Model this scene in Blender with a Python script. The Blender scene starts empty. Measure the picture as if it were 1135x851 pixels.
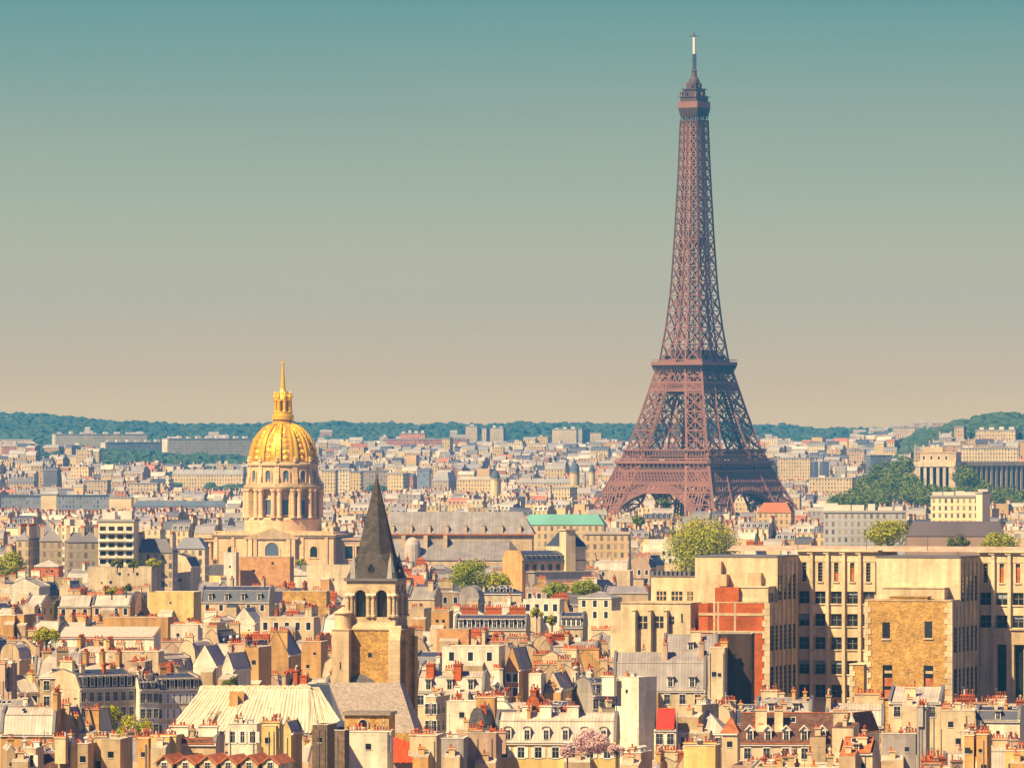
import bpy, math, random
from math import sin, cos, pi, radians, sqrt, atan2
random.seed(7)
SC = bpy.context.scene
COL = SC.collection

# ------------------------------------------------------------------ camera, sky, sun, exposure
F, HOR, CX, EYE = 7200.0, 490.0, 567.5, 67.0       # focal length in photo pixels, horizon row, centre column, eye height
cam_d = bpy.data.cameras.new('camera'); cam = bpy.data.objects.new('camera', cam_d); COL.objects.link(cam)
cam.location = (0, 0, EYE); cam.rotation_euler = (pi/2, 0, 0)
cam_d.sensor_width = 36; cam_d.lens = F/1135*36; cam_d.shift_y = (HOR-425.5)/1135
cam_d.clip_start = 1; cam_d.clip_end = 40000
SC.camera = cam

SUN_EL, SUN_LEFT = 45.0, 46.0                      # sun behind the camera, to the left
world = bpy.data.worlds.new('World'); SC.world = world; world.use_nodes = True
nt = world.node_tree; nt.nodes.clear()
N = lambda t, tree=nt: tree.nodes.new(t)
out = N('ShaderNodeOutputWorld'); bg = N('ShaderNodeBackground'); bg.inputs[1].default_value = 0.05
sky = N('ShaderNodeTexSky'); sky.sky_type = 'NISHITA'; sky.sun_disc = False
sky.sun_elevation = radians(SUN_EL); sky.sun_rotation = radians(180+SUN_LEFT); sky.air_density = 1.3; sky.dust_density = 0.4; sky.ozone_density = 3.0
tint = N('ShaderNodeMix'); tint.data_type = 'RGBA'; tint.blend_type = 'MULTIPLY'; tint.inputs[0].default_value = 1
tint.inputs[7].default_value = (0.56, 0.32, 0.90, 1)
nt.links.new(sky.outputs[0], tint.inputs[6])
tc = N('ShaderNodeTexCoord'); sp = N('ShaderNodeSeparateXYZ'); nt.links.new(tc.outputs['Generated'], sp.inputs[0])
mr = N('ShaderNodeMapRange'); mr.inputs[1].default_value = -0.002; mr.inputs[2].default_value = 0.088
skn = N('ShaderNodeTexNoise'); skn.inputs['Scale'].default_value = 1.0; skn.inputs['Detail'].default_value = 3; skm = N('ShaderNodeMapping'); skm.inputs['Scale'].default_value = (14, 14, 60)
nt.links.new(tc.outputs['Generated'], skm.inputs[0]); nt.links.new(skm.outputs[0], skn.inputs[0])
skr = N('ShaderNodeMapRange'); skr.inputs[3].default_value = -0.0022; skr.inputs[4].default_value = 0.0022; nt.links.new(skn.outputs[0], skr.inputs[0])
ska = N('ShaderNodeMath'); ska.operation = 'ADD'; nt.links.new(sp.outputs[2], ska.inputs[0]); nt.links.new(skr.outputs[0], ska.inputs[1])
nt.links.new(ska.outputs[0], mr.inputs[0])
ramp = N('ShaderNodeValToRGB'); cr = ramp.color_ramp; cr.interpolation = 'LINEAR'
SKYSTOPS = [(0.0, (1.1742, 0.6936, 0.1973)), (0.0716, (1.1742, 0.6936, 0.1973)), (0.1302, (1.0475, 0.6122, 0.1748)), (0.2845, (0.8151, 0.5653, 0.2)), (0.4386, (0.5317, 0.506, 0.2768)), (0.5925, (0.3566, 0.4164, 0.2805)), (0.7705, (0.1787, 0.3432, 0.2821)), (1.0, (0.1787, 0.3432, 0.2821))]
cr.elements[0].position = 0.0; cr.elements[0].color = (*SKYSTOPS[0][1], 1); cr.elements[1].position = 1.0; cr.elements[1].color = (*SKYSTOPS[-1][1], 1)
for p, c in SKYSTOPS[1:-1]: cr.elements.new(p).color = (*c, 1)
nt.links.new(mr.outputs[0], ramp.inputs[0])
gain = N('ShaderNodeMix'); gain.data_type = 'RGBA'; gain.blend_type = 'MULTIPLY'; gain.inputs[0].default_value = 1
SKY_GAIN = 10.0
gain.inputs[7].default_value = (SKY_GAIN, SKY_GAIN, SKY_GAIN, 1); nt.links.new(ramp.outputs[0], gain.inputs[6])
mr2 = N('ShaderNodeMapRange'); mr2.interpolation_type = 'SMOOTHSTEP'; mr2.inputs[1].default_value = 0.09; mr2.inputs[2].default_value = 0.25
nt.links.new(sp.outputs[2], mr2.inputs[0])
mx = N('ShaderNodeMix'); mx.data_type = 'RGBA'; nt.links.new(mr2.outputs[0], mx.inputs[0]); nt.links.new(gain.outputs[2], mx.inputs[6]); nt.links.new(tint.outputs[2], mx.inputs[7])
nt.links.new(mx.outputs[2], bg.inputs[0]); nt.links.new(bg.outputs[0], out.inputs[0])

sun_d = bpy.data.lights.new('sun', 'SUN'); sun = bpy.data.objects.new('sun', sun_d); COL.objects.link(sun)
sun_d.energy = 5.0; sun_d.angle = radians(0.5); sun_d.color = (1.0, 0.775, 0.415)
a = radians(SUN_LEFT); e = radians(SUN_EL)
SUNV = (-sin(a)*cos(e), -cos(a)*cos(e), sin(e))
from mathutils import Vector, Matrix, noise as mnoise
sun.rotation_euler = Vector(SUNV).to_track_quat('Z', 'Y').to_euler(); sun.location = (-500, -500, 900)

vs = SC.view_settings; vs.view_transform = 'Standard'; vs.look = 'None'; vs.gamma = 1; vs.use_curve_mapping = False
vs.exposure = 0.97
SC.cycles.use_denoising = True
SC.cycles.max_bounces = 5; SC.cycles.diffuse_bounces = 2; SC.cycles.glossy_bounces = 2; SC.cycles.volume_bounces = 1; SC.cycles.transmission_bounces = 2

# ------------------------------------------------------------------ helpers
def at(px, py, d):                                  # a photo pixel at a chosen distance
    return ((px-CX)*d/F, d, EYE-(py-HOR)*d/F)
def wx(px, d): return (px-CX)*d/F
def wz(py, d): return EYE-(py-HOR)*d/F
def sm(a, b, x):
    t = min(1, max(0, (x-a)/(b-a))); return t*t*(3-2*t)

class MB:
    """collects faces and links them as ONE mesh object"""
    def __init__(s): s.v = []; s.f = []; s.m = []; s.uv = []; s.c = []; s.col = (1, 1, 1)
    def poly(s, pts, m=0, uv=None):
        n = len(s.v); s.v += [tuple(p) for p in pts]; s.f.append(tuple(range(n, n+len(pts)))); s.m.append(m)
        s.uv.append(uv if uv else [(0.0, 0.0)]*len(pts)); s.c.append(s.col)
    def wallq(s, p, q, z0, z1, m=0):               # vertical wall, uv in metres, v counted down from the top
        L = math.hypot(q[0]-p[0], q[1]-p[1])
        s.poly([(p[0], p[1], z0), (q[0], q[1], z0), (q[0], q[1], z1), (p[0], p[1], z1)], m, [(0, z0-z1), (L, z0-z1), (L, 0), (0, 0)])
    def box(s, x0, x1, y0, y1, z0, z1, m=0, top=None, bottom=True):
        s.wallq((x0, y0), (x1, y0), z0, z1, m); s.wallq((x1, y0), (x1, y1), z0, z1, m)
        s.wallq((x1, y1), (x0, y1), z0, z1, m); s.wallq((x0, y1), (x0, y0), z0, z1, m)
        s.poly([(x0, y0, z1), (x1, y0, z1), (x1, y1, z1), (x0, y1, z1)], m if top is None else top)
        if bottom: s.poly([(x0, y1, z0), (x1, y1, z0), (x1, y0, z0), (x0, y0, z0)], m)
    def prism(s, prof, x0, x1, m=0, caps=True, mcap=None, skip_bottom=True, axis='x'):
        """profile of (y,z) points (front to back over the top) extruded along x"""
        P = (lambda t, x: (x, t[0], t[1])) if axis == 'x' else (lambda t, x: (t[0], x, t[1]))
        n = len(prof)
        for i in range(n-1 if skip_bottom else n):
            a, b = prof[i], prof[(i+1) % n]
            q = [P(a, x0), P(a, x1), P(b, x1), P(b, x0)]
            s.poly(q if axis == 'x' else q[::-1], m)
        if caps:
            mc = m if mcap is None else mcap
            c0 = [P(t, x0) for t in prof]; c1 = [P(t, x1) for t in prof]
            s.poly(c0, mc); s.poly(c1[::-1], mc)
    def bar(s, p, q, w, m=0, w2=None, caps=True):
        p = Vector(p); q = Vector(q); d = (q-p)
        if d.length < 1e-6: return
        d.normalize(); u = d.cross(Vector((0, 0, 1)))
        if u.length < 1e-3: u = Vector((1, 0, 0))
        u.normalize(); v = d.cross(u); w2 = w if w2 is None else w2; a = w/2; b = w2/2
        P = [p+u*a+v*a, p-u*a+v*a, p-u*a-v*a, p+u*a-v*a]; Q = [q+u*b+v*b, q-u*b+v*b, q-u*b-v*b, q+u*b-v*b]
        for i in range(4):
            j = (i+1) % 4; s.poly([P[i], P[j], Q[j], Q[i]][::-1], m)
        if caps: s.poly(P, m); s.poly(Q[::-1], m)
    def lathe(s, prof, n=24, m=0, cx=0, cy=0, a0=0.0, cap=True, squash=None):
        """profile of (r,z) from the bottom up"""
        R = [[(cx+r*cos(a0+2*pi*k/n), cy+r*sin(a0+2*pi*k/n), z) for k in range(n)] for r, z in prof]
        for i in range(len(prof)-1):
            for k in range(n):
                j = (k+1) % n
                if prof[i][0] < 1e-4: s.poly([R[i][k], R[i+1][j], R[i+1][k]], m)
                elif prof[i+1][0] < 1e-4: s.poly([R[i][k], R[i][j], R[i+1][k]], m)
                else: s.poly([R[i][k], R[i][j], R[i+1][j], R[i+1][k]], m)
        if cap:
            if prof[0][0] > 1e-3: s.poly(R[0][::-1], m)
            if prof[-1][0] > 1e-3: s.poly(R[-1], m)
    def mesh(s, name, mats):
        me = bpy.data.meshes.new(name); me.from_pydata(s.v, [], s.f)
        for m in (mats if isinstance(mats, (list, tuple)) else [mats]): me.materials.append(m)
        me.polygons.foreach_set('material_index', s.m)
        return me
    def full(s, name, mats):                        # with uv and colour
        me = s.mesh(name, mats)
        ul = me.uv_layers.new(name='UVMap'); ul.data.foreach_set('uv', [c for u in s.uv for p in u for c in p])
        ca = me.color_attributes.new('Col', 'FLOAT_COLOR', 'CORNER')
        ca.data.foreach_set('color', [x for f, c in zip(s.f, s.c) for _ in f for x in (*c, 1.0)])
        return me
    def build(s, name, mats, parent=None, smooth=False, full=False, loc=None):
        me = s.full(name, mats) if full else s.mesh(name, mats)
        if smooth: me.polygons.foreach_set('use_smooth', [True]*len(me.polygons))
        return link(name, me, parent, loc)

def link(name, data, parent=None, loc=None, rz=0.0, scale=None):
    o = bpy.data.objects.new(name, data); COL.objects.link(o)
    if parent: o.parent = parent
    if loc: o.location = loc
    if rz: o.rotation_euler = (0, 0, rz)
    if scale: o.scale = scale
    return o
def tag(o, label, cat, group=None, kind=None):
    if label: o['label'] = label
    if cat: o['category'] = cat
    if group: o['group'] = group
    if kind: o['kind'] = kind
    return o
def thing(name, label, cat, loc=(0, 0, 0), rz=0.0, group=None):
    o = bpy.data.objects.new(name, None); COL.objects.link(o); o.location = loc; o.rotation_euler = (0, 0, rz); o.empty_display_size = 1
    return tag(o, label, cat, group)

# ------------------------------------------------------------------ materials
MATS = {}
def mat(name, col, rough=0.85, var=0.16, scale=0.35, streak=False, metal=0.0, col2=None, bumps=None, objvar=0.12, spec=0.3, seams=None, mode=None, patch=False):
    m = bpy.data.materials.new(name); m.use_nodes = True; t = m.node_tree; b = t.nodes['Principled BSDF']
    L = t.links.new; A = t.nodes.new
    b.inputs['Roughness'].default_value = rough; b.inputs['Metallic'].default_value = metal; b.inputs['Specular IOR Level'].default_value = spec
    tc = A('ShaderNodeTexCoord'); nz = A('ShaderNodeTexNoise'); nz.inputs['Detail'].default_value = 5; nz.inputs['Scale'].default_value = scale
    vec = tc.outputs['Object']
    if streak:
        mp = A('ShaderNodeMapping'); mp.inputs['Scale'].default_value = (1.6, 1.6, 0.22); L(vec, mp.inputs[0]); L(mp.outputs[0], nz.inputs[0])
    else: L(vec, nz.inputs[0])
    oi = A('ShaderNodeObjectInfo')
    mr = A('ShaderNodeMapRange'); mr.inputs[1].default_value = 0.3; mr.inputs[2].default_value = 0.72; mr.inputs[3].default_value = 1-var*1.6; mr.inputs[4].default_value = 1+var*0.7
    L(nz.outputs[0], mr.inputs[0])
    mo = A('ShaderNodeMapRange'); mo.inputs[3].default_value = 1-objvar; mo.inputs[4].default_value = 1+objvar*0.7; L(oi.outputs['Random'], mo.inputs[0])
    mu = A('ShaderNodeMath'); mu.operation = 'MULTIPLY'; L(mr.outputs[0], mu.inputs[0]); L(mo.outputs[0], mu.inputs[1]); fac = mu.outputs[0]
    base = A('ShaderNodeRGB'); base.outputs[0].default_value = (*col, 1); cs = base.outputs[0]
    if col2:
        n2 = A('ShaderNodeTexNoise'); n2.inputs['Scale'].default_value = scale*2.7; n2.inputs['Detail'].default_value = 6; L(vec, n2.inputs[0])
        r2 = A('ShaderNodeMapRange'); r2.inputs[1].default_value = 0.46; r2.inputs[2].default_value = 0.58; L(n2.outputs[0], r2.inputs[0])
        mm = A('ShaderNodeMix'); mm.data_type = 'RGBA'; L(r2.outputs[0], mm.inputs[0]); L(cs, mm.inputs[6]); mm.inputs[7].default_value = (*col2, 1); cs = mm.outputs[2]
    if patch:                                        # old render: damp stains and repaired patches
        n3 = A('ShaderNodeTexVoronoi'); n3.feature = 'F1'; n3.distance = 'CHEBYCHEV'; n3.inputs['Scale'].default_value = .23; L(vec, n3.inputs[0])
        cr_ = A('ShaderNodeSeparateColor'); L(n3.outputs['Color'], cr_.inputs[0]); r3 = A('ShaderNodeMapRange'); r3.inputs[1].default_value = 0; r3.inputs[2].default_value = 1; r3.inputs[3].default_value = .86; r3.inputs[4].default_value = 1.06; L(cr_.outputs[0], r3.inputs[0])
        n4 = A('ShaderNodeTexNoise'); n4.inputs['Scale'].default_value = 1.1; n4.inputs['Detail'].default_value = 8; n4.inputs['Roughness'].default_value = .7; L(vec, n4.inputs[0])
        r4 = A('ShaderNodeMapRange'); r4.inputs[1].default_value = .3; r4.inputs[2].default_value = .5; r4.inputs[3].default_value = .72; r4.inputs[4].default_value = 1.0; L(n4.outputs[0], r4.inputs[0])
        k3 = A('ShaderNodeMath'); k3.operation = 'MULTIPLY'; L(r3.outputs[0], k3.inputs[0]); L(r4.outputs[0], k3.inputs[1]); k4 = A('ShaderNodeMath'); k4.operation = 'MULTIPLY'; L(k3.outputs[0], k4.inputs[0]); L(fac, k4.inputs[1]); fac = k4.outputs[0]
    if mode in ('brick', 'rubble', 'ashlar'):
        br = A('ShaderNodeTexBrick'); mp = A('ShaderNodeMapping'); mp.inputs['Rotation'].default_value = (pi/2, 0, 0)
        sx = A('ShaderNodeSeparateXYZ'); L(vec, sx.inputs[0]); ad = A('ShaderNodeMath'); ad.operation = 'ADD'; L(sx.outputs[0], ad.inputs[0]); L(sx.outputs[1], ad.inputs[1])
        cb = A('ShaderNodeCombineXYZ'); L(ad.outputs[0], cb.inputs[0]); L(sx.outputs[2], cb.inputs[1]); L(cb.outputs[0], br.inputs[0])
        k = {'brick': (0.5, 0.16), 'rubble': (0.48, 0.26), 'ashlar': (1.6, 0.8)}[mode]
        br.inputs['Scale'].default_value = 1; br.inputs['Brick Width'].default_value = k[0]; br.inputs['Row Height'].default_value = k[1]; br.inputs['Mortar Size'].default_value = 0.04 if mode != 'brick' else 0.018
        d1, d2 = {'brick': (0.75, 1.2), 'rubble': (0.62, 1.3), 'ashlar': (0.88, 1.08)}[mode]
        br.inputs['Color1'].default_value = (d1, d1*.98, d1*.95, 1); br.inputs['Color2'].default_value = (d2, d2, d2, 1); br.inputs['Mortar'].default_value = (0.72, 0.7, 0.68, 1)
        mm = A('ShaderNodeMix'); mm.data_type = 'RGBA'; mm.blend_type = 'MULTIPLY'; mm.inputs[0].default_value = 1; L(cs, mm.inputs[6]); L(br.outputs[0], mm.inputs[7]); cs = mm.outputs[2]
    if seams:                                        # standing seams of sheet metal, or pleats, spaced along local x
        sx = A('ShaderNodeSeparateXYZ'); L(vec, sx.inputs[0]); dv = A('ShaderNodeMath'); dv.operation = 'DIVIDE'; L(sx.outputs[0], dv.inputs[0]); dv.inputs[1].default_value = seams
        fr = A('ShaderNodeMath'); fr.operation = 'FRACT'; L(dv.outputs[0], fr.inputs[0])
        lt = A('ShaderNodeMath'); lt.operation = 'LESS_THAN'; lt.inputs[1].default_value = 0.16; L(fr.outputs[0], lt.inputs[0])
        fl = A('ShaderNodeMath'); fl.operation = 'FLOOR'; L(dv.outputs[0], fl.inputs[0]); wn = A('ShaderNodeTexWhiteNoise'); wn.noise_dimensions = '1D'; L(fl.outputs[0], wn.inputs['W'])
        m1 = A('ShaderNodeMapRange'); m1.inputs[3].default_value = 0.86; m1.inputs[4].default_value = 1.08; L(wn.outputs[0], m1.inputs[0])
        m2 = A('ShaderNodeMapRange'); m2.inputs[3].default_value = 1.0; m2.inputs[4].default_value = 0.68; L(lt.outputs[0], m2.inputs[0])
        q = A('ShaderNodeMath'); q.operation = 'MULTIPLY'; L(m1.outputs[0], q.inputs[0]); L(m2.outputs[0], q.inputs[1])
        q2 = A('ShaderNodeMath'); q2.operation = 'MULTIPLY'; L(q.outputs[0], q2.inputs[0]); L(fac, q2.inputs[1]); fac = q2.outputs[0]
    if mode in ('city', 'slab'):                     # far walls: tint from the colour attribute, windows from uv in metres
        at_ = A('ShaderNodeVertexColor'); at_.layer_name = 'Col'; cs = at_.outputs[0]
        uvn = A('ShaderNodeUVMap'); su = A('ShaderNodeSeparateXYZ'); L(uvn.outputs[0], su.inputs[0])
        def cell(o, period, lo, hi):
            d = A('ShaderNodeMath'); d.operation = 'DIVIDE'; L(o, d.inputs[0]); d.inputs[1].default_value = period
            f = A('ShaderNodeMath'); f.operation = 'FRACT'; L(d.outputs[0], f.inputs[0])
            g = A('ShaderNodeMath'); g.operation = 'GREATER_THAN'; g.inputs[1].default_value = lo; L(f.outputs[0], g.inputs[0])
            l = A('ShaderNodeMath'); l.operation = 'LESS_THAN'; l.inputs[1].default_value = hi; L(f.outputs[0], l.inputs[0])
            k = A('ShaderNodeMath'); k.operation = 'MULTIPLY'; L(g.outputs[0], k.inputs[0]); L(l.outputs[0], k.inputs[1]); return k.outputs[0]
        wu = cell(su.outputs[0], 2.7, 0.28, 0.72); wv = cell(su.outputs[1], 3.3, 0.22, 0.82)
        k = A('ShaderNodeMath'); k.operation = 'MULTIPLY'; L(wu, k.inputs[0]); L(wv, k.inputs[1])
        off = A('ShaderNodeMath'); off.operation = 'LESS_THAN'; off.inputs[1].default_value = -0.01; L(su.outputs[1], off.inputs[0])
        k2 = A('ShaderNodeMath'); k2.operation = 'MULTIPLY'; L(k.outputs[0], k2.inputs[0]); L(off.outputs[0], k2.inputs[1])
        def flo(o, period):
            d = A('ShaderNodeMath'); d.operation = 'DIVIDE'; L(o, d.inputs[0]); d.inputs[1].default_value = period
            f = A('ShaderNodeMath'); f.operation = 'FLOOR'; L(d.outputs[0], f.inputs[0]); return f.outputs[0]
        cv = A('ShaderNodeCombineXYZ'); L(flo(su.outputs[0], 2.7), cv.inputs[0]); L(flo(su.outputs[1], 3.3), cv.inputs[1]); L(oi.outputs['Random'], cv.inputs[2])
        sn = A('ShaderNodeSeparateColor'); L(cs, sn.inputs[0]); ad2 = A('ShaderNodeMath'); ad2.operation = 'MULTIPLY'; ad2.inputs[1].default_value = 91.7; L(sn.outputs[0], ad2.inputs[0]); L(ad2.outputs[0], cv.inputs[2])
        wn2 = A('ShaderNodeTexWhiteNoise'); L(cv.outputs[0], wn2.inputs['Vector'])
        pane = A('ShaderNodeMix'); pane.data_type = 'RGBA'; L(wn2.outputs['Value'], pane.inputs[0]); pane.inputs[6].default_value = (0.07, 0.065, 0.075, 1); pane.inputs[7].default_value = (0.42, 0.34, 0.25, 1)
        bal = cell(su.outputs[1], 3.3, 0.84, 0.92); kb = A('ShaderNodeMath'); kb.operation = 'MULTIPLY'; L(bal, kb.inputs[0]); L(off.outputs[0], kb.inputs[1]); kb2 = A('ShaderNodeMath'); kb2.operation = 'MULTIPLY'; L(kb.outputs[0], kb2.inputs[0]); kb2.inputs[1].default_value = .4
        m0 = A('ShaderNodeMix'); m0.data_type = 'RGBA'; L(kb2.outputs[0], m0.inputs[0]); L(cs, m0.inputs[6]); m0.inputs[7].default_value = (0.2, 0.17, 0.15, 1); cs = m0.outputs[2]
        mm = A('ShaderNodeMix'); mm.data_type = 'RGBA'; L(k2.outputs[0], mm.inputs[0]); L(cs, mm.inputs[6]); L(pane.outputs[2], mm.inputs[7]); cs = mm.outputs[2]
    if mode == 'tinted':
        at_ = A('ShaderNodeVertexColor'); at_.layer_name = 'Col'; cs = at_.outputs[0]
    sc = A('ShaderNodeVectorMath'); sc.operation = 'SCALE'; L(cs, sc.inputs[0]); L(fac, sc.inputs['Scale']); L(sc.outputs[0], b.inputs['Base Color'])
    if bumps:
        bn = A('ShaderNodeTexNoise'); bn.inputs['Scale'].default_value = bumps[0]; bn.inputs['Detail'].default_value = 4; L(vec, bn.inputs[0])
        bp = A('ShaderNodeBump'); bp.inputs['Strength'].default_value = bumps[1]; bp.inputs['Distance'].default_value = bumps[2]; L(bn.outputs[0], bp.inputs['Height']); L(bp.outputs[0], b.inputs['Normal'])
    MATS[name] = m; return m
def leafmat(name, c1, c2, transl=0.25):
    m = bpy.data.materials.new(name); m.use_nodes = True; t = m.node_tree; b = t.nodes['Principled BSDF']; L = t.links.new; A = t.nodes.new
    g = A('ShaderNodeNewGeometry'); mm = A('ShaderNodeMix'); mm.data_type = 'RGBA'; L(g.outputs['Random Per Island'], mm.inputs[0]); mm.inputs[6].default_value = (*c1, 1); mm.inputs[7].default_value = (*c2, 1)
    L(mm.outputs[2], b.inputs['Base Color']); b.inputs['Roughness'].default_value = 0.6; b.inputs['Specular IOR Level'].default_value = 0.2
    tr = A('ShaderNodeBsdfTranslucent'); L(mm.outputs[2], tr.inputs[0]); ms = A('ShaderNodeMixShader'); ms.inputs[0].default_value = transl
    L(b.outputs[0], ms.inputs[1]); L(tr.outputs[0], ms.inputs[2]); L(ms.outputs[0], t.nodes['Material Output'].inputs[0]); MATS[name] = m; return m

for n, c in {'cream': (.68, .535, .335), 'white': (.80, .72, .55), 'beige': (.50, .36, .21), 'ochre': (.60, .34, .12), 'pink': (.53, .36, .25), 'yellow': (.68, .49, .18), 'grey': (.36, .32, .29), 'tan': (.60, .44, .26)}.items():
    mat(n, c, streak=True, var=0.2, bumps=(1.5, .25, .05), patch=True)
mat('stone', (.56, .325, .09), mode='rubble', var=.22, scale=.6, bumps=(2.5, .6, .15))
mat('palestone', (.58, .44, .27), mode='ashlar', var=.16, streak=True)
mat('brick', (.52, .115, .022), mode='brick', var=.25, scale=.25)
mat('orangebrick', (.68, .35, .14), mode='brick', var=.2, scale=.4)
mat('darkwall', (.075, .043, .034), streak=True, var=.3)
mat('zinc', (.54, .46, .37), rough=.55, seams=.62, var=.16, spec=.4)
mat('midzinc', (.31, .275, .26), rough=.5, seams=.62, var=.16, spec=.4)
mat('slate', (.12, .105, .115), rough=.6, var=.22, scale=1.2, mode='brick')
mat('navyslate', (.05, .06, .10), rough=.45, var=.2, scale=1.0)
mat('tile', (.15, .072, .05), var=.3, scale=1.0, mode='brick')
mat('terracotta', (.50, .15, .05), var=.3, scale=.9)
mat('redsheet', (.62, .035, .02), var=.1, rough=.5)
mat('orangesheet', (.75, .08, .01), var=.12, rough=.6)
mat('potclay', (.50, .115, .035), var=.2, objvar=.35)
mat('potdark', (.30, .085, .04), var=.2, objvar=.3)
mat('potpale', (.62, .42, .27), var=.2, objvar=.3)
mat('glass', (.022, .026, .036), rough=.12, spec=.5, var=.3, objvar=.5)
mat('trim', (.74, .69, .60), var=.06)
mat('metal', (.16, .15, .16), rough=.5, var=.1)
mat('palemetal', (.60, .58, .55), rough=.45, var=.1)
mat('tarp', (.72, .62, .43), var=.12, scale=.5, rough=.7)
mat('gravel', (.55, .47, .38), var=.2, scale=2)
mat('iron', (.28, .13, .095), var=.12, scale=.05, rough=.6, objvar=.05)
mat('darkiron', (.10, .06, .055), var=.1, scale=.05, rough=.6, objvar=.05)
mat('gold', (.95, .53, .04), rough=.36, metal=.5, var=.12, scale=.6, objvar=.05)
mat('goldleaf', (.98, .57, .04), rough=.30, metal=.45, var=.08, scale=.5, objvar=.0, bumps=(.9, .5, .4))
mat('goldlead', (.80, .42, .03), rough=.42, metal=.5, var=.25, scale=.9, col2=(.30, .19, .07), objvar=.0, bumps=(.8, .7, .5))
mat('netting', (.20, .13, .08), var=.3, scale=1.5)
mat('warmstone', (.76, .52, .29), mode='ashlar', var=.16, streak=True)
mat('spireslate', (.08, .066, .06), mode='brick', var=.3, scale=.8)
mat('leadroof', (.36, .295, .24), var=.12, scale=1.6, rough=.6, mode='brick')
mat('sash', (.42, .38, .33), var=.06)
mat('bark', (.10, .075, .055), var=.2)
mat('teal', (.10, .45, .33), var=.15, scale=.3)
mat('bluegrey', (.28, .31, .36), var=.1, scale=.1)
mat('bluedark', (.10, .14, .20), var=.15, scale=.1)
mat('groundmix', (.23, .20, .17), var=.25, scale=.02, objvar=0)
mat('hillgreen', (.05, .075, .03), var=.3, scale=.01, objvar=0)
mat('citywall', (.6, .5, .38), mode='city', var=.12, scale=.05, objvar=0)
mat('cityroof', (.4, .38, .36), mode='tinted', var=.15, scale=.08, objvar=0, rough=.6)
leafmat('leaf', (.13, .18, .002), (.66, .58, .004), .28)
leafmat('leafdark', (.09, .12, .018), (.18, .18, .02), .3)
leafmat('leaflight', (.18, .24, .006), (.45, .46, .015), .35)
leafmat('leafblue', (.08, .14, .015), (.25, .27, .03), .25)
leafmat('blossom', (.62, .36, .36), (.74, .55, .50), .25)
leafmat('woodleaf', (.045, .085, .04), (.085, .12, .05), .1)
M = MATS
# ------------------------------------------------------------------ ground, hills, haze
def terrain(x, y):
    px = CX+F*x/max(y, 200)
    z = sm(4500, 7800, y)*44
    z += sm(915, 1120, px)*sm(4900, 6900, y)*47
    z += sm(330, 60, px)*sm(5200, 7400, y)*8
    return z
HILLPY = [(-120, 458), (0, 462), (60, 465), (120, 470), (200, 475), (300, 474), (420, 473), (520, 472), (700, 473), (860, 477), (1000, 480), (1260, 480)]
def hillz(x, y):
    px = CX+F*x/y
    for (a, b), (c, d) in zip(HILLPY, HILLPY[1:]):
        if a <= px <= c: t = (px-a)/(c-a); top = b+(d-b)*t; break
    else: top = 474
    crest = EYE+(HOR-top)*11000/F
    base = terrain(x, 8600)-4
    return base+(crest-base)*sm(8500, 10900, y)+(7*mnoise.noise((x/240, y/400, 3))+5*mnoise.noise((x/70, y/300, 8)))*sm(8600, 9400, y)
def sheet(name, xs, ys, zf, m, kind='structure'):
    v = []; f = []
    for y in ys:
        for x in xs: v.append((x(y) if callable(x) else x, y, 0))
    v = [(a, b, zf(a, b)) for a, b, _ in v]; n = len(xs)
    for j in range(len(ys)-1):
        for i in range(n-1): f.append((j*n+i, j*n+i+1, (j+1)*n+i+1, (j+1)*n+i))
    me = bpy.data.meshes.new(name); me.from_pydata(v, [], f); me.materials.append(m); me.polygons.foreach_set('use_smooth', [True]*len(f))
    return tag(link(name, me), None, None, None, kind)
sheet('ground', [-4000+i*160 for i in range(51)], [-600, 0, 400, 900, 1500, 2200, 3000, 3800]+[4400+i*140 for i in range(90)], terrain, M['groundmix'])
sheet('hills', [-2600+i*52 for i in range(101)], [8500+i*110 for i in range(34)], hillz, M['hillgreen'])

hz = MB(); hz.box(-2800, 2800, -40, 12400, -8, 348)
hm = bpy.data.materials.new('haze'); hm.use_nodes = True; t = hm.node_tree; t.nodes.clear()
ho = t.nodes.new('ShaderNodeOutputMaterial'); pv = t.nodes.new('ShaderNodeVolumePrincipled')
pv.inputs['Color'].default_value = (0.05, 0.44, 1.0, 1); pv.inputs['Density'].default_value = 5.2e-5; pv.inputs['Anisotropy'].default_value = 0.0
t.links.new(pv.outputs[0], ho.inputs['Volume'])
tag(hz.build('haze', hm), 'thin blue green haze over the city', 'haze', None, 'stuff')

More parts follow.
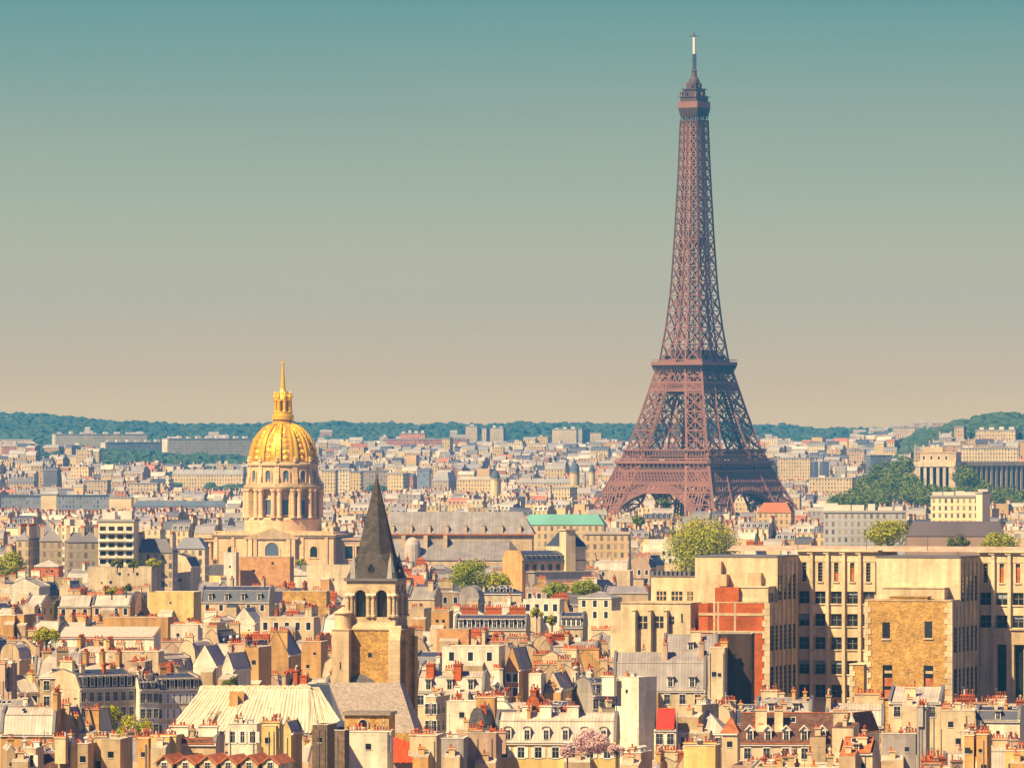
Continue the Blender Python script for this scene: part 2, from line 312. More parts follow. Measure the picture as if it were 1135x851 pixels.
# ------------------------------------------------------------------ the lattice tower
TD = 4100.0
def lerp(tab, z):
    for (a, b), (c, d) in zip(tab, tab[1:]):
        if z <= c: return b+(d-b)*(z-a)/(c-a)
    return tab[-1][1]
HALF = [(0, 58.5), (25, 46.5), (42, 38.6), (57, 32.6), (62, 30.6), (80, 25.2), (109, 18.1), (118, 15.6), (140, 12.7), (163, 10.6), (200, 8.7), (240, 7.1), (270, 6.2), (280, 6.0)]
LEG = [(0, 25.5), (57, 16.2), (62, 15.4), (115, 12.3), (118, 11.6), (150, 8.9), (185, 7.6), (200, 6.5), (280, 4.3)]
def eiffel():
    tw = thing('lattice_tower', 'very tall brown iron lattice tower with two platforms, rising far above the city', 'tower', (wx(769.5, TD), TD, 0), radians(-36))
    I = M['iron']
    def corner(z, sx, sy, i, j):                    # chord of one leg: i,j = 0 outer, 1 inner
        w = lerp(HALF, z); s = min(lerp(LEG, z), w)
        return Vector((sx*(w-i*s), sy*(w-j*s), z))
    def xpanel(mb, a0, b0, a1, b1, w, k=1.0):
        mb.bar(a0, b1, w, 0); mb.bar(b0, a1, w, 0); mb.bar(a1, b1, w*k, 0)
    cyc = [(0, 0), (1, 0), (1, 1), (0, 1)]
    zl = [0, 15, 28, 40, 52.5, 62, 74.5, 86.5, 98, 108.5, 118]
    for sx in (-1, 1):
        for sy in (-1, 1):
            mb = MB()
            for z0, z1 in zip(zl, zl[1:]):
                for k in range(4):
                    a, b = cyc[k], cyc[(k+1) % 4]
                    a0, a1, b0, b1 = corner(z0, sx, sy, *a), corner(z1, sx, sy, *a), corner(z0, sx, sy, *b), corner(z1, sx, sy, *b)
                    mb.bar(a0, a1, 1.5 if z0 < 60 else 1.25, 0)
                    # each diagonal is a pair of slim girders
                    mb.bar(a0, b1, .7); mb.bar(b0, a1, .7); mb.bar(a1, b1, .85)
                    am, bm = (a0+a1)/2, (b0+b1)/2; mb.bar(am, bm, .36)
                    c = (a0+a1+b0+b1)/4; t0, t1 = (a0+b0)/2, (a1+b1)/2; mb.bar(t0, c, .4); mb.bar(c, t1, .4)
                    for q in (am, bm):
                        mb.bar(q, t1, .35); mb.bar(q, t0, .35)
                # lift guide inside the leg
                m0 = (corner(z0, sx, sy, 0, 0)+corner(z0, sx, sy, 1, 1))/2; m1 = (corner(z1, sx, sy, 0, 0)+corner(z1, sx, sy, 1, 1))/2
                mb.bar(m0+Vector((1.2, 0, 0)), m1+Vector((1.2, 0, 0)), 1.1); mb.bar(m0-Vector((1.2, 0, 0)), m1-Vector((1.2, 0, 0)), 1.1)
            mb.build('leg', I, tw)
    # arches between the legs, one per face
    R4 = [Matrix.Rotation(k*pi/2, 4, 'Z') for k in range(4)]
    for R in R4:
        mb = MB(); n = 34; pts = []
        def onface(u, z, dd=0.0): return R @ Vector((u, -(lerp(HALF, z)-dd), z))
        for i in range(n+1):
            th = pi*i/n; ci, si = cos(th), sin(th)
            pts.append([onface(37*ci, max(0, 37.2*si-.5), d) for d in (0.2, 4.2)]+[onface(41*ci, max(0, 41*si-.5), d) for d in (0.2, 4.2)])
        for i in range(n):
            A, B = pts[i], pts[i+1]
            for k in range(4): mb.bar(A[k], B[k], 1.15, caps=False)
            mb.poly([A[0], B[0], B[1], A[1]]); mb.poly([A[0], B[0], B[2], A[2]])
            mb.bar(A[0], A[2], .75); mb.bar(A[1], A[3], .7); mb.bar(A[0], B[2], .35); mb.bar(A[1], B[3], .35); mb.bar(A[2], B[0], .35)
            if 4 < i < n-4 and abs(i-n/2) > 3.5:     # upright bars of the spandrel
                u = pts[i][2]; zt = 43.5; uu = 41*cos(pi*i/n); s = lerp(HALF, u.z)-lerp(LEG, u.z)+2
                if abs(uu) < lerp(HALF, zt): mb.bar(u, onface(uu, zt, .2), .7)
        mb.build('arch', I, tw)
    # first platform
    p = thing('first_platform', None, None); p.parent = tw
    mb = MB()
    for R in R4:
        def fq(u, z, o): return R @ Vector((u, -o, z))
        # lattice friezes under the gallery
        for z0, z1, nn, wd in ((35.5, 41.0, 22, .5), (41.6, 49.2, 15, .72)):
            for i in range(nn):
                f0, f1 = -1+2*i/nn, -1+2*(i+1)/nn
                w0, w1 = lerp(HALF, z0), lerp(HALF, z1)
                for q in (0, .5) if z0 > 40 else (0,):
                    a, b = f0+q/nn*2, f1+q/nn*2
                    if b <= 1.001:
                        mb.bar(fq(a*w0, z0, w0), fq(b*w1, z1, w1), wd); mb.bar(fq(b*w0, z0, w0), fq(a*w1, z1, w1), wd)
            for z in (z0, z1):
                w = lerp(HALF, z); mb.bar(fq(-w, z, w), fq(w, z, w), 1.2)
    mb.build('frieze', I, p)
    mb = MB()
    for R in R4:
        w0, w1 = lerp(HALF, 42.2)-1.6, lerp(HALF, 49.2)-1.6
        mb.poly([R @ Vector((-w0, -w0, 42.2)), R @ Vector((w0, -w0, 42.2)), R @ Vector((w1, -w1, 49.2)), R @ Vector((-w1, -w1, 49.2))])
    mb.build('dark_backing', M['darkiron'], p)  # added dark sheets stand in for the shade inside the lattice
    mb = MB(); H = 35.4
    mb.prism([(-34.6, 49.4), (-34.0, 53.0), (34.0, 53.0), (34.6, 49.4)], -33.4, 33.4, 0)
    mb.box(-33.6, 33.6, -33.6, 33.6, 52.0, 53.2)
    mb.build('deck', M['darkiron'], p)  # dark colour paints the shade seen between the consoles
    mb = MB()
    for R in R4:
        for i in range(21):
            u = -34.2+68.4*i/20
            mb.bar(R @ Vector((u, -33.0, 49.4)), R @ Vector((u, -H, 54.0)), 1.5)
        mb.bar(R @ Vector((-H, -H, 54.6)), R @ Vector((H, -H, 54.6)), 1.9); mb.bar(R @ Vector((-H, -H, 56.6)), R @ Vector((H, -H, 56.6)), .8)
        mb.bar(R @ Vector((-33.6, -33.6, 49.3)), R @ Vector((33.6, -33.6, 49.3)), 1.0)
    mb.build('cornice', I, p)
    mb = MB()
    for R in R4:
        for i in range(29):
            u = -30.5+61*i/28; mb.bar(R @ Vector((u, -33, 56.5)), R @ Vector((u, -33, 62.0)), .5)
        mb.bar(R @ Vector((-31.5, -33, 62.2)), R @ Vector((31.5, -33, 62.2)), 1.0); mb.bar(R @ Vector((-33, -33, 58.4)), R @ Vector((33, -33, 58.4)), .5)
    mb.build('railing', I, p)
    mb = MB()
    for R in R4:
        c = [R @ Vector((sx*13, -28+t, z)) for sx in (-1, 1) for t in (0, 9) for z in (57, 61.5)]
        xs = [q.x for q in c]; ys = [q.y for q in c]
        mb.box(min(xs), max(xs), min(ys), max(ys), 56.4, 61.3)
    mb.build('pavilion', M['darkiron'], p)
    # second platform
    p2 = thing('second_platform', None, None); p2.parent = tw
    mb = MB()
    for R in R4:
        for i in range(26):
            z0, z1 = 99.5, 104.5; w0, w1 = lerp(HALF, z0), lerp(HALF, z1); a, b = -1+2*i/26, -1+2*(i+1)/26
            q = lambda f, z, w: R @ Vector((f*w, -w, z))
            mb.bar(q(a, z0, w0), q(b, z1, w1), .55); mb.bar(q(b, z0, w0), q(a, z1, w1), .55)
        for z, t in ((99.5, 1.3), (104.5, 1.3)):
            w = lerp(HALF, z); mb.bar(R @ Vector((-w, -w, z)), R @ Vector((w, -w, z)), t)
        nx = 4
        for i in range(nx):
            z0, z1 = 104.5, 110.5; w0, w1 = lerp(HALF, z0), lerp(HALF, z1); a, b = -.42+.84*i/nx, -.42+.84*(i+1)/nx
            q = lambda f, z, w: R @ Vector((f*w, -w, z))
            mb.bar(q(a, z0, w0), q(b, z1, w1), .7); mb.bar(q(b, z0, w0), q(a, z1, w1), .7)
    mb.build('frieze', I, p2)
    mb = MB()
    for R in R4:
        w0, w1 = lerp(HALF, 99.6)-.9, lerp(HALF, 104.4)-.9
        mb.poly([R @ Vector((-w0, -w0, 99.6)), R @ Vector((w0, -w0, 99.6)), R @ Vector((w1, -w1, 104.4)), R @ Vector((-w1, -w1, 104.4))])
    mb.box(-16.8, 16.8, -16.8, 16.8, 109.6, 110.3); mb.build('dark_backing', M['darkiron'], p2)  # added dark sheets paint the shaded inside behind this belt
    mb = MB()
    for R in R4:
        for i in range(19):
            u = -1+2*i/18
            mb.bar(R @ Vector((u*17.2, -17.4, 110.2)), R @ Vector((u*19.2, -19.2, 115.4)), .7)
        for w0, z0, w1, z1 in ((17.3, 110.2, 17.9, 112.8), (17.9, 112.8, 19.3, 115.6)):
            mb.poly([R @ Vector((-w0, -w0+.3, z0)), R @ Vector((w0, -w0+.3, z0)), R @ Vector((w1, -w1+.3, z1)), R @ Vector((-w1, -w1+.3, z1))])
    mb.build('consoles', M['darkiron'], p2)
    mb = MB(); mb.box(-19.6, 19.6, -19.6, 19.6, 115.5, 117.6)
    for R in R4: mb.bar(R @ Vector((-19.6, -19.4, 118.8)), R @ Vector((19.6, -19.4, 118.8)), .45)
    mb.build('deck', I, p2)
    mb = MB(); mb.box(-13.6, 13.6, -13.6, 13.6, 117.6, 121.0); mb.box(-14.6, 14.6, -14.6, 14.6, 121.0, 121.7); mb.box(-10.5, 10.5, -10.5, 10.5, 121.7, 125)
    mb.build('pavilion', M['darkiron'], p2)
    # upper shaft
    mb = MB(); z = 117.6; zs = [z]
    while z < 268:
        z += max(5.0, 11.2-(z-118)*.044); zs.append(min(z, 271.5))
    for R in R4:
        for z0, z1 in zip(zs, zs[1:]):
            def c(f, z):
                w = lerp(HALF, z); i = w-min(lerp(LEG, z), w)*1.0
                return R @ Vector(((-w, -i, i, w)[f], -w, z))
            for k in range(4): mb.bar(c(k, z0), c(k, z1), 1.0 if k in (0, 3) else .78)
            for k in (0, 1, 2):
                if k == 1 and (c(1, z0)-c(2, z0)).length < 2.2: continue
                w = .60 if z0 < 190 else .50
                xpanel(mb, c(k, z0), c(k+1, z0), c(k, z1), c(k+1, z1), w, 1.0)
    mb.build('shaft', I, tw)
    mb = MB()                                        # lift shafts and stair in the core
    for dx, dy in ((-2.2, -2.2), (2.2, 2.2), (-2.2, 2.2), (2.2, -2.2)): mb.bar((dx, dy, 118), (dx*.55, dy*.55, 274), .55)
    for k in range(52):
        z = 119+k*3; mb.bar((-2, -2, z), (2, 2, z+1.5), .36); mb.bar((2, -2, z+1.5), (-2, 2, z), .36)
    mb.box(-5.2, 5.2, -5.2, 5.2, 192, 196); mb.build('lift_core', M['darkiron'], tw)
    # summit
    s = thing('summit_gallery', None, None); s.parent = tw
    mb = MB()
    for R in R4:
        for i in range(7):
            u = -1+2*i/6; mb.bar(R @ Vector((u*5.6, -5.9, 270.5)), R @ Vector((u*7.0, -7.0, 277.5)), .6)
        mb.bar(R @ Vector((-6.1, -6.1, 269.3)), R @ Vector((6.1, -6.1, 269.3)), 1.6)
        mb.poly([R @ Vector((-5.8, -5.8, 272.5)), R @ Vector((5.8, -5.8, 272.5)), R @ Vector((7.1, -7.1, 278)), R @ Vector((-7.1, -7.1, 278))], 0)
    mb.build('bracket', M['darkiron'], s)
    mb = MB(); mb.box(-7.3, 7.3, -7.3, 7.3, 277.6, 281.6); mb.build('cabin', I, s)
    mb = MB(); mb.box(-6.3, 6.3, -6.3, 6.3, 281.6, 284.4); mb.box(-7.0, 7.0, -7.0, 7.0, 284.4, 285.0); mb.box(-5.0, 5.0, -5.0, 5.0, 285, 289.2); mb.box(-5.8, 5.8, -5.8, 5.8, 289.2, 289.8)
    mb.box(-3.3, 3.3, -3.3, 3.3, 289.8, 293.5); mb.lathe([(3.6, 293.5), (3.2, 295.5), (1.8, 297.6), (1.5, 300.5), (1.9, 301), (.4, 302.5)], 12)
    mb.build('upper_deck', M['darkiron'], s)
    rr = random.Random(3)
    for k in range(22):
        mb = MB(); a = rr.uniform(0, 2*pi); r = rr.uniform(5.0, 7.2); z = rr.choice([283, 285, 289.8])
        r = r if z < 287 else r*.72
        x, y = max(-6.9, min(6.9, r*1.3*cos(a))), max(-6.9, min(6.9, r*1.3*sin(a)))
        if z > 287: x *= .75; y *= .75
        h = rr.uniform(2.2, 5.0); mb.bar((x, y, z), (x, y, z+h), .32); mb.box(x-.55, x+.55, y-.5, y+.5, z+h*.45, z+h*.8)
        mb.build('aerial', M['iron'] if rr.random() < .5 else M['darkiron'], s)
    mb = MB(); mb.lathe([(1.1, 301), (1.0, 311.5), (.9, 312)], 10)
    for z in range(302, 312, 2): mb.box(-1.7, 1.7, -.5, .5, z, z+.5); mb.box(-.5, .5, -1.7, 1.7, z+1, z+1.5)
    mast = mb.build('mast', M['bluedark'], tw)
    mb = MB(); mb.lathe([(.95, 311.8), (.95, 322.3)], 10); mb.build('mast_tube', M['trim'], mast)
    mb = MB(); mb.lathe([(.5, 322.3), (.35, 325.2)], 8); mb.bar((-2.6, -2, 323), (2.6, 2, 323), .4); mb.bar((-1, 1, 323.4), (1, -1, 323.4), .4); mb.build('mast_tip', M['darkiron'], mast)
    return tw
eiffel()

# ------------------------------------------------------------------ church with the gilded dome
def arch_panel(mb, R, w, z0, z1, depth, m, n=8, arched=True):
    """a flat window leaf standing on a surface; R maps (u, out, z)"""
    pts = [(-w/2, z0), (w/2, z0)]
    if arched:
        r = w/2; pts += [(r*cos(pi*i/n), z1-r+r*sin(pi*i/n)) for i in range(n+1)]
    else: pts += [(w/2, z1), (-w/2, z1)]
    mb.poly([R(u, depth, z) for u, z in pts], m)
def window_on(name, parent, R, w, z0, z1, arched, glass, frame, fw=.5, proud=.12):
    mb = MB(); n = 8
    def ring(w, z0, z1, ex):
        pts = [(-w/2, z0), (w/2, z0)]
        if arched: r = w/2; pts += [(r*cos(pi*i/n), z1-r+r*sin(pi*i/n)) for i in range(n+1)]
        else: pts += [(w/2, z1), (-w/2, z1)]
        return pts
    a = ring(w, z0, z1, 0); b = ring(w+2*fw, z0-fw, z1+fw, 0)
    for i in range(len(a)):
        j = (i+1) % len(a)
        mb.poly([R(a[i][0], proud+.15, a[i][1]), R(b[i][0], proud+.15, b[i][1]), R(b[j][0], proud+.15, b[j][1]), R(a[j][0], proud+.15, a[j][1])], 1)
        mb.poly([R(b[i][0], proud+.15, b[i][1]), R(b[i][0], -.1, b[i][1]), R(b[j][0], -.1, b[j][1]), R(b[j][0], proud+.15, b[j][1])], 1)
        mb.poly([R(a[i][0], proud+.15, a[i][1]), R(a[i][0], .01, a[i][1]), R(a[j][0], .01, a[j][1]), R(a[j][0], proud+.15, a[j][1])], 1)
    mb.poly([R(u, .03, z) for u, z in a], 0)
    return mb.build(name, [M[glass], M[frame]], parent)
def dome_church():
    d = 2850.0; s = d/F; cx = wx(313.6, d)
    Z = lambda py: wz(py, d)
    r = lambda px: px*s
    ch = thing('dome_church', 'stone church crowned by a big ribbed golden dome with a gilded lantern and spire', 'church', (cx, d, 0), radians(-8))
    ST = M['warmstone']
    # cube of the church
    b = MB(); x0, x1 = r(-66), r(68); y0, y1 = -r(66), r(66); zt = Z(594)
    b.box(x0, x1, y0, y1, 0, zt, 0); b.build('wall', ST, ch)
    b = MB(); b.box(x0-.7, x1+.7, y0-.7, y1+.7, zt, zt+.7); b.box(x0-1.1, x1+1.1, y0-1.1, y1+1.1, zt+.7, zt+1.2); b.build('cornice', M['tan'], ch)
    b = MB()
    for i in range(34):
        x = x0+(x1-x0)*(i+.5)/34
        if abs(x) > r(26): b.box(x-.5, x+.5, y0+.2, y0+.8, zt+1.2, zt+2.2)
    b.box(x0, x1, y0+.1, y0+.9, zt+2.2, zt+2.6); b.box(x0+2, x1-2, y0+3, y1-2, zt+1.1, zt+1.9); b.build('balustrade', ST, ch)
    b = MB(); w = r(27)                               # front with pediment
    b.box(-w, w, y0-1.4, y0+.3, 0, zt-.4, 0); b.build('front_bay', ST, ch)
    b = MB(); b.prism([(-w-1, zt-.2), (0, Z(584.5)), (w+1, zt-.2)], y0-2.0, y0+2, 0, axis='y'); b.box(-w-1, w+1, y0-2.1, y0, zt-.9, zt-.15); b.build('pediment', M['tan'], ch)
    for x in (-24, -18.5, 18.5, 24):
        b = MB(); b.box(r(x)-.8, r(x)+.8, y0-2.0, y0-1.4, 0, zt-.9); b.build('pilaster', ST, ch)
    for x in (-44, -30, 33, 60, -63):
        b = MB(); b.box(r(x)-.7, r(x)+.7, y0-.5, y0, 0, zt); b.build('pilaster', ST, ch)
    fr = lambda xo, yo: (lambda u, o, z: (xo+u, yo-o, z))
    window_on('window', ch, fr(0, y0-1.4), r(15), Z(614.5), Z(600), True, 'bluedark', 'warmstone', .8)
    for x in (-46, 46): window_on('window', ch, fr(r(x), y0), r(8), Z(616), Z(604), True, 'glass', 'warmstone', .6)
    # side wings
    wg = thing('wing', None, None); wg.parent = ch
    b = MB(); b.box(x1+.02, x1+r(34), y0+7, y1-4, 0, zt-1.5); b.box(x1+.02, x1+r(34)+.5, y0+6.5, y1-4, zt-1.5, zt-.7); b.build('wall', M['pink'], wg)
    window_on('window', wg, fr(x1+r(14), y0+7), r(9), Z(618), Z(604), False, 'glass', 'warmstone', .5)
    window_on('window', wg, fr(x1+r(27), y0+7), r(9), Z(618), Z(604), False, 'glass', 'warmstone', .5)
    wg = thing('porch', None, None); wg.parent = ch
    b = MB(); b.box(x0-r(18), x0-.02, y0+6, y1-6, 0, zt-.6); b.box(x0-r(21), x0-.02, y0+1, y1-5, zt-.6, zt+.4); b.box(x0-r(20), x0-.02, y0+1.6, y1-5, zt-2.0, zt-.6); b.build('wall', ST, wg)
    for k in range(3):
        b = MB(); b.lathe([(1.05, 0), (1.0, 12), (.85, zt-2.4), (1.2, zt-2)], 14, 0, x0-r(18)+k*r(6.5), y0+3); b.build('column', ST, wg, smooth=False)
    # drum
    dr = thing('drum', None, None); dr.parent = ch
    b = MB(); b.lathe([(r(43), zt), (r(43), Z(575)), (r(41), Z(573)), (r(36), Z(573)), (r(36), Z(541.5))], 48); b.build('wall', ST, dr)
    b = MB(); b.lathe([(r(37), Z(542)), (r(42.5), Z(541.8)), (r(43.8), Z(539.5)), (r(43.8), Z(538)), (r(41), Z(537.5)), (r(41), Z(535)), (r(38), Z(534.8))], 48); b.build('cornice', M['tan'], dr)
    b = MB(); b.lathe([(r(38.3), Z(538)), (r(38), Z(516)), (r(40), Z(515.5)), (r(40), Z(513.6)), (r(38.2), Z(513)), (r(38.2), Z(511.4)), (r(30), Z(511))], 48); b.build('attic', ST, dr)
    A0 = radians(15)
    for k in range(12):
        a = A0+k*radians(30)
        def R(u, o, z, a=a, rr=r(36)): return ((rr+o)*cos(a)-u*sin(a), (rr+o)*sin(a)+u*cos(a), z)
        def R2(u, o, z, a=a, rr=r(38.1)): return ((rr+o)*cos(a)-u*sin(a), (rr+o)*sin(a)+u*cos(a), z)
        window_on('window', dr, R, r(8.2), Z(570), Z(553.5), False, 'bluedark', 'warmstone', .6, .35)
        window_on('window', dr, R2, r(6), Z(534), Z(521), True, 'bluedark', 'warmstone', .6, .3)
    for k in range(12):
        a = k*radians(30); bt = (k % 3 == 1)
        for da in (-.085, .085):
            b = MB(); rr = r(42.2 if not bt else 42.4)
            b.lathe([(1.35, Z(573.5)), (1.35, Z(572)), (1.05, Z(571.5)), (.92, Z(545)), (1.35, Z(543.5)), (1.35, Z(541.6))], 12, 0, rr*cos(a+da), rr*sin(a+da)); b.build('column', ST, dr)
        b = MB(); 
        def Rb(u, o, z, a=a): return ((r(36)+o)*cos(a)-u*sin(a), (r(36)+o)*sin(a)+u*cos(a), z)
        wd = 1.5 if not bt else 2.6
        P = [Rb(-wd, -1, Z(573)), Rb(wd, -1, Z(573)), Rb(wd, r(5), Z(573)), Rb(-wd, r(5), Z(573))]; Q = [(x, y, Z(541.8)) for x, y, _ in P]
        for i in range(4): b.poly([P[i], P[(i+1) % 4], Q[(i+1) % 4], Q[i]])
        # scroll buttress on the attic
        S = [(r(1.5), Z(537)), (r(5.5), Z(537)), (r(5), Z(531)), (r(3.4), Z(524)), (r(3), Z(516)), (r(1.5), Z(516))]
        w2 = 1.0
        c0 = [Rb(-w2, o+0, z) for o, z in S]; c1 = [Rb(w2, o+0, z) for o, z in S]
        b.poly(c0); b.poly(c1[::-1])
        for i in range(len(S)): j = (i+1) % len(S); b.poly([c0[i], c0[j], c1[j], c1[i]])
        b.build('buttress', ST, dr)
        # urn on the attic edge
        b = MB(); b.lathe([(.5, Z(513)), (.9, Z(510.5)), (.55, Z(509)), (.75, Z(507.8)), (.1, Z(505.5))], 8, 0, r(38.6)*cos(a), r(38.6)*sin(a)); b.build('urn', ST, dr)
    # gilded dome
    dm = thing('dome', None, None); dm.parent = ch
    zb, ztp = Z(511.5), Z(470); H = ztp-zb
    prof = []
    for i in range(15):
        t = i/14; ang = t*radians(72); prof.append((r(36.3)*cos(ang)**.95 if i else r(36.3), zb+H*sin(ang)/sin(radians(72))))
    b = MB(); b.lathe(prof, 72, 0); b.build('dome_shell', M['goldlead'], dm, smooth=True)
    for k in range(12):
        a = k*radians(30); b = MB()
        for i in range(14):
            for off, wd, th in ((0, .105, .55), (-.085, .028, .8), (.085, .028, .8)):
                (r0, z0), (r1, z1) = prof[i], prof[i+1]
                def q(rr, z, da): return (rr*cos(a+da), rr*sin(a+da), z)
                for sgn in (1,):
                    A_, B_ = q(r0+th, z0+th*.3, off-wd), q(r0+th, z0+th*.3, off+wd); C_, D_ = q(r1+th, z1+th*.5, off+wd), q(r1+th, z1+th*.5, off-wd)
                    b.poly([A_, B_, C_, D_]); b.poly([A_, D_, q(r1, z1, off-wd), q(r0, z0, off-wd)]); b.poly([B_, C_, q(r1, z1, off+wd), q(r0, z0, off+wd)])
        b.build('rib', M['goldleaf'], dm, smooth=False)
        # gilded trophy reliefs between the ribs
        a2 = a+radians(15); rr = random.Random(k)
        b = MB()
        for i, t in enumerate((.08, .2, .33, .46, .58, .68, .78, .86)):
            ang = t*radians(72); R0 = r(36.3)*cos(ang)**.95; zz = zb+H*sin(ang)/sin(radians(72)); w = (1.6-.9*t)*(1.15 if i % 2 else .8)
            c = Vector((R0*cos(a2), R0*sin(a2), zz)); tg = Vector((-sin(a2), cos(a2), 0)); up = Vector((-cos(a2)*sin(ang), -sin(a2)*sin(ang), cos(ang))); no = tg.cross(up)
            ring = [c+tg*(w*cos(q*pi/3)*rr.uniform(.7, 1.1))+up*(1.35*sin(q*pi/3)*rr.uniform(.8, 1.1)) for q in range(6)]; ap = c+no*.7
            for q in range(6): b.poly([ring[q], ring[(q+1) % 6], ap])
        b.build('relief', M['goldleaf'], dm)
    # lantern
    ln = thing('lantern', None, None); ln.parent = ch
    G = M['goldleaf']
    b = MB(); b.lathe([(r(12), Z(470.5)), (r(12), Z(468)), (r(10.5), Z(467.6)), (r(10.5), Z(465)), (r(12.2), Z(464.6)), (r(12.2), Z(460)), (r(10.5), Z(459.6)), (r(10.5), Z(456.5)), (r(9), Z(456))], 24); b.build('gallery', G, ln)
    b = MB(); b.lathe([(r(10.7), Z(467.5)), (r(10.7), Z(465))], 24, cap=False); b.build('gallery_band', M['goldlead'], ln)
    b = MB(); b.lathe([(r(4.6), Z(456)), (r(4.6), Z(443))], 16); b.build('core', M['goldlead'], ln)
    for k in range(8):
        a = radians(22.5)+k*pi/4; b = MB(); b.lathe([(1.15, Z(456.2)), (.8, Z(455)), (.75, Z(445)), (1.1, Z(444))], 10, 0, r(8.3)*cos(a), r(8.3)*sin(a)); b.build('column', G, ln)
        b = MB(); b.lathe([(.65, Z(442)), (.8, Z(439)), (.35, Z(437)), (.45, Z(435.6)), (0, Z(433.5))], 8, 0, r(9.2)*cos(a), r(9.2)*sin(a)); b.build('finial', G, ln)
    b = MB(); b.lathe([(r(9.6), Z(444.2)), (r(10), Z(442.5)), (r(8.6), Z(441.6)), (r(6.8), Z(437)), (r(4.4), Z(434.5)), (r(3.7), Z(433)), (r(2.9), Z(431)), (r(1.7), Z(414)), (r(1.1), Z(404.5))], 16); b.build('spire', G, ln)
    b = MB(); b.lathe([(0, Z(405)), (r(1.7), Z(403.3)), (r(1.5), Z(401.6)), (r(.4), Z(400.8)), (r(.25), Z(394))], 10); b.build('cross', G, ln)
dome_church()

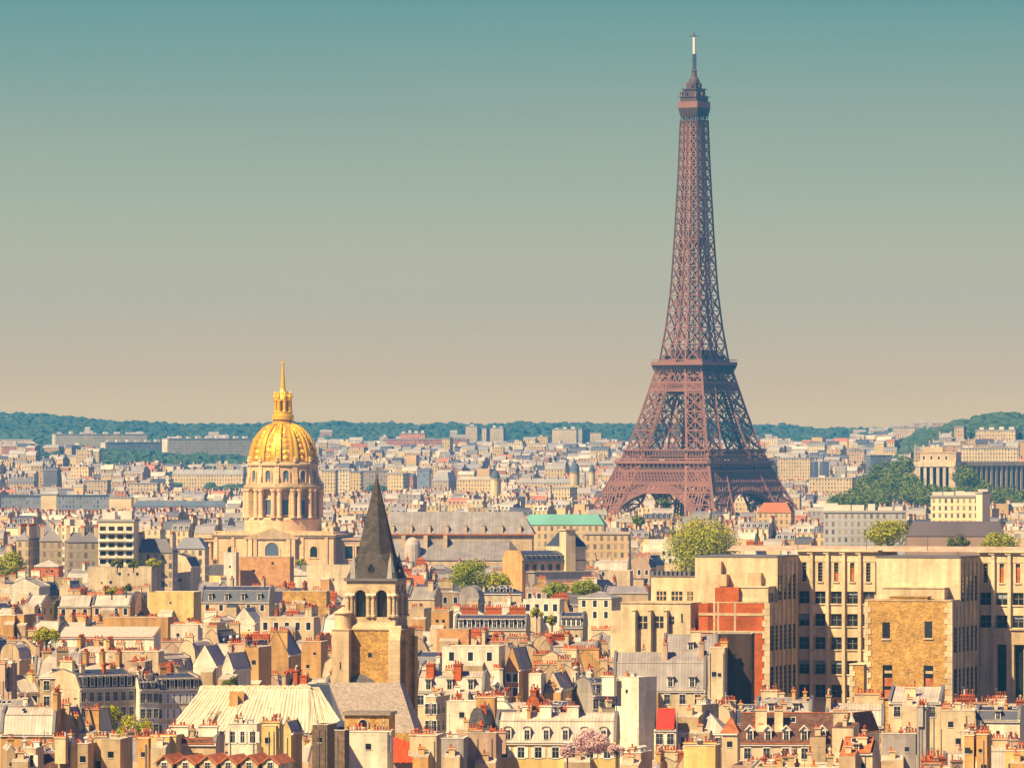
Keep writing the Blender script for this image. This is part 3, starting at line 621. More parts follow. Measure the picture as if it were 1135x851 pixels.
# ------------------------------------------------------------------ medieval church with the pointed spire (tower and roofs) 
def bell_church():
    d = 1230.0; s = d/F; Z = lambda py: wz(py, d); r = lambda px: px*s
    ch = thing('bell_church', 'old stone church with square bell tower and dark pointed slate spire', 'church', (wx(417.5, d), d, 0), radians(-12))
    hw = r(27.5)                                      # half width of the belfry
    tw = thing('bell_tower', None, None); tw.parent = ch
    b = MB(); b.box(-hw-1.0, hw+1.4, -hw-1.0, hw+1.0, 0, Z(697), 0); b.build('shaft', M['stone'], tw)
    b = MB(); b.box(-hw-1.2, hw+1.6, -hw-1.2, hw+1.2, Z(697), Z(695.6)); b.prism([(-hw-1.0, Z(695.6)), (-hw-.05, Z(688)), (hw+.05, Z(688)), (hw+1.0, Z(695.6))], -hw-.05, hw+.05); b.box(-hw-.1, hw+.1, -hw-.1, hw+.1, Z(688), Z(683)); b.build('ledge', M['palestone'], tw)
    # belfry with two arched openings per face
    b = MB(); z0, z1, zs = Z(683), Z(643), Z(659.5)
    R4 = [Matrix.Rotation(k*pi/2, 4, 'Z') for k in range(4)]
    ow = r(6.3); cxs = (-r(12), r(12))
    for R in R4:
        def P(u, o, z): return R @ Vector((u, -hw+o, z))
        edges = [-hw, cxs[0]-ow, cxs[0]+ow, cxs[1]-ow, cxs[1]+ow, hw]
        for i in (0, 2, 4): b.poly([P(edges[i], 0, z0), P(edges[i+1], 0, z0), P(edges[i+1], 0, zs), P(edges[i], 0, zs)])
        n = 10
        for c in cxs:                                # arch heads
            arc = [(c-ow*cos(pi*i/n), zs+ow*sin(pi*i/n)) for i in range(n+1)]
            for i in range(n):
                b.poly([P(arc[i][0], 0, arc[i][1]), P(arc[i+1][0], 0, arc[i+1][1]), P(arc[i+1][0], 0, z1), P(arc[i][0], 0, z1)])
                b.poly([P(arc[i][0], 0, arc[i][1]), P(arc[i+1][0], 0, arc[i+1][1]), P(arc[i+1][0], 1.3, arc[i+1][1]), P(arc[i][0], 1.3, arc[i][1])])
            for e in (-ow, ow): b.poly([P(c+e, 0, z0), P(c+e, 1.3, z0), P(c+e, 1.3, zs), P(c+e, 0, zs)])
        for i in (0, 2, 4): b.poly([P(edges[i], 0, zs), P(edges[i+1], 0, zs), P(edges[i+1], 0, z1), P(edges[i], 0, z1)])
    b.build('belfry', M['palestone'], tw)
    b = MB(); q = hw-1.35; b.box(-q, q, -q, q, z0, z1-.3); b.build('louvre', M['glass'], tw)
    for R in R4:
        for c in cxs:
            mb = MB(); n = 12
            for i in range(n):
                a0, a1 = pi*i/n, pi*(i+1)/n; ro = ow+.75
                p = [R @ Vector((c-rr*cos(t), -hw-.28, zs+rr*sin(t))) for rr, t in ((ow+.05, a0), (ow+.05, a1), (ro, a1), (ro, a0))]
                mb.poly(p); mb.poly([p[2], p[3], p[3]+(R @ Vector((0, .3, 0))), p[2]+(R @ Vector((0, .3, 0)))]); mb.poly([p[0], p[1], p[1]+(R @ Vector((0, .5, 0))), p[0]+(R @ Vector((0, .5, 0)))])
            mb.build('arch', M['tan'], tw)
        for u in (cxs[0]-ow-.55, cxs[0]+ow+.5, cxs[1]-ow-.5, cxs[1]+ow+.55, -hw+.25, hw-.25):
            mb = MB(); p = R @ Vector((u, -hw-.15, 0)); mb.lathe([(.5, z0), (.5, z0+.35), (.3, z0+.5), (.28, zs-.6), (.5, zs-.1), (.5, zs+.15)], 10, 0, p.x, p.y); mb.build('column', M['palestone'], tw)
        for z, w in ((zs+.1, .14),):
            mb = MB()
            for e0, e1 in ((-hw-.2, cxs[0]-ow), (cxs[0]+ow, cxs[1]-ow), (cxs[1]+ow, hw+.2)):
                a = R @ Vector((e0, -hw-.3, z)); c = R @ Vector((e1, -hw+.02, z)); mb.box(min(a.x, c.x), max(a.x, c.x), min(a.y, c.y), max(a.y, c.y), z, z+.32)
            mb.build('string_course', M['trim'], tw)
    b = MB(); b.box(-hw-.5, hw+.5, -hw-.5, hw+.5, z1, z1+.45); b.build('cornice', M['metal'], tw)
    # turret buttress at the near left corner, plain buttress at the right
    b = MB(); bx0, bx1 = -hw-r(12), -hw+r(7); by0, by1 = -hw-3.4, -hw+2.0
    b.box(bx0, bx1, by0, by1, 0, Z(697)); b.box(bx0-.15, bx1+.15, by0-.15, by1, Z(697), Z(696)); b.build('corner_pier', M['tan'], tw)
    b = MB(); tx, ty, tr = (bx0+bx1)/2-.1, (by0+by1)/2, r(9.2); b.lathe([(tr, Z(696)), (tr, Z(679.5)), (tr+.3, Z(679)), (tr+.3, Z(678)), (tr*.4, Z(673.5)), (0, Z(671))], 20, 0, tx, ty); b.build('turret', M['tan'], tw)
    b = MB(); b.box(bx0+1.5, bx0+1.75, by0-.03, by0, Z(740), Z(732)); b.build('slit_window', M['glass'], tw)
    b = MB(); b.box(-.35, .4, -hw-1.04, -hw-1.0, Z(727), Z(722)); b.build('slit_window', M['glass'], tw)
    b = MB()
    b.box(hw-r(5), hw+1.4, -hw-2.2, -hw-1.0, 0, Z(708)); b.prism([(-hw-2.2, Z(708)), (-hw-1.0, Z(692)), (-hw-1.0, Z(708))], hw-r(5), hw+1.4); b.build('buttress', M['palestone'], tw)
    b = MB(); b.box(hw+1.4, hw+2.1, -hw-.5, -hw+2.2, 0, Z(712)); b.box(hw+1.4, hw+2.1, hw-1.8, hw+.6, 0, Z(705)); b.build('buttress', M['stone'], tw)
    # spire: octagon on a square broach, pinnacles at the corners, lucarnes
    sp_ = thing('spire', None, None); sp_.parent = tw
    b = MB(); zb = z1+.45; za = Z(527); ro = hw*1.02
    zk = zb+4.6; t = (zk-zb)/(za-zb); rk = ro*(1-t)*1.0/cos(pi/8)*.94
    sq = [(-ro, -ro), (ro, -ro), (ro, ro), (-ro, ro)]
    oc = [(rk*cos(-pi/2-pi/8+k*pi/4), rk*sin(-pi/2-pi/8+k*pi/4)) for k in range(8)]
    ap = (0, 0, za)
    for k in range(4):
        s0, s1 = sq[k], sq[(k+1) % 4]; o0, o1 = oc[2*k], oc[2*k+1]; o2 = oc[(2*k+2) % 8]
        b.poly([(*s0, zb), (*s1, zb), (*o1, zk), (*o0, zk)]); b.poly([(*s1, zb), (*o2, zk), (*o1, zk)])
    r2 = .16
    for k in range(8):
        o0, o1 = oc[k], oc[(k+1) % 8]
        b.poly([(*o0, zk), (*o1, zk), (o1[0]*.03, o1[1]*.03, za), (o0[0]*.03, o0[1]*.03, za)])
    b.build('spire_roof', M['spireslate'], sp_)
    for sx, sy in ((1, -1), (-1, -1), (1, 1), (-1, 1)):
        b = MB(); c = hw-1.15; b.lathe([(1.35, zb), (.12, Z(616)), (.05, Z(612))], 8, 0, sx*c, sy*c, pi/8); b.build('pinnacle', M['midzinc'], sp_)
    for R in R4:
        b = MB(); y = -ro*.93
        V = lambda u, o, z: R @ Vector((u, y+o, z))
        w = .5; zz0, zz1, zz2 = zb+.5, zb+1.8, zb+2.6
        b.poly([V(-w, 0, zz0), V(w, 0, zz0), V(w, 0, zz1), V(0, 0, zz2), V(-w, 0, zz1)], 1)
        b.poly([V(-w-.2, -.2, zz1-.15), V(0, -.2, zz2+.15), V(0, 3, zz2+.15), V(-w-.2, 2, zz1-.15)], 0); b.poly([V(w+.2, -.2, zz1-.15), V(0, -.2, zz2+.15), V(0, 3, zz2+.15), V(w+.2, 2, zz1-.15)], 0)
        b.poly([V(-w, 0, zz0), V(-w, 0, zz1), V(-w, 2, zz1), V(-w, 1, zz0)], 0); b.poly([V(w, 0, zz0), V(w, 0, zz1), V(w, 2, zz1), V(w, 1, zz0)], 0)
        b.build('lucarne', [M['spireslate'], M['glass']], sp_)
    b = MB(); b.lathe([(.28, za-.6), (.3, za+.3), (.05, za+.6), (.05, Z(517))], 8); b.bar((-.55, 0, Z(520)), (.55, 0, Z(520)), .1); b.build('cross', M['metal'], sp_)
    # choir roof in front of the tower (ridge across the picture) and its side chapels
    # the parent is turned, so work in world axes and turn back
    ang = radians(12)
    def W(px, py, dd):
        dw = d+dd; x = wx(px, dw)-wx(417.5, d); y = dd
        return (x*cos(ang)-y*sin(ang), x*sin(ang)+y*cos(ang), wz(py, dw))
    b = MB(); A_, B_, C_, D_ = W(364, 756, -14), W(443, 756, -14), W(461, 812, -24), W(386, 812, -24)
    b.poly([A_, B_, C_, D_]); b.poly([B_, W(447, 757, -8), W(472, 814, -6), C_]); b.poly([W(364, 756, -14), W(447, 757, -8), W(440, 814, 2), W(360, 790, -2)])
    b.poly([A_, D_, W(376, 812, -22), W(350, 756, -14)], 1)
    b.build('choir_roof', [M['leadroof'], M['slate']], ch)
    b = MB()
    L0, L1, L2, L3 = W(364.5, 757.5, -14.2), W(384, 795, -21), W(372, 800, -21), W(340, 757.5, -14.2)
    b.poly([L0, L1, L2, L3]); b.poly([W(384, 795, -21), W(386, 812, -24), W(372, 812, -24), W(372, 800, -21)]); b.build('transept_roof', M['navyslate'], ch)
    b = MB(); P0, P1, P2 = W(372, 757, -6), W(408, 743.5, -5), W(416, 757, -6); b.poly([P0, P1, P2, W(414, 757, 1), W(374, 757, 1)][:3]); b.poly([P1, P2, W(424, 757, 2), W(412, 745, 3)]); b.poly([P0, P1, W(412, 745, 3), W(376, 757, 3)]); b.build('stair_roof', M['slate'], ch)
    # apse walls
    b = MB()
    for p, q in ((W(386, 812, -24), W(461, 812, -24)), (W(461, 812, -24), W(472, 814, -6)), (W(372, 812, -24), W(386, 812, -24))):
        b.poly([(p[0], p[1], 0), (q[0], q[1], 0), q, p])
    b.build('wall', M['stone'], ch)
    return ch
bell_church()
# ------------------------------------------------------------------ long stone university block on the right
PROT = []                                           # (x0, x1, y0, y1, distance): picture areas kept free by nearer filler houses
FOOT = []                                           # world footprints already taken
OPAQ = []                                           # (distance, x0, x1, top): what really hides houses behind it
def keep(x0, x1, y0, y1, d, solid=True):
    PROT.append((x0, x1, y0, y1, d))
    if solid: OPAQ.append((d, x0, x1, y0))
def glazed(name, parent, quad, bars=(1, 1), glass='glass', frame='metal', lift=.0, blind=0.0):
    """window leaf filling a quad given as origin, across and up vectors and outward normal; sash bars stand proud"""
    o, u, v, n = [Vector(t) for t in quad]; mb = MB()
    mb.poly([o, o+u, o+u+v, o+v], 0)
    t = .09; U = u.normalized(); Vv = v.normalized()
    for i in range(1, bars[0]+1):
        p = o+u*(i/(bars[0]+1)); mb.poly([p-U*t+n*.05, p+U*t+n*.05, p+v+U*t+n*.05, p+v-U*t+n*.05], 1)
    for i in range(1, bars[1]+1):
        p = o+v*(i/(bars[1]+1)); mb.poly([p-Vv*t+n*.06, p+u-Vv*t+n*.06, p+u+Vv*t+n*.06, p+Vv*t+n*.06], 1)
    if blind: mb.poly([o+v*(1-blind)+n*.03, o+u+v*(1-blind)+n*.03, o+u+v+n*.03, o+v+n*.03], 2)
    return mb.build(name, [M[glass], M[frame], M['bluegrey']], parent)
def university():
    d0 = 1400.0; s = d0/F; th = radians(-19); c, sn = cos(th), -sin(th)
    Z = lambda py: wz(py, 1390)
    X = lambda px: (px-884)*s
    Uu = lambda px, v: (X(px)-sn*v)/c
    ub = thing('university_building', 'long cream stone institute with tall wings, window bays and a golden rubble end block', 'university', (wx(884, d0), d0, 0), th)
    CR, TN = M['cream'], M['tan']; rr = random.Random(5)
    def bay_face(name, u0, u1, bays, rows, piers, top):
        wg = thing(name, None, None); wg.parent = ub
        b = MB(); b.box(u0, u1, .6, 15, 0, Z(top)); b.build('wall', TN, wg)
        b = MB(); b.box(u0-.1, u1+.1, -.9, 15.2, Z(top), Z(top)+.35); b.box(u0, u1, -.1, .6, Z(623), Z(top)); b.build('cornice', CR, wg)
        for k, u in enumerate(bays):
            L, Rr = u-1.55, u+1.55
            prev = Z(623)
            for yt, yb, w in rows:
                hw = w*s/c/2
                b = MB(); b.box(L, Rr, 0, .58, Z(yt), prev); 
                if w < 8: b.box(L, u-hw, 0, .58, Z(yb), Z(yt)); b.box(u+hw, Rr, 0, .58, Z(yb), Z(yt))
                b.build('spandrel', CR, wg)
                b = MB(); b.box(u-hw-.2, u+hw+.2, -.25, 0, Z(yb)-.3, Z(yb)); b.build('sill', CR, wg)
                glazed('window', wg, ((u-hw, .5, Z(yb)), (2*hw, 0, 0), (0, 0, Z(yt)-Z(yb)), (0, -1, 0)), (1 if w > 8 else 0, 1 if w > 8 else 5), 'glass', 'metal', blind=rr.choice([0, 0, 0, .3, .5]) if w > 8 else 0)
                if w < 8 and rr.random() < .6: 
                    mb = MB(); mb.box(u-hw, u+hw, .4, .48, Z(yb)+.1, Z(yb)+(Z(yt)-Z(yb))*rr.uniform(.4, .8)); mb.build('blind', M['terracotta'], wg)
                prev = Z(yb)
            b = MB(); b.box(L, Rr, 0, .58, 0, prev-0.01); b.build('spandrel', CR, wg)
        for u in piers:
            b = MB(); b.box(u-.34, u+.34, -.75, .59, 0, Z(614.2)); b.box(u-.9, u+.34, -.9, -.1, Z(614.2), Z(613)); b.build('pilaster', CR, wg)
        return wg
    rows = [(624, 645, 4.8), (656, 669.5, 11), (681, 694.5, 11), (707, 720.5, 11), (733, 748, 11), (760, 774, 11)]
    bx = [891.3, 908.7, 926.1, 943.5, 960.9]
    u0, u1 = Uu(884, 0), Uu(972, 0)
    bay_face('left_front', u0, u1, [Uu(p, 0) for p in bx], rows, [Uu(p, 0) for p in (899.8, 917.2, 934.8, 952.2)], 611.8)
    bx = [1087.3, 1104.6, 1121.9, 1139.2]
    bay_face('right_front', Uu(1080, 0), Uu(1152, 0), [Uu(p, 0) for p in bx], rows[:3], [Uu(p, 0) for p in (1096, 1113.3, 1130.6)], 611.8)
    b = MB(); b.box(Uu(1098, 0), Uu(1152, 0), -1.6, -.05, Z(713), Z(697)); b.box(Uu(1098, 0), Uu(1152, 0), -2.0, -.05, Z(697), Z(695.5)); b.build('lintel', TN, ub)
    for p, q in ((1111.5, 1119.5), (1098, 1101)):
        b = MB(); b.box(Uu(p, 0), Uu(q, 0), -1.5, -.1, 0, Z(713)); b.build('entrance_pier', TN, ub)
    b = MB(); b.box(Uu(1101, 0), Uu(1152, 0), -.12, -.04, 0, Z(713)); b.build('entrance_void', M['glass'], ub)  # dark sheet paints the shade of the open void between the piers
    # wings: upper block, lower block, slit windows in the shaded side
    def wing(name, uL, uR, top, vF, lowL, lowtop, vL, lowmat, upvis, lowvis):
        wg = thing(name, None, None); wg.parent = ub
        b = MB(); b.box(uL, uR, vF, .55, 0, Z(top)); b.build('wall', CR, wg)
        b = MB(); b.box(uL-.15, uR+.15, vF-.15, .5, Z(top), Z(top)+.3); b.build('cornice', M['metal'], wg)
        lw = thing('end_block', None, None); 
        b = MB(); b.box(lowL, uR-.02, vL, vF-.02, 0, Z(lowtop)); blk = b.build('end_block', lowmat, wg); bpy.data.objects.remove(lw)
        b = MB(); b.box(lowL-.1, uR+.12, vL-.12, vF-.03, Z(lowtop), Z(lowtop)+.25); b.build('coping', TN, wg)
        b = MB(); b.box(uR, uR+.35, vL, vF, 0, Z(lowtop)); b.box(uR, uR+.3, vF, -.1, 0, Z(top)); b.build('side_wall', TN, wg)
        for (vv, yt, yb) in upvis+lowvis:
            n = 2.0*.5
            glazed('slit_window', wg, ((uR+.42, vv-1.0, Z(yb)), (0, 2.1, 0), (0, 0, Z(yt)-Z(yb)), (1, 0, 0)), (0, 5), 'glass', 'metal')
        vsu = sorted({round(t[0], 2) for t in upvis+lowvis})
        for vv in vsu:
            tt = top if vv > vF else lowtop
            b = MB(); b.box(uR+.3, uR+.62, vv+1.3, vv+2.0, 0, Z(tt+6)); b.build('side_rib', CR, wg)
        return wg
    uv = [(-14.4, 637, 664), (-11.0, 637, 664), (-7.6, 637, 664), (-4.2, 637, 664)]
    lv = [(v, a, b_) for v in (-20.6, -17.6, -14.4, -11.0, -7.6, -4.2) for a, b_ in ((692, 719), (737, 768))]
    w1 = wing('left_wing', Uu(769, -16), 0, 617, -16, Uu(782, -22), 667, -22, M['brick'], uv, lv)
    # brick end with pale bands
    b = MB(); L = Uu(772, -22); b.box(L, Uu(790, -22), -22.0, -16.05, 0, Z(668)); b.box(Uu(789.8, -22), Uu(815.5, -22), -22.06, -16.05, 0, Z(650)); b.build('brick_parapet', M['brick'], w1)
    b = MB(); b.box(L, -.05, -22.15, -21.9, Z(681), Z(678)); b.box(L, -.05, -22.16, -21.9, Z(700), Z(697.5))
    for p in (793.5, 811.5, 789, 845.5): b.box(Uu(p-1, -22), Uu(p+1, -22), -22.13, -21.9, 0, Z(667 if p > 800 or p < 790 else 667))
    b.build('stone_band', M['tan'], w1)
    for k in range(17):
        b = MB(); z = Z(667)-1.25*k; w = 1.1 if k % 2 else .65; b.box(-w-.1, .42, -22.22, -21.9, z-1.2, z); b.build('quoin', CR, w1)
    b = MB(); b.box(Uu(816, -21), -.3, -21, -16.05, Z(667)+.3, Z(650)); b.box(Uu(815.5, -21), -.1, -21.2, -16.05, Z(650), Z(650)+.3); b.build('roof_cabin', CR, w1)
    for v in (-19.6, -17.9): glazed('window', w1, ((-.22, v-.5, Z(665)), (0, 1.0, 0), (0, 0, 1.7), (1, 0, 0)), (0, 0))
    b = MB(); b.box(Uu(792, -18), Uu(803, -18), -18, -16.05, Z(650)+.2, Z(636)); b.box(Uu(794, -17.5), Uu(797, -17.5), -17.5, -16.1, Z(636), Z(622)); b.build('flue', TN, w1)
    b = MB(); b.box(Uu(826, -17), Uu(841, -17), -17.3, -16.05, Z(649), Z(634)); b.build('flue', TN, w1)
    uR2 = Uu(1080, 0)
    w2 = wing('middle_wing', Uu(965, -16), uR2, 616.5, -16, Uu(951, -23), 663, -23, M['stone'], uv, lv)
    b = MB(); b.box(Uu(977, -23), Uu(1017, -23), -23.03, -20, Z(664), Z(659)); b.box(Uu(976, -23), Uu(1018, -23), -23.2, -20, Z(659), Z(658)); b.build('stone_parapet', M['stone'], w2)
    b = MB(); b.box(Uu(971, -19), Uu(1037, -19), -19.5, -16.05, Z(663)+.3, Z(649.5)); b.box(Uu(970.5, -19), Uu(1037.5, -19), -19.7, -16.05, Z(649.5), Z(648.5)); b.build('roof_cabin', CR, w2)
    for side in (Uu(951, -23), uR2):
        for k in range(24):
            b = MB(); z = Z(664)-1.15*k; w = 1.25 if k % 2 else .7
            if side < uR2: b.box(side-.12, side+w, -23.15, -22.7, z-1.1, z)
            else: b.box(side-w, side+.42, -23.15, -22.7, z-1.1, z)
            b.build('quoin', CR, w2)
    for p, yt, yb in ((973.2, 686.5, 704), (1018, 685, 703)):
        u = Uu(p, -23); w = 4*s/c
        b = MB(); b.box(u-w-.25, u+w+.25, -23.25, -22.9, Z(yb)-.35, Z(yb)); b.build('sill', CR, w2)
        glazed('window', w2, ((u-w, -23.06, Z(yb)), (2*w, 0, 0), (0, 0, Z(yt)-Z(yb)), (0, -1, 0)), (0, 0))
    for p in (974.5, 1018):
        u = Uu(p, -23); w = 5*s/c
        glazed('window', w2, ((u-w, -23.06, Z(772)), (2*w, 0, 0), (0, 0, Z(733)-Z(772)), (0, -1, 0)), (0, 0))
        for a_, b_ in ((739, 742), (747, 756), (760, 770)):
            mb = MB(); mb.box(u-w*.55, u+w, -23.12, -23.07, Z(b_), Z(a_)); mb.build('window_panel', M['terracotta'] if a_ > 740 else M['tan'], w2)
    b = MB(); b.box(Uu(934.5, -24), Uu(951, -23)-.05, -24, -12, 0, Z(733)); b.build('low_block', M['stone'], w2)
    b = MB(); b.box(Uu(933.5, -24), Uu(951, -23)+.2, -24.2, -11.8, Z(733), Z(731.8)); b.build('coping', CR, w2)
    for k in range(9):
        b = MB(); z = Z(734)-1.1*k; u = Uu(934.5, -24); b.box(u-.1, u+(1.1 if k % 2 else .6), -24.12, -23.8, z-1.05, z); b.build('quoin', CR, w2)
    # low roof seen over the parapet, rooftop masts
    b = MB(); b.prism([(2, Z(611.5)), (7, Z(606)), (9, Z(606)), (14, Z(611.5))], Uu(815, 7), Uu(1152, 7)); b.build('roof', M['pink'], ub)
    for p in (803, 880, 955, 1021):
        b = MB(); u = Uu(p, 0); b.bar((u, 3, Z(612)), (u, 3, Z(596)), .16); b.build('mast', M['metal'], ub)
    keep(769, 1135, 608, 770, 1385); FOOT.append((wx(772, 1400)-1, 80+wx(884, 1400), 1340, 1420))
    # pale stepped block to its left
    st = thing('stepped_block', 'plain cream stepped block with square windows, left of the red brick end wall', 'office block', (wx(770, 1400), 1400, 0), th)
    X2 = lambda px: (px-770)*s
    U2 = lambda px, v: (X2(px)-sn*v)/c
    b = MB(); b.box(U2(722, 0), U2(776, 0), 0, 12, 0, Z(640)); b.build('upper_wall', CR, st)
    b = MB(); b.box(U2(722, 0)-.2, U2(776, 0), -.2, 12, Z(640), Z(639)); b.build('coping', M['metal'], st)
    b = MB(); b.box(U2(687, -16), U2(763, -16), -16, -.02, 0, Z(668)); b.box(U2(676, -14), U2(690, -14), -14, -.02, 0, Z(677)); b.build('lower_wall', CR, st)
    b = MB(); b.box(U2(686.5, -16), U2(763.5, -16), -16.2, 0, Z(668), Z(667)); b.build('coping', TN, st)
    for p, w in ((733.5, 10.5), (750.5, 12), (765, 6)):
        glazed('window', st, ((U2(p-w/2, 0), -.06, Z(666.5)), (w*s/c, 0, 0), (0, 0, 10*s), (0, -1, 0)), (2, 1), 'glass', 'tan')
    for p, w, yt, yb in ((711.5, 10, 682, 696), (729.5, 10, 682, 695), (743, 4.5, 682, 690.5)):
        glazed('window', st, ((U2(p-w/2, -16), -16.06, Z(yb)), (w*s/c, 0, 0), (0, 0, (yb-yt)*s), (0, -1, 0)), (1, 1), 'glass', 'tan')
    glazed('slit_window', st, ((U2(753, -16), -16.06, Z(689)), (1.7*s, 0, 0), (0, 0, 10*s), (0, -1, 0)), (0, 0))
    for p in (703.5, 720.5, 738):
        b = MB(); b.box(U2(p-1.8, -16), U2(p+1.8, -16), -17.6, -16.01, 0, Z(676)); b.box(U2(p-2, -16), U2(p+2, -16), -17.8, -16.01, Z(676), Z(675.3)); b.build('pier', CR, st)
    b = MB()
    for k in range(9): b.box(U2(724+k*5, 3), U2(727+k*5, 3), 2, 6, Z(640)+.2, Z(634.5))
    b.build('roof_vent', M['metal'], st)
    keep(682, 776, 633, 703, 1378); FOOT.append((wx(674, 1400), wx(776, 1400), 1366, 1425))
university()
keep(368, 462, 515, 755, 1230, False); OPAQ.extend([(1230, 404, 433, 575), (1230, 390, 446, 628), (1230, 372, 458, 692)]); keep(340, 470, 755, 812, 1205); FOOT.append((wx(338, 1200), wx(475, 1200), 1178, 1250))
keep(228, 402, 395, 621, 2850, False); OPAQ.extend([(2850, 230, 400, 594), (2850, 274, 354, 500)]); FOOT.append((wx(222, 2850), wx(412, 2850), 2805, 2900))
keep(664, 886, 35, 563, 4100, False); FOOT.append((wx(655, 4100), wx(890, 4100), 4010, 4190))
# ------------------------------------------------------------------ town houses
CACHE = {}
def cached(key, fn):
    if key not in CACHE: CACHE[key] = fn()
    return CACHE[key]
R1 = lambda x, q=.5: max(q, round(x/q)*q)
def pot_mesh(k, m):
    def f():
        b = MB()
        if k == 0: b.lathe([(.14, 0), (.12, .45), (.16, .48), (.16, .58), (.11, .58)], 8)
        elif k == 1: b.lathe([(.14, 0), (.13, .75), (.17, .78), (.17, .85)], 8)
        else: b.lathe([(.13, 0), (.12, .6), (.26, .66), (.05, .95)], 8)
        return b.mesh('chimney_pot', M[m])
    return cached(('pot', k, m), f)
def stack_mesh(w, t, h, m, far, pots):
    """a chimney slab; the far ones carry their pots in the same mesh"""
    def f():
        b = MB(); b.box(-w/2, w/2, -t/2, t/2, -3, h, 0); b.box(-w/2-.14, w/2+.14, -t/2-.14, t/2+.14, h, h+.22, 0); b.box(-w/2+.05, w/2-.05, -t/2+.1, t/2-.1, h+.22, h+.34, 1)
        if far:
            for i in range(pots):
                if (i*7+int(w*3)) % 5 == 0: continue
                x = -w/2+w*(i+.5)/pots; q = .75+.25*((i*5) % 4)/3; b.lathe([(.17, h+.3), (.15, h+.3+.6*q), (.19, h+.3+.62*q), (.18, h+.3+.72*q)], 6, 1, x, 0)
        return b.mesh('chimney', [M[m], M['potclay']])
    return cached(('stack', w, t, h, m, far, pots), f)
def dormer_mesh(kind, w, h, roofm):
    def f():
        b = MB(); y = 0
        b.poly([(-w/2, y, 0), (w/2, y, 0), (w/2, y, h), (-w/2, y, h)], 1)
        iw, ih = w*.66, h*.86
        b.poly([(-iw/2, y-.04, h*.06), (iw/2, y-.04, h*.06), (iw/2, y-.04, ih), (-iw/2, y-.04, ih)], 2)
        b.box(-.035, .035, y-.08, y-.05, h*.06, ih, 4); b.box(-iw/2, iw/2, y-.08, y-.05, h*.55-.03, h*.55+.03, 4)
        b.poly([(-w/2, y, 0), (-w/2, y, h), (-w/2, 2.2, h), (-w/2, 1.2, 0)], 0); b.poly([(w/2, y, 0), (w/2, 1.2, 0), (w/2, 2.2, h), (w/2, y, h)], 0)
        if kind == 'flat': b.box(-w/2-.2, w/2+.2, y-.35, 2.4, h, h+.16, 3)
        elif kind == 'gable':
            P = h+.55*w; o = .28
            b.poly([(-w/2, y, h), (w/2, y, h), (0, y, P-.1)], 1)
            for sg in (-1, 1):
                b.poly([(sg*(w/2+o), y-.3, h-.12), (0, y-.3, P+.1), (0, 3, P+.1), (sg*(w/2+o), 2.4, h-.12)], 3)
                b.poly([(sg*(w/2+o), y-.3, h-.12), (0, y-.3, P+.1), (0, y-.3, P-.12), (sg*(w/2+o), y-.3, h-.32)], 1)
        else:
            n = 6; pts = [(-(w/2+.15)*cos(pi*i/n), h+w*.33*sin(pi*i/n)) for i in range(n+1)]
            for i in range(n): b.poly([(pts[i][0], y-.25, pts[i][1]), (pts[i+1][0], y-.25, pts[i+1][1]), (pts[i+1][0], 2.4, pts[i+1][1]), (pts[i][0], 2.4, pts[i][1])], 3)
            b.poly([(p[0], y-.05, p[1]) for p in pts], 1)
        return b.mesh('dormer', [M[roofm], M['trim'], M['glass'], M['zinc' if kind != 'gable' else 'trim'], M['sash']])
    return cached(('dormer', kind, w, h, roofm), f)
def window_mesh(w, h, sh):
    def f():
        b = MB(); f_ = .1
        b.box(-w/2-f_, w/2+f_, -.10, 0, -.18, 0, 1); b.box(-w/2-f_, -w/2, -.08, 0, 0, h, 1); b.box(w/2, w/2+f_, -.08, 0, 0, h, 1); b.box(-w/2-f_, w/2+f_, -.10, 0, h, h+.2, 1)
        b.poly([(-w/2, -.02, 0), (w/2, -.02, 0), (w/2, -.02, h), (-w/2, -.02, h)], 0)
        b.box(-.035, .035, -.06, -.03, 0, h, 3); b.box(-w/2, w/2, -.06, -.03, h*.62, h*.62+.06, 3)
        if sh:
            b.box(-w/2-f_-.6, -w/2-f_, -.12, 0, 0, h, 1); b.box(w/2+f_, w/2+f_+.6, -.12, 0, 0, h, 1)
        else:
            for k in range(5): b.box(-w/2+w*k/4-.02, -w/2+w*k/4+.02, -.25, -.22, 0, .8, 2)
            b.box(-w/2, w/2, -.26, -.21, .8, .86, 2)
        return b.mesh('window', [M['glass'], M['trim'], M['metal'], M['sash']])
    return cached(('win', w, h, sh), f)
def skylight_mesh():
    def f():
        b = MB(); b.box(-.45, .45, -.65, .65, 0, .12, 0); b.poly([(-.36, -.55, .13), (.36, -.55, .13), (.36, .55, .13), (-.36, .55, .13)], 1); return b.mesh('skylight', [M['trim'], M['glass']])
    return cached('sky', f)
def antenna_mesh(k):
    def f():
        b = MB(); h = (3.2, 4.2, 2.4)[k]; b.bar((0, 0, -.5), (0, 0, h), .07, 0)
        if k != 2:
            b.bar((-.7, 0, h*.9), (.7, .3, h*.9), .05, 0)
            for j in range(5): x = -.6+.3*j; b.bar((x, -.35, h*.9), (x, .35, h*.9), .035, 0)
        else: b.lathe([(.05, h*.6), (.42, h*.72), (.46, h*.75)], 10, 0, .2, -.2)
        return b.mesh('antenna', M['palemetal' if k == 2 else 'metal'])
    return cached(('ant', k), f)
def vent_mesh(k):
    def f():
        b = MB()
        if k == 0: b.box(-.5, .5, -.4, .4, -.3, .9, 0); b.box(-.6, .6, -.5, .5, .9, 1.0, 0)
        else: b.lathe([(.28, -.3), (.28, .9), (.5, 1.0), (.5, 1.15), (.1, 1.35)], 10)
        return b.mesh('roof_vent', M['palemetal'])
    return cached(('vent', k), f)
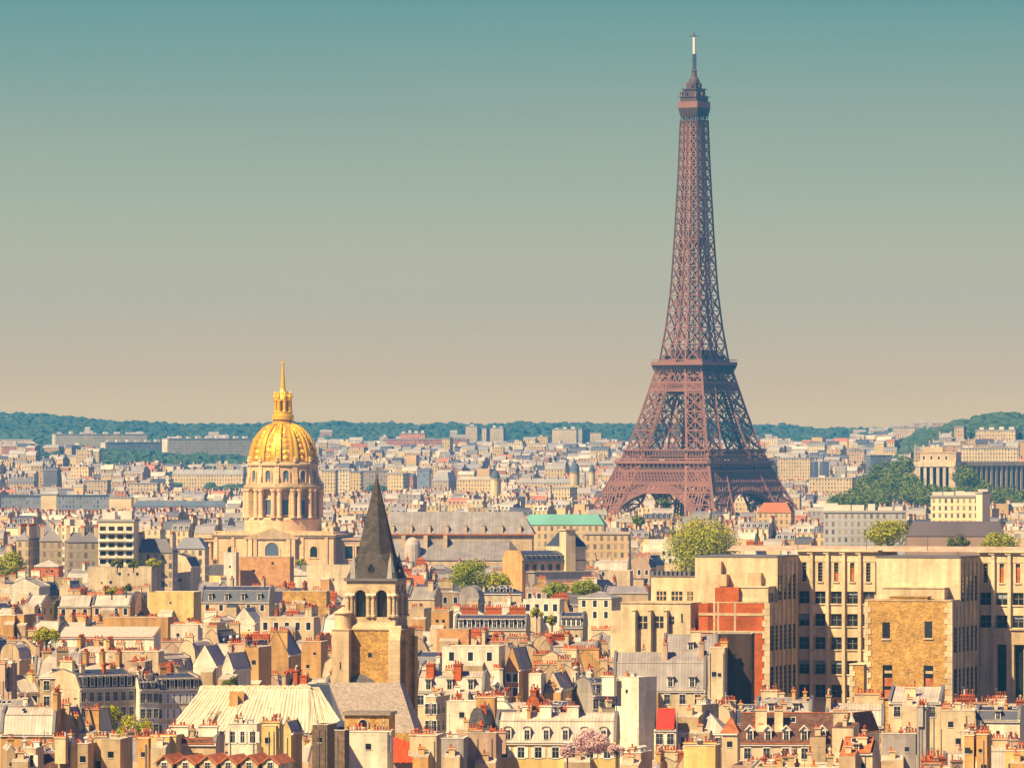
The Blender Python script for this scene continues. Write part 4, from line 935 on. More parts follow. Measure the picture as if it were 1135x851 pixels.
def roofpoint(prof, y):
    for (a, b), (c, d) in zip(prof, prof[1:]):
        if min(a, c) <= y <= max(a, c) and abs(c-a) > 1e-6: return b+(d-b)*(y-a)/(c-a)
    return max(p[1] for p in prof)

HOUSES = []
def house(x, y, w, dp, ze, zr, typ, rz=0.0, wall='cream', roof='zinc', near=True, stacks=None, dorm=0, dkind='flat', win=None, label=None, group='old town houses packed below the viewpoint', rnd=None, blind=None, name='town_house', cat='house', roofwall=None, extra=True, cw=None, zbase=0, endon=False, annex=None):
    """w across local x, dp along local y; typ m mansard, c curved mansard, g gable, h hip, f flat, s shed; ridge along local x"""
    rr = rnd or random.Random(int(x*13+y*7))
    root = thing(name, label, cat, (x, y, zbase), rz, group)
    hw, hd = w/2, dp/2; H = zr-ze
    prof = None
    if typ == 'm': i = min(.42*H, hd*.35); prof = [(-hd, ze), (-hd+i, ze+.74*H), (0, zr), (hd-i, ze+.74*H), (hd, ze)]
    elif typ == 'c': prof = [(-hd+.0, ze)]+[(-hd*.98+hd*.98*(1-cos(t*pi/8)), ze+H*(sin(t*pi/8))**.8) for t in range(1, 5)]; prof = prof+[(-a, b) for a, b in prof[-2::-1]]
    elif typ == 'g': prof = [(-hd, ze), (0, zr), (hd, ze)]
    elif typ == 's': prof = [(-hd, ze), (hd, zr), (hd+.01, ze)]
    # walls
    b = MB(); b.box(-hw, hw, -hd, hd, 0, ze, 0, bottom=False)
    if prof:
        for sx in (-1, 1):
            pts = [(sx*hw, p[0], p[1]) for p in prof]; b.poly(pts if sx < 0 else pts[::-1], 0)
        if rr.random() < .8 or typ == 'm':            # party walls stand a little above the roof
            up = [(p[0]*1.01, p[1]+.32) for p in prof]; full = [(prof[0][0], ze-.3)]+up+[(prof[-1][0], ze-.3)]
            for sx in (-1, 1):
                xa, xb = (hw-.38, hw+.03) if sx > 0 else (-hw-.03, -hw+.38)
                b.prism(full, xa, xb, 0)
                b.prism([(p[0]*1.012, p[1]+.01) for p in up]+[(p[0]*1.012, p[1]+.13) for p in up[::-1]], xa-.06, xb+.06, 3, skip_bottom=False)
    if typ == 'f':
        for q in ((-hw, hw, -hd, -hd+.25), (-hw, hw, hd-.25, hd), (-hw, -hw+.25, -hd+.25, hd-.25), (hw-.25, hw, -hd+.25, hd-.25)): b.box(*q, ze+.01, zr, 0)
        b.box(-hw-.08, hw+.08, -hd-.08, -hd+.3, zr, zr+.1, 1); b.box(hw-.3, hw+.08, -hd+.3, hd, zr, zr+.1, 1)
    b.box(-hw-.02, hw+.02, -hd-.3, -hd-.003, ze-.32, ze-.02, 1) if typ in 'mcghs' else None
    # windows of the walls that face us
    wl = []
    rows, bays = win if win else (0, 0)
    bw, bh = 1.15, 1.85
    for rI in range(rows):
        for k in range(bays):
            z = ze-.75-bh-3.1*rI
            if z > 1: wl.append((-hw, -hd+dp*(k+.5)/bays, z, 3) if endon else (-hw+w*(k+.5)/bays, -hd, z, 0))
    if rows and rz < -.12 and not endon:
        nb = max(1, int(dp/3.2))
        for rI in range(rows):
            for k in range(nb):
                z = ze-.75-bh-3.1*rI
                if z > 1: wl.append((hw, -hd+dp*(k+.5)/nb, z, 1))
    if blind:                                         # a few odd small openings in blank gables
        for k in range(blind):
            z = ze-2.4-2.9*rr.randint(0, 1)-k*.01; f = (k+.5)/blind*1.4-.7; wl.append((-hw, f*hd, z, 4) if endon else (f*hw, -hd, z, 2))
    for (u, v, z, side) in wl:
        if side == 2: 
            q = rr.choice([.28, .35, .45]); b.box(u-q-.08, u+q+.08, v-.1, v-.002, z-.12, z-.02, 1); b.poly([(u-q, v-.07, z), (u+q, v-.07, z), (u+q, v-.07, z+q*2.2), (u-q, v-.07, z+q*2.2)], 2)
        elif side == 4:
            q = rr.choice([.28, .35, .45]); b.box(u-.1, u-.002, v-q-.08, v+q+.08, z-.12, z-.02, 1); b.poly([(u-.07, v-q, z), (u-.07, v+q, z), (u-.07, v+q, z+q*2.2), (u-.07, v-q, z+q*2.2)], 2)
        elif not near:
            if side == 3:
                b.poly([(u-.045, v-.75, z-.2), (u-.045, v+.75, z-.2), (u-.045, v+.75, z+bh+.2), (u-.045, v-.75, z+bh+.2)], 1); b.poly([(u-.065, v-.55, z), (u-.065, v+.55, z), (u-.065, v+.55, z+bh), (u-.065, v-.55, z+bh)], 2)
            elif side == 0:
                b.poly([(u-.75, v-.02, z-.2), (u+.75, v-.02, z-.2), (u+.75, v-.02, z+bh+.2), (u-.75, v-.02, z+bh+.2)], 1); b.poly([(u-.55, v-.04, z), (u+.55, v-.04, z), (u+.55, v-.04, z+bh), (u-.55, v-.04, z+bh)], 2)
            else: b.poly([(u+.04, v-.55, z), (u+.04, v+.55, z), (u+.04, v+.55, z+bh), (u+.04, v-.55, z+bh)], 2)
    if near:                                          # rain pipes and a string line
        for k in range(rr.randint(0, 2)):
            v = rr.uniform(-hd*.8, hd*.8); u = rr.uniform(-hw*.9, hw*.9)
            if endon: b.box(-hw-.14, -hw-.02, v-.06, v+.06, 0, ze-rr.uniform(0, 1), 3)
            else: b.box(u-.06, u+.06, -hd-.14, -hd-.02, 0, ze-.4, 3)
    b.build('wall', [M[wall], M['trim'], M['glass'], M['metal']], root)
    if near:
        sh = rr.random() < .3
        for (u, v, z, side) in wl:
            if side == 0: link('window', window_mesh(bw, bh, sh), root, (u, v, z))
            elif side == 3: link('window', window_mesh(bw, bh, sh), root, (u-.032, v, z), -pi/2)
            elif side == 1: link('window', window_mesh(bw, bh, False), root, (u, v, z), pi/2)
    # roof
    b = MB()
    if prof:
        b.prism([(p[0], p[1]+.02) for p in prof[:-1]]+[(prof[-1][0], prof[-1][1]+.02)] if typ != 's' else [(p[0], p[1]+.05) for p in prof[:2]], -hw+.36, hw-.36, 0, caps=False)
        if typ in 'mg': b.box(-hw+.38, hw-.38, -.16, .16, zr-.02, zr+.14, 1)
        if typ == 'm': p = prof[1]; b.box(-hw+.38, hw-.38, p[0]-.12, p[0]+.06, p[1]-.04, p[1]+.12, 1)
        b.box(-hw+.3, hw-.3, -hd-.42, -hd+.06, ze-.02, ze+.12, 1)
    elif typ == 'h':
        k = min(hd, hw)*.92; o = .35
        A = [(-hw-o, -hd-o, ze), (hw+o, -hd-o, ze), (hw+o, hd+o, ze), (-hw-o, hd+o, ze)]; r0, r1 = (-max(hw-k, .2), 0, zr), (max(hw-k, .2), 0, zr)
        b.poly([A[0], A[1], r1, r0]); b.poly([A[1], A[2], r1]); b.poly([A[2], A[3], r0, r1]); b.poly([A[3], A[0], r0]); b.poly(A[::-1]); b.bar(r0, r1, .25, 1)
    elif typ == 'f': b.poly([(-hw+.25, -hd+.25, ze+.12), (hw-.25, -hd+.25, ze+.12), (hw-.25, hd-.25, ze+.12), (-hw+.25, hd-.25, ze+.12)])
    b.build('roof', [M[roof], M['zinc' if roof in ('slate', 'navyslate', 'midzinc', 'zinc') else 'terracotta']], root)
    # dormers
    if dorm and typ in 'mcgh':
        dw, dh = 1.25, min(2.0, max(1.2, .6*H if typ != 'g' else .5*H)); dw = 1.25 if dh > 1.4 else 1.0
        me = dormer_mesh(dkind, dw, R1(dh, .2), roof)
        for k in range(dorm):
            u = -hw+.5+(w-1)*(k+.5)/dorm
            if typ == 'h': u *= .7
            zz = ze+.10*H
            if typ in 'mc': yy = -hd+.12
            else: yy = -hd+hd*.12+.1
            link('dormer', me, root, (u, yy, zz))
    # chimney stacks: (u, v, wide, thick, height above local roof, along y?)
    for st in (stacks or []):
        u, v, sw, tt, hh, turn = st
        base = zr if not prof else roofpoint(prof, v)
        if typ == 'f': base = ze
        if typ == 'h': base = ze+.6*H
        sw = R1(sw, .5); hh = R1(hh, .25); np_ = max(2, min(11, int(sw/.5)))
        cm = cw or wall
        c = link('chimney', stack_mesh(sw, tt, hh, cm, not near, np_), root, (u, v, base), pi/2 if turn else 0)
        if near:
            mk = rr.choice(['potclay', 'potclay', 'potdark', 'potdark', 'potpale'])
            for k in range(np_):
                if rr.random() < .12: continue
                p = link('chimney_pot', pot_mesh(rr.choice([0, 0, 1, 2]), mk if rr.random() < .9 else 'palemetal'), c, (-sw/2+sw*(k+.5)/np_, 0, hh+.3)); p.scale = (1.15, 1.15, rr.uniform(.75, 1.2))
    if extra and annex:                                # lean-to against the wall that faces us
        aw, ad, ah, off, am = annex
        b = MB(); fy = -hd if not endon else -hw
        q = [(off-aw/2, fy-ad), (off+aw/2, fy-ad), (off+aw/2, fy-.03), (off-aw/2, fy-.03)]; zt = [ah, ah, ah+ad*.35, ah+ad*.35]
        if endon: q = [(y_, -x_) for x_, y_ in q]
        for k in range(4): j = (k+1) % 4; b.poly([(*q[k], 0), (*q[j], 0), (*q[j], zt[j]), (*q[k], zt[k])], 0)
        b.poly([(*q[k], zt[k]+.02) for k in range(4)], 1); an = b.build('annex', [M[am], M[roof if roof != 'gravel' else 'zinc']], root)
        if near: link('chimney', stack_mesh(1.0, .7, 1.0, am, True, 2), an, ((q[0][0]+q[2][0])/2, (q[0][1]+q[2][1])/2, ah+.4))
    if extra:
        if near:
            for k in range(rr.choice([1, 1, 2, 3])):
                v = rr.uniform(-hd*.55, hd*.55); zb_ = roofpoint(prof, v) if prof and typ != 's' else (ze if typ == 'f' else ze+.4*H)
                if typ in 'hs': continue
                sw = rr.choice([.6, 1.0, 1.5]); link('chimney', stack_mesh(sw, .6, rr.choice([.75, 1.0, 1.5]), rr.choice([wall, 'brick', 'cream', 'ochre']), True, max(1, int(sw/.4))), root, (rr.uniform(-hw*.75, hw*.75), v, zb_), rr.choice([0, pi/2]))
        if near and prof and rr.random() < .5 and typ in 'mg':
            for k in range(rr.randint(1, 3)):
                yy = -hd*rr.uniform(.2, .45); zz = roofpoint(prof, yy); sl = atan2(roofpoint(prof, yy+.2)-zz, .2)
                o = link('skylight', skylight_mesh(), root, (rr.uniform(-hw*.7, hw*.7), yy, zz+.03)); o.rotation_euler = (sl, 0, 0)
        if rr.random() < (.55 if near else .25): link('antenna', antenna_mesh(rr.randint(0, 2)), root, (rr.uniform(-hw*.8, hw*.8), rr.uniform(-.5, .5), zr-.2))
        if near and typ in 'fmg':
            for k in range(rr.randint(1, 3) if typ == 'f' else 0): link('roof_vent', vent_mesh(rr.randint(0, 1)), root, (rr.uniform(-hw*.7, hw*.7), rr.uniform(-hd*.6, hd*.3), ze+.2))
    HOUSES.append(dict(o=root, x=x, y=y, w=w, dp=dp, z=zr, rz=rz, typ=typ, wall=wall, roof=roof, endon=endon, n=len(stacks or []), dorm=dorm, win=win, dk=dkind, blind=blind))
    return root

def hero(x0, x1, yt, ye, yb, H, typ, wall='cream', roof='zinc', rz=-10, dp=11, label=None, d=None, fullw=False, **kw):
    """a house laid out from its place in the photo: H is the real height of its top, which fixes its distance. Capital typ: gable end faces us"""
    d = d or F*(EYE-H)/(yt-HOR); H = wz(yt, d); s = d/F
    W = (x1-x0)*s; th = radians(rz); c, sn = abs(cos(th)), abs(sin(th))
    up = typ.isupper(); t = typ.lower()
    face = (W-dp*sn)/c if sn > .05 else W          # the side wall takes its share of the width
    if face < W*.4: face = W*.75; dp = (W-face*c)/max(sn, .05)
    if fullw: face = W/c
    zt = H; ze = wz(ye, d) if ye else (H-.5 if t == 'f' else H-3)
    x = wx((x0+x1)/2, d); y = d+dp/2*c
    if fullw: x -= sin(th)*dp/2
    hr = random.Random(int(x0*3+yt))
    if 'blind' not in kw and not kw.get('win') and wall != 'darkwall': kw['blind'] = hr.choice([None, 1, 2, 3])
    if kw.get('extra', True) and hr.random() < .6 and W > 3.5 and wall != 'darkwall':
        kw['annex'] = (min(W*.6, hr.uniform(2.5, 5)), hr.uniform(1.5, 3), wz(yb, d)+(wz(yt, d)-wz(yb, d))*hr.uniform(.1, .45), hr.uniform(-.2, .2)*W, hr.choice(['cream', 'white', 'tan', 'ochre', 'beige']))
    if up: r = house(x, y, dp, face, ze, zt, t, th+pi/2, wall, roof, label=label, near=d < 1330, endon=True, **kw)
    else: r = house(x, y, face, dp, ze, zt, t, th, wall, roof, label=label, near=d < 1330, **kw)
    keep(x0, x1, yt, yb, d); FOOT.append((x-W/2, x+W/2, d, d+dp+2))
    return r
# ------------------------------------------------------------------ houses one can single out in the photo
S = lambda *a: list(a)
# stacks are (u, v, wide, thick, high, turned); for gable ends facing us local x runs away from us, so v runs across
hero(0, 66, 785, 814, 822, 19.5, 'm', 'ochre', 'zinc', rz=-6, dp=9, stacks=S((1, 3.2, 9, .8, 1.2, 0), (4.6, 0, 4, .8, 2.4, 1)), label='house with broad pale zinc mansard and ochre chimney wall, low at far left edge')
hero(66, 94, 784, 812, 826, 19.2, 'G', 'tan', 'midzinc', rz=-14, dp=12, stacks=S((-5, .5, 3, .8, 2, 1)), label='narrow house with steep grey zinc slope, between pale mansard and small street tree')
hero(92, 122, 786, 812, 824, 19.0, 'G', 'ochre', 'midzinc', rz=-14, dp=12, stacks=S((-5, -.5, 2.5, .8, 2, 1)), label='ochre sided house with sloping zinc roof just left of the street trees')
hero(-4, 17, 826, 832, 851, 19, 'G', 'beige', 'zinc', rz=8, dp=12, label='beige gable end in the bottom left corner of the photo')
hero(14, 44, 829, 831, 851, 18.5, 'f', 'cream', 'gravel', rz=-4, dp=9, win=(1, 2), label='flat cream block with round corner bay near the bottom left corner')
hero(64, 86, 821, None, 851, 19.5, 'f', 'tan', 'gravel', rz=-28, dp=10, stacks=S((0, -2, 2, .8, 1, 0)), label='bare wall house with shaded right side under red chimney pots, bottom left')
hero(86, 112, 824, None, 851, 19.4, 'f', 'beige', 'gravel', rz=-12, dp=10, label='dull beige blank wall below the sloping zinc roofs, bottom left')
hero(112, 143, 819, None, 851, 20, 'f', 'tan', 'gravel', rz=-8, dp=10, stacks=S((-2, -3, 2, .8, .8, 0)), label='tan flat topped wall just under the bushy street tree')
hero(153, 171, 818, None, 851, 20.5, 'f', 'ochre', 'gravel', rz=-6, dp=9, label='narrow ochre block left of the row of small gables', stacks=S((0, -3, 2.5, .8, .5, 0)))
hero(171, 199, 816, None, 838, 21, 'f', 'yellow', 'gravel', rz=-10, dp=9, stacks=S((0, -3, 4, .8, .5, 0)), label='yellow flat topped house with chimney pots right above the leftmost small gable')
# the street that runs away to the right behind the trees
hero(44, 94, 737, 750, 782, 22.5, 'h', 'beige', 'zinc', rz=-4, dp=12, win=(3, 3), dorm=2, label='corner house with pale hipped zinc roof above the two street trees')
hero(90, 157, 743, 762, 808, 22.0, 'm', 'cream', 'navyslate', rz=40, dp=11, d=1296, fullw=True, win=(4, 8), dorm=8, label='shaded street front with dark blue mansard full of dormers, behind the street trees', stacks=S((-6, 1, 4, .8, 2, 1)))
hero(155, 176, 752, 764, 810, 22.0, 'm', 'white', 'navyslate', rz=36, dp=11, d=1300, fullw=True, win=(4, 3), dorm=2, label='slim white street front between the dark mansard and the cream tarpaulin')
hero(176, 224, 747, 764, 810, 22.5, 'm', 'cream', 'navyslate', rz=30, dp=11, d=1306, fullw=True, win=(4, 7), dorm=5, label='cream street front with rows of tall windows, just left of the pleated tarpaulin', stacks=S((-5, 1, 4, .8, 2.5, 1)))
hero(138, 166, 733, 741, 752, 23, 'F', 'pink', 'gravel', rz=-6, dp=9, label='pinkish blank wall rising behind the dark blue mansard')
hero(86, 140, 736, 742, 746, 22, 'g', 'ochre', 'zinc', rz=-8, dp=9, d=1345, stacks=S((-3.5, -1, 3, .8, 2.4, 1), (0, -1, 3, .8, 2.4, 1), (3.5, -1, 3, .8, 2.4, 1)), label='ochre house with four broad chimney slabs in a row above the blue mansard')
# in front of the tarpaulin
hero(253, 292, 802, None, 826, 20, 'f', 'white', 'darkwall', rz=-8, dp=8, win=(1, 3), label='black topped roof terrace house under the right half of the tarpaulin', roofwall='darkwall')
hero(292, 313, 804, None, 838, 20.5, 'f', 'yellow', 'gravel', rz=-10, dp=6, stacks=S((0, -2, 3, .9, 1.0, 0)), label='tall yellow chimney house in front of the tarpaulin')
hero(312, 333, 800, 812, 838, 20.5, 'G', 'yellow', 'zinc', rz=-10, dp=9, label='yellow gable wall at the right end of the tarpaulin roof')
hero(196, 246, 817, 824, 836, 20.5, 'm', 'tan', 'tile', rz=-6, dp=9, stacks=S((-3.4, 0, 3, 1.2, 1.4, 0), (1.2, 0, 3, 1.2, 1.5, 0)), label='dark roofed house with two stout white chimneys under the tarpaulin', cw='white')
# right of the church roof
hero(346, 372, 803, None, 851, 20, 'f', 'netting', 'zinc', rz=-10, dp=8, label='scaffold wrapped in brown netting right of the tarpaulin', extra=False, name='netted_scaffold', cat='scaffold', group=None)
hero(371, 387, 809, None, 851, 19.3, 'f', 'netting', 'navyslate', rz=-24, dp=8, label='dark netted wall left of the big blank white wall', extra=False, group=None)
hero(387, 435, 811, None, 846, 18.5, 'f', 'white', 'gravel', rz=-5, dp=10, stacks=S((-2, -4, 3.5, .8, .5, 0), (2, -4, 3.5, .8, .5, 0)), label='big blank white wall with chimney pots left of the orange roof')
hero(462, 491, 815, None, 846, 18, 'f', 'cream', 'gravel', rz=-7, dp=9, stacks=S((-1, -3, 4, .8, .6, 0)), label='cream walled house right of the bright orange roof')
hero(489, 519, 818, None, 848, 18, 'f', 'grey', 'gravel', rz=-5, dp=9, label='grey rendered wall between cream wall and pink wall, bottom centre')
hero(517, 556, 812, None, 851, 18.5, 'f', 'pink', 'gravel', rz=-6, dp=9, stacks=S((-1, -3, 2, .8, .7, 0), (3, -3, 2, .8, .6, 0)), label='pinkish blank wall left of the yellow mansard house')
hero(519, 549, 786, 818, 820, 20.5, 'C', 'slate', 'slate', rz=-10, dp=10, label='house with dark bulging curved roof near the bottom centre', blind=1)
hero(495, 532, 777, None, 818, 20.5, 'f', 'white', 'gravel', rz=-4, dp=8, stacks=S((-1, -3, 2, .8, .6, 0)), label='high blank white wall left of the dark curved roof')
hero(528, 551, 773, None, 790, 21.5, 'f', 'ochre', 'gravel', rz=-4, dp=6, stacks=S((0, -2, 3.5, .8, .6, 0)), label='ochre chimney block behind the dark curved roof')
hero(472, 498, 772, None, 812, 20.5, 'f', 'cream', 'gravel', rz=-14, dp=10, win=(2, 2), label='cream house with open loggia just right of the grey church roof')
hero(460, 543, 745, 766, 777, 22.0, 'm', 'cream', 'zinc', rz=-7, dp=10, win=(1, 6), dorm=3, stacks=S((-4.0, -2.4, 1.4, 3.0, 2.0, 0), (1.4, -2.4, 1.4, 3.0, 2.0, 0)), cw='brick', label='long cream mansard with two dark red chimney slabs right of bell tower')
hero(490, 560, 716, None, 742, 23, 'f', 'white', 'gravel', rz=-8, dp=10, win=(1, 3), label='white flat house with orange patch wall above the long cream mansard')
hero(484, 522, 697, None, 716, 23.5, 'f', 'orangebrick', 'gravel', rz=-5, dp=6, label='orange brick screen wall on the roofs right of the bell tower')
hero(560, 590, 718, 742, 768, 22.5, 'G', 'ochre', 'zinc', rz=-14, dp=12, win=(2, 2), label='orange gable front with a tall window right of the white flat house')
# yellow mansard house
hero(549, 688, 791, 823, 851, 19.5, 'm', 'yellow', 'zinc', rz=-5, dp=10, win=(1, 7), stacks=S((-5.4, -1.5, 1.6, 1.2, 1.8, 0), (-2.0, -1.5, 2.2, 1.2, 1.8, 0), (2.8, -1.5, 2.2, 1.2, 1.8, 0)), cw='white', dorm=6, dkind='round', label='yellow house with wide pale two slope mansard behind the pink blossom tree')
hero(582, 606, 772, 794, 796, 21.5, 'C', 'brick', 'tile', rz=-8, dp=8, stacks=S((-3, 0, 1.5, 1, 1, 0)), label='rounded red brick gable just above the yellow mansard house')
hero(604, 637, 778, 796, 800, 21, 'm', 'white', 'navyslate', rz=-8, dp=8, dorm=1, label='dark mansard with single white dormer beside the rounded brick gable')
hero(586, 606, 747, None, 776, 22.5, 'f', 'white', 'gravel', rz=-8, dp=8, stacks=S((0, -2.5, 2, .8, .5, 0)), label='white chimney wall left of the plain cream gable, centre of the roofs')
hero(604, 636, 746, 764, 780, 22.5, 'G', 'cream', 'zinc', rz=-12, dp=12, label='plain cream gable above the dark single dormer mansard')
hero(634, 642, 745, None, 794, 21.8, 'f', 'white', 'gravel', rz=-10, dp=4, stacks=S((0, -1, 1, .8, .5, 0)), label='left one of two slim white chimney slabs beside tall white block')
hero(650, 659, 746, None, 794, 21.7, 'f', 'white', 'gravel', rz=-10, dp=4, stacks=S((0, -1, 1, .8, .5, 0)), label='right one of two slim white chimney slabs beside tall white block')
hero(636, 684, 752, 770, 796, 21.3, 'm', 'grey', 'navyslate', rz=24, dp=9, win=(2, 4), dorm=3, label='shaded house with dark mansard between the slim white slabs and tall block')
hero(682, 728, 750, None, 832, 22.0, 'f', 'white', 'gravel', rz=-42, dp=13, d=1195, stacks=S((-3, -4, 3, .8, .6, 0)), label='tall windowless white block with beige right side, lower centre right')
# slate mansard group
hero(680, 786, 724, 765, 781, 25.2, 'm', 'cream', 'midzinc', rz=-4, dp=11, win=(1, 6), dorm=4, stacks=S((1.0, -1.0, 3.4, .9, 2.2, 1), (8.2, 0, 4, .9, 2, 1)), cw='pink', label='big lavender grey mansard with white dormers left of the dark gable wall')
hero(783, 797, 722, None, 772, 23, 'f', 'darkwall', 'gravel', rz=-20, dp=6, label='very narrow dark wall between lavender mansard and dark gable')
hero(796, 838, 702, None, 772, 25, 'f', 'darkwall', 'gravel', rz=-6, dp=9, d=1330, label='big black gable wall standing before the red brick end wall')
hero(786, 808, 718, None, 772, 24.5, 'f', 'cream', 'gravel', rz=-6, dp=9, d=1322, label='thin cream house at the left of the black gable wall', stacks=S((0, -3, 1.5, .8, .5, 0)))
hero(735, 800, 704, 722, 726, 25.5, 'g', 'cream', 'midzinc', rz=-5, dp=10, dorm=1, stacks=S((1, -2, 2, .9, 2, 0)), d=1345, label='grey roofed house between the stepped cream block and lavender mansard')
# red roof and neighbours
hero(725, 753, 786, 808, 828, 20.0, 'g', 'white', 'redsheet', rz=-5, dp=7, win=(1, 2), label='small white house with bright red sheet roof', extra=False)
hero(752, 812, 786, 812, 822, 19.8, 'h', 'white', 'zinc', rz=-9, dp=9, win=(1, 4), label='white house with low cream zinc roof right of the bright red roof')
hero(756, 798, 781, None, 800, 20.5, 'f', 'cream', 'gravel', rz=-24, dp=8, label='cream blank gable block behind the low cream zinc roof')
hero(800, 822, 796, 812, 822, 19.6, 'h', 'tan', 'terracotta', rz=-6, dp=7, label='small terracotta roof left of the brown tiled house', extra=False)
hero(818, 948, 791, 824, 836, 19.4, 'g', 'cream', 'tile', rz=-3, dp=10, win=(1, 6), dorm=6, dkind='gable', stacks=S((-6.0, -2.6, 2, 1.0, 3.2, 0), (-2.9, -2.6, 1.4, 1.0, 3.2, 0), (7.9, -2.2, 2.5, 1.0, 2.6, 0)), label='long brown tiled roof with row of white gabled dormers, bottom right')
hero(838, 905, 774, 789, 792, 21, 'm', 'cream', 'midzinc', rz=-6, dp=9, dorm=2, stacks=S((-3, 2, 3, .8, 1.6, 0)), label='grey mansard house directly behind the long brown tiled roof')
hero(936, 978, 790, 812, 818, 19.8, 'G', 'white', 'tile', rz=-24, dp=10, label='white walled house with brown slope right of the gabled dormers')
hero(930, 978, 818, 834, 851, 18.5, 'g', 'cream', 'terracotta', rz=-12, dp=8, dorm=1, label='small terracotta roof with skylight below the brown tiled house')
hero(978, 1019, 813, None, 851, 18.5, 'f', 'grey', 'gravel', rz=-4, dp=9, stacks=S((2, -3, 2, .8, .6, 0)), label='weathered grey wall below the golden rubble block')
hero(1016, 1031, 783, None, 840, 20.2, 'f', 'grey', 'gravel', rz=-24, dp=4, stacks=S((0, -1, 1.2, .8, .5, 0)), label='tall thin grey chimney slab below the golden rubble block')
hero(985, 1050, 763, 778, 786, 22.2, 's', 'cream', 'zinc', rz=-8, dp=9, win=(1, 3), stacks=S((-1, -1, 2, .8, 1.4, 0)), label='pale single slope zinc roof at the foot of the golden rubble block')
hero(1044, 1084, 787, None, 826, 20.4, 'f', 'cream', 'gravel', rz=-4, dp=9, label='large blank cream wall at the right, left of the cream gable', stacks=S((-2, 2, 2, .8, .6, 0)))
hero(1082, 1140, 784, 798, 816, 20.6, 'm', 'white', 'navyslate', rz=-10, dp=9, dorm=1, label='white wall with dark blue skylight slope at far right edge')
hero(1069, 1083, 815, None, 851, 19.0, 'f', 'ochre', 'gravel', rz=-8, dp=4, stacks=S((0, -1, 1.5, .9, .5, 0)), label='narrow ochre chimney slab, left one of the pair near bottom right')
hero(1083, 1101, 814, None, 851, 19.2, 'f', 'ochre', 'gravel', rz=-12, dp=5, stacks=S((0, -1.5, 2, .9, .5, 0)), label='broad ochre chimney slab, right one of the pair near bottom right')
hero(1114, 1140, 832, None, 851, 19, 'f', 'yellow', 'gravel', rz=-6, dp=6, stacks=S((0, -2, 3, .9, .5, 0)), label='yellow chimney wall in the bottom right corner')
hero(758, 800, 826, None, 851, 19.0, 'f', 'yellow', 'gravel', rz=-10, dp=6, stacks=S((-1.6, -2, 2, .9, .8, 0), (1.6, -2, 2, .9, .8, 0)), label='yellow double chimney wall bottom centre right')
hero(690, 724, 834, None, 851, 18.5, 'f', 'pink', 'gravel', rz=-14, dp=8, label='pink wall at the bottom edge below tall windowless white block')
# middle left
hero(10, 52, 642, 650, 664, 23, 'G', 'white', 'zinc', rz=-10, dp=14, d=2010, label='white gable end with dark doorway far left, above the beige gables', blind=2, name='town_house')
hero(27, 58, 660, 671, 681, 22.5, 'g', 'cream', 'zinc', rz=-20, dp=9, win=(1, 3), label='small cream house with plain pale gable roof at left, behind ochre walls')
hero(64, 104, 660, 672, 682, 22.5, 'g', 'tan', 'zinc', rz=-6, dp=9, win=(1, 3), stacks=S((-2, 1, 1.5, 1, 2, 0)), label='left house of the pair with long pale eaves, far left')
hero(102, 148, 660, 671, 682, 22.8, 'g', 'ochre', 'zinc', rz=-6, dp=9, win=(1, 4), label='right house of the pair with long pale eaves, beside the brown pyramid')
hero(146, 165, 659, 681, 682, 22.8, 'h', 'pink', 'tile', rz=-40, dp=8, label='steep brown pyramid roof left of the large yellow wall', extra=False)
hero(163, 221, 656, 660, 684, 23, 'F', 'yellow', 'gravel', rz=-8, dp=12, label='large plain yellow wall left of the navy mansard with white dormers')
hero(114, 190, 684, None, 698, 22.5, 'f', 'ochre', 'gravel', rz=-5, dp=10, stacks=S((-6, -3, 2, .8, .5, 0), (4, -3, 2, .8, .5, 0)), label='long low ochre wall above the wide flat pale roof at left')
hero(62, 175, 696, 706, 710, 21.0, 's', 'white', 'gravel', rz=-4, dp=14, label='wide flat whitish roof beside the rounded courtyard tree at left', extra=False)
hero(0, 19, 682, None, 698, 22.6, 'f', 'ochre', 'gravel', rz=-4, dp=9, label='ochre wall left one of two at far left edge, under the pale gables')
hero(19, 36, 681, None, 698, 22.8, 'f', 'ochre', 'gravel', rz=-14, dp=9, label='ochre wall right one of two at far left edge, under the pale gables')
hero(222, 304, 650, 667, 676, 24, 'm', 'tan', 'navyslate', rz=-8, dp=11, win=(1, 5), dorm=4, stacks=S((-2, 1, 2.6, .9, 2.6, 1), (7.5, 1, 3, .9, 2.6, 1)), label='navy mansard with white dormers below the orange brick wall, left of spire')
hero(313, 365, 655, None, 672, 24, 'f', 'stone', 'gravel', rz=-6, dp=8, label='orange rubble wall left of the bell tower belfry')
hero(258, 292, 674, 690, 692, 23, 'G', 'white', 'zinc', rz=-12, dp=11, label='white gable below the navy mansard with white dormers')
hero(288, 352, 684, None, 702, 23, 'f', 'cream', 'midzinc', rz=-6, dp=9, win=(1, 5), label='cream block with five tall windows left of the bell tower')
hero(189, 222, 692, None, 704, 22.4, 'f', 'white', 'gravel', rz=-4, dp=8, label='white box house left of the cream block with five windows', stacks=S((3.5, -2, 1.4, .9, .6, 0)))
hero(270, 299, 717, 724, 762, 22.6, 'F', 'ochre', 'gravel', rz=-14, dp=10, stacks=S((-4, 0, 3.5, .8, .5, 1)), label='ochre wall with peeling patch above the tarpaulin')
hero(292, 332, 700, 726, 742, 24, 'G', 'ochre', 'midzinc', rz=-12, dp=12, stacks=S((-5, -.5, 4, .9, 1, 1)), label='ochre party wall with steep grey slope left of the bell tower')
hero(334, 362, 711, None, 744, 23, 'f', 'ochre', 'gravel', rz=-8, dp=9, stacks=S((0, -3, 3, .8, .6, 0)), label='ochre block against the left side of the bell tower')
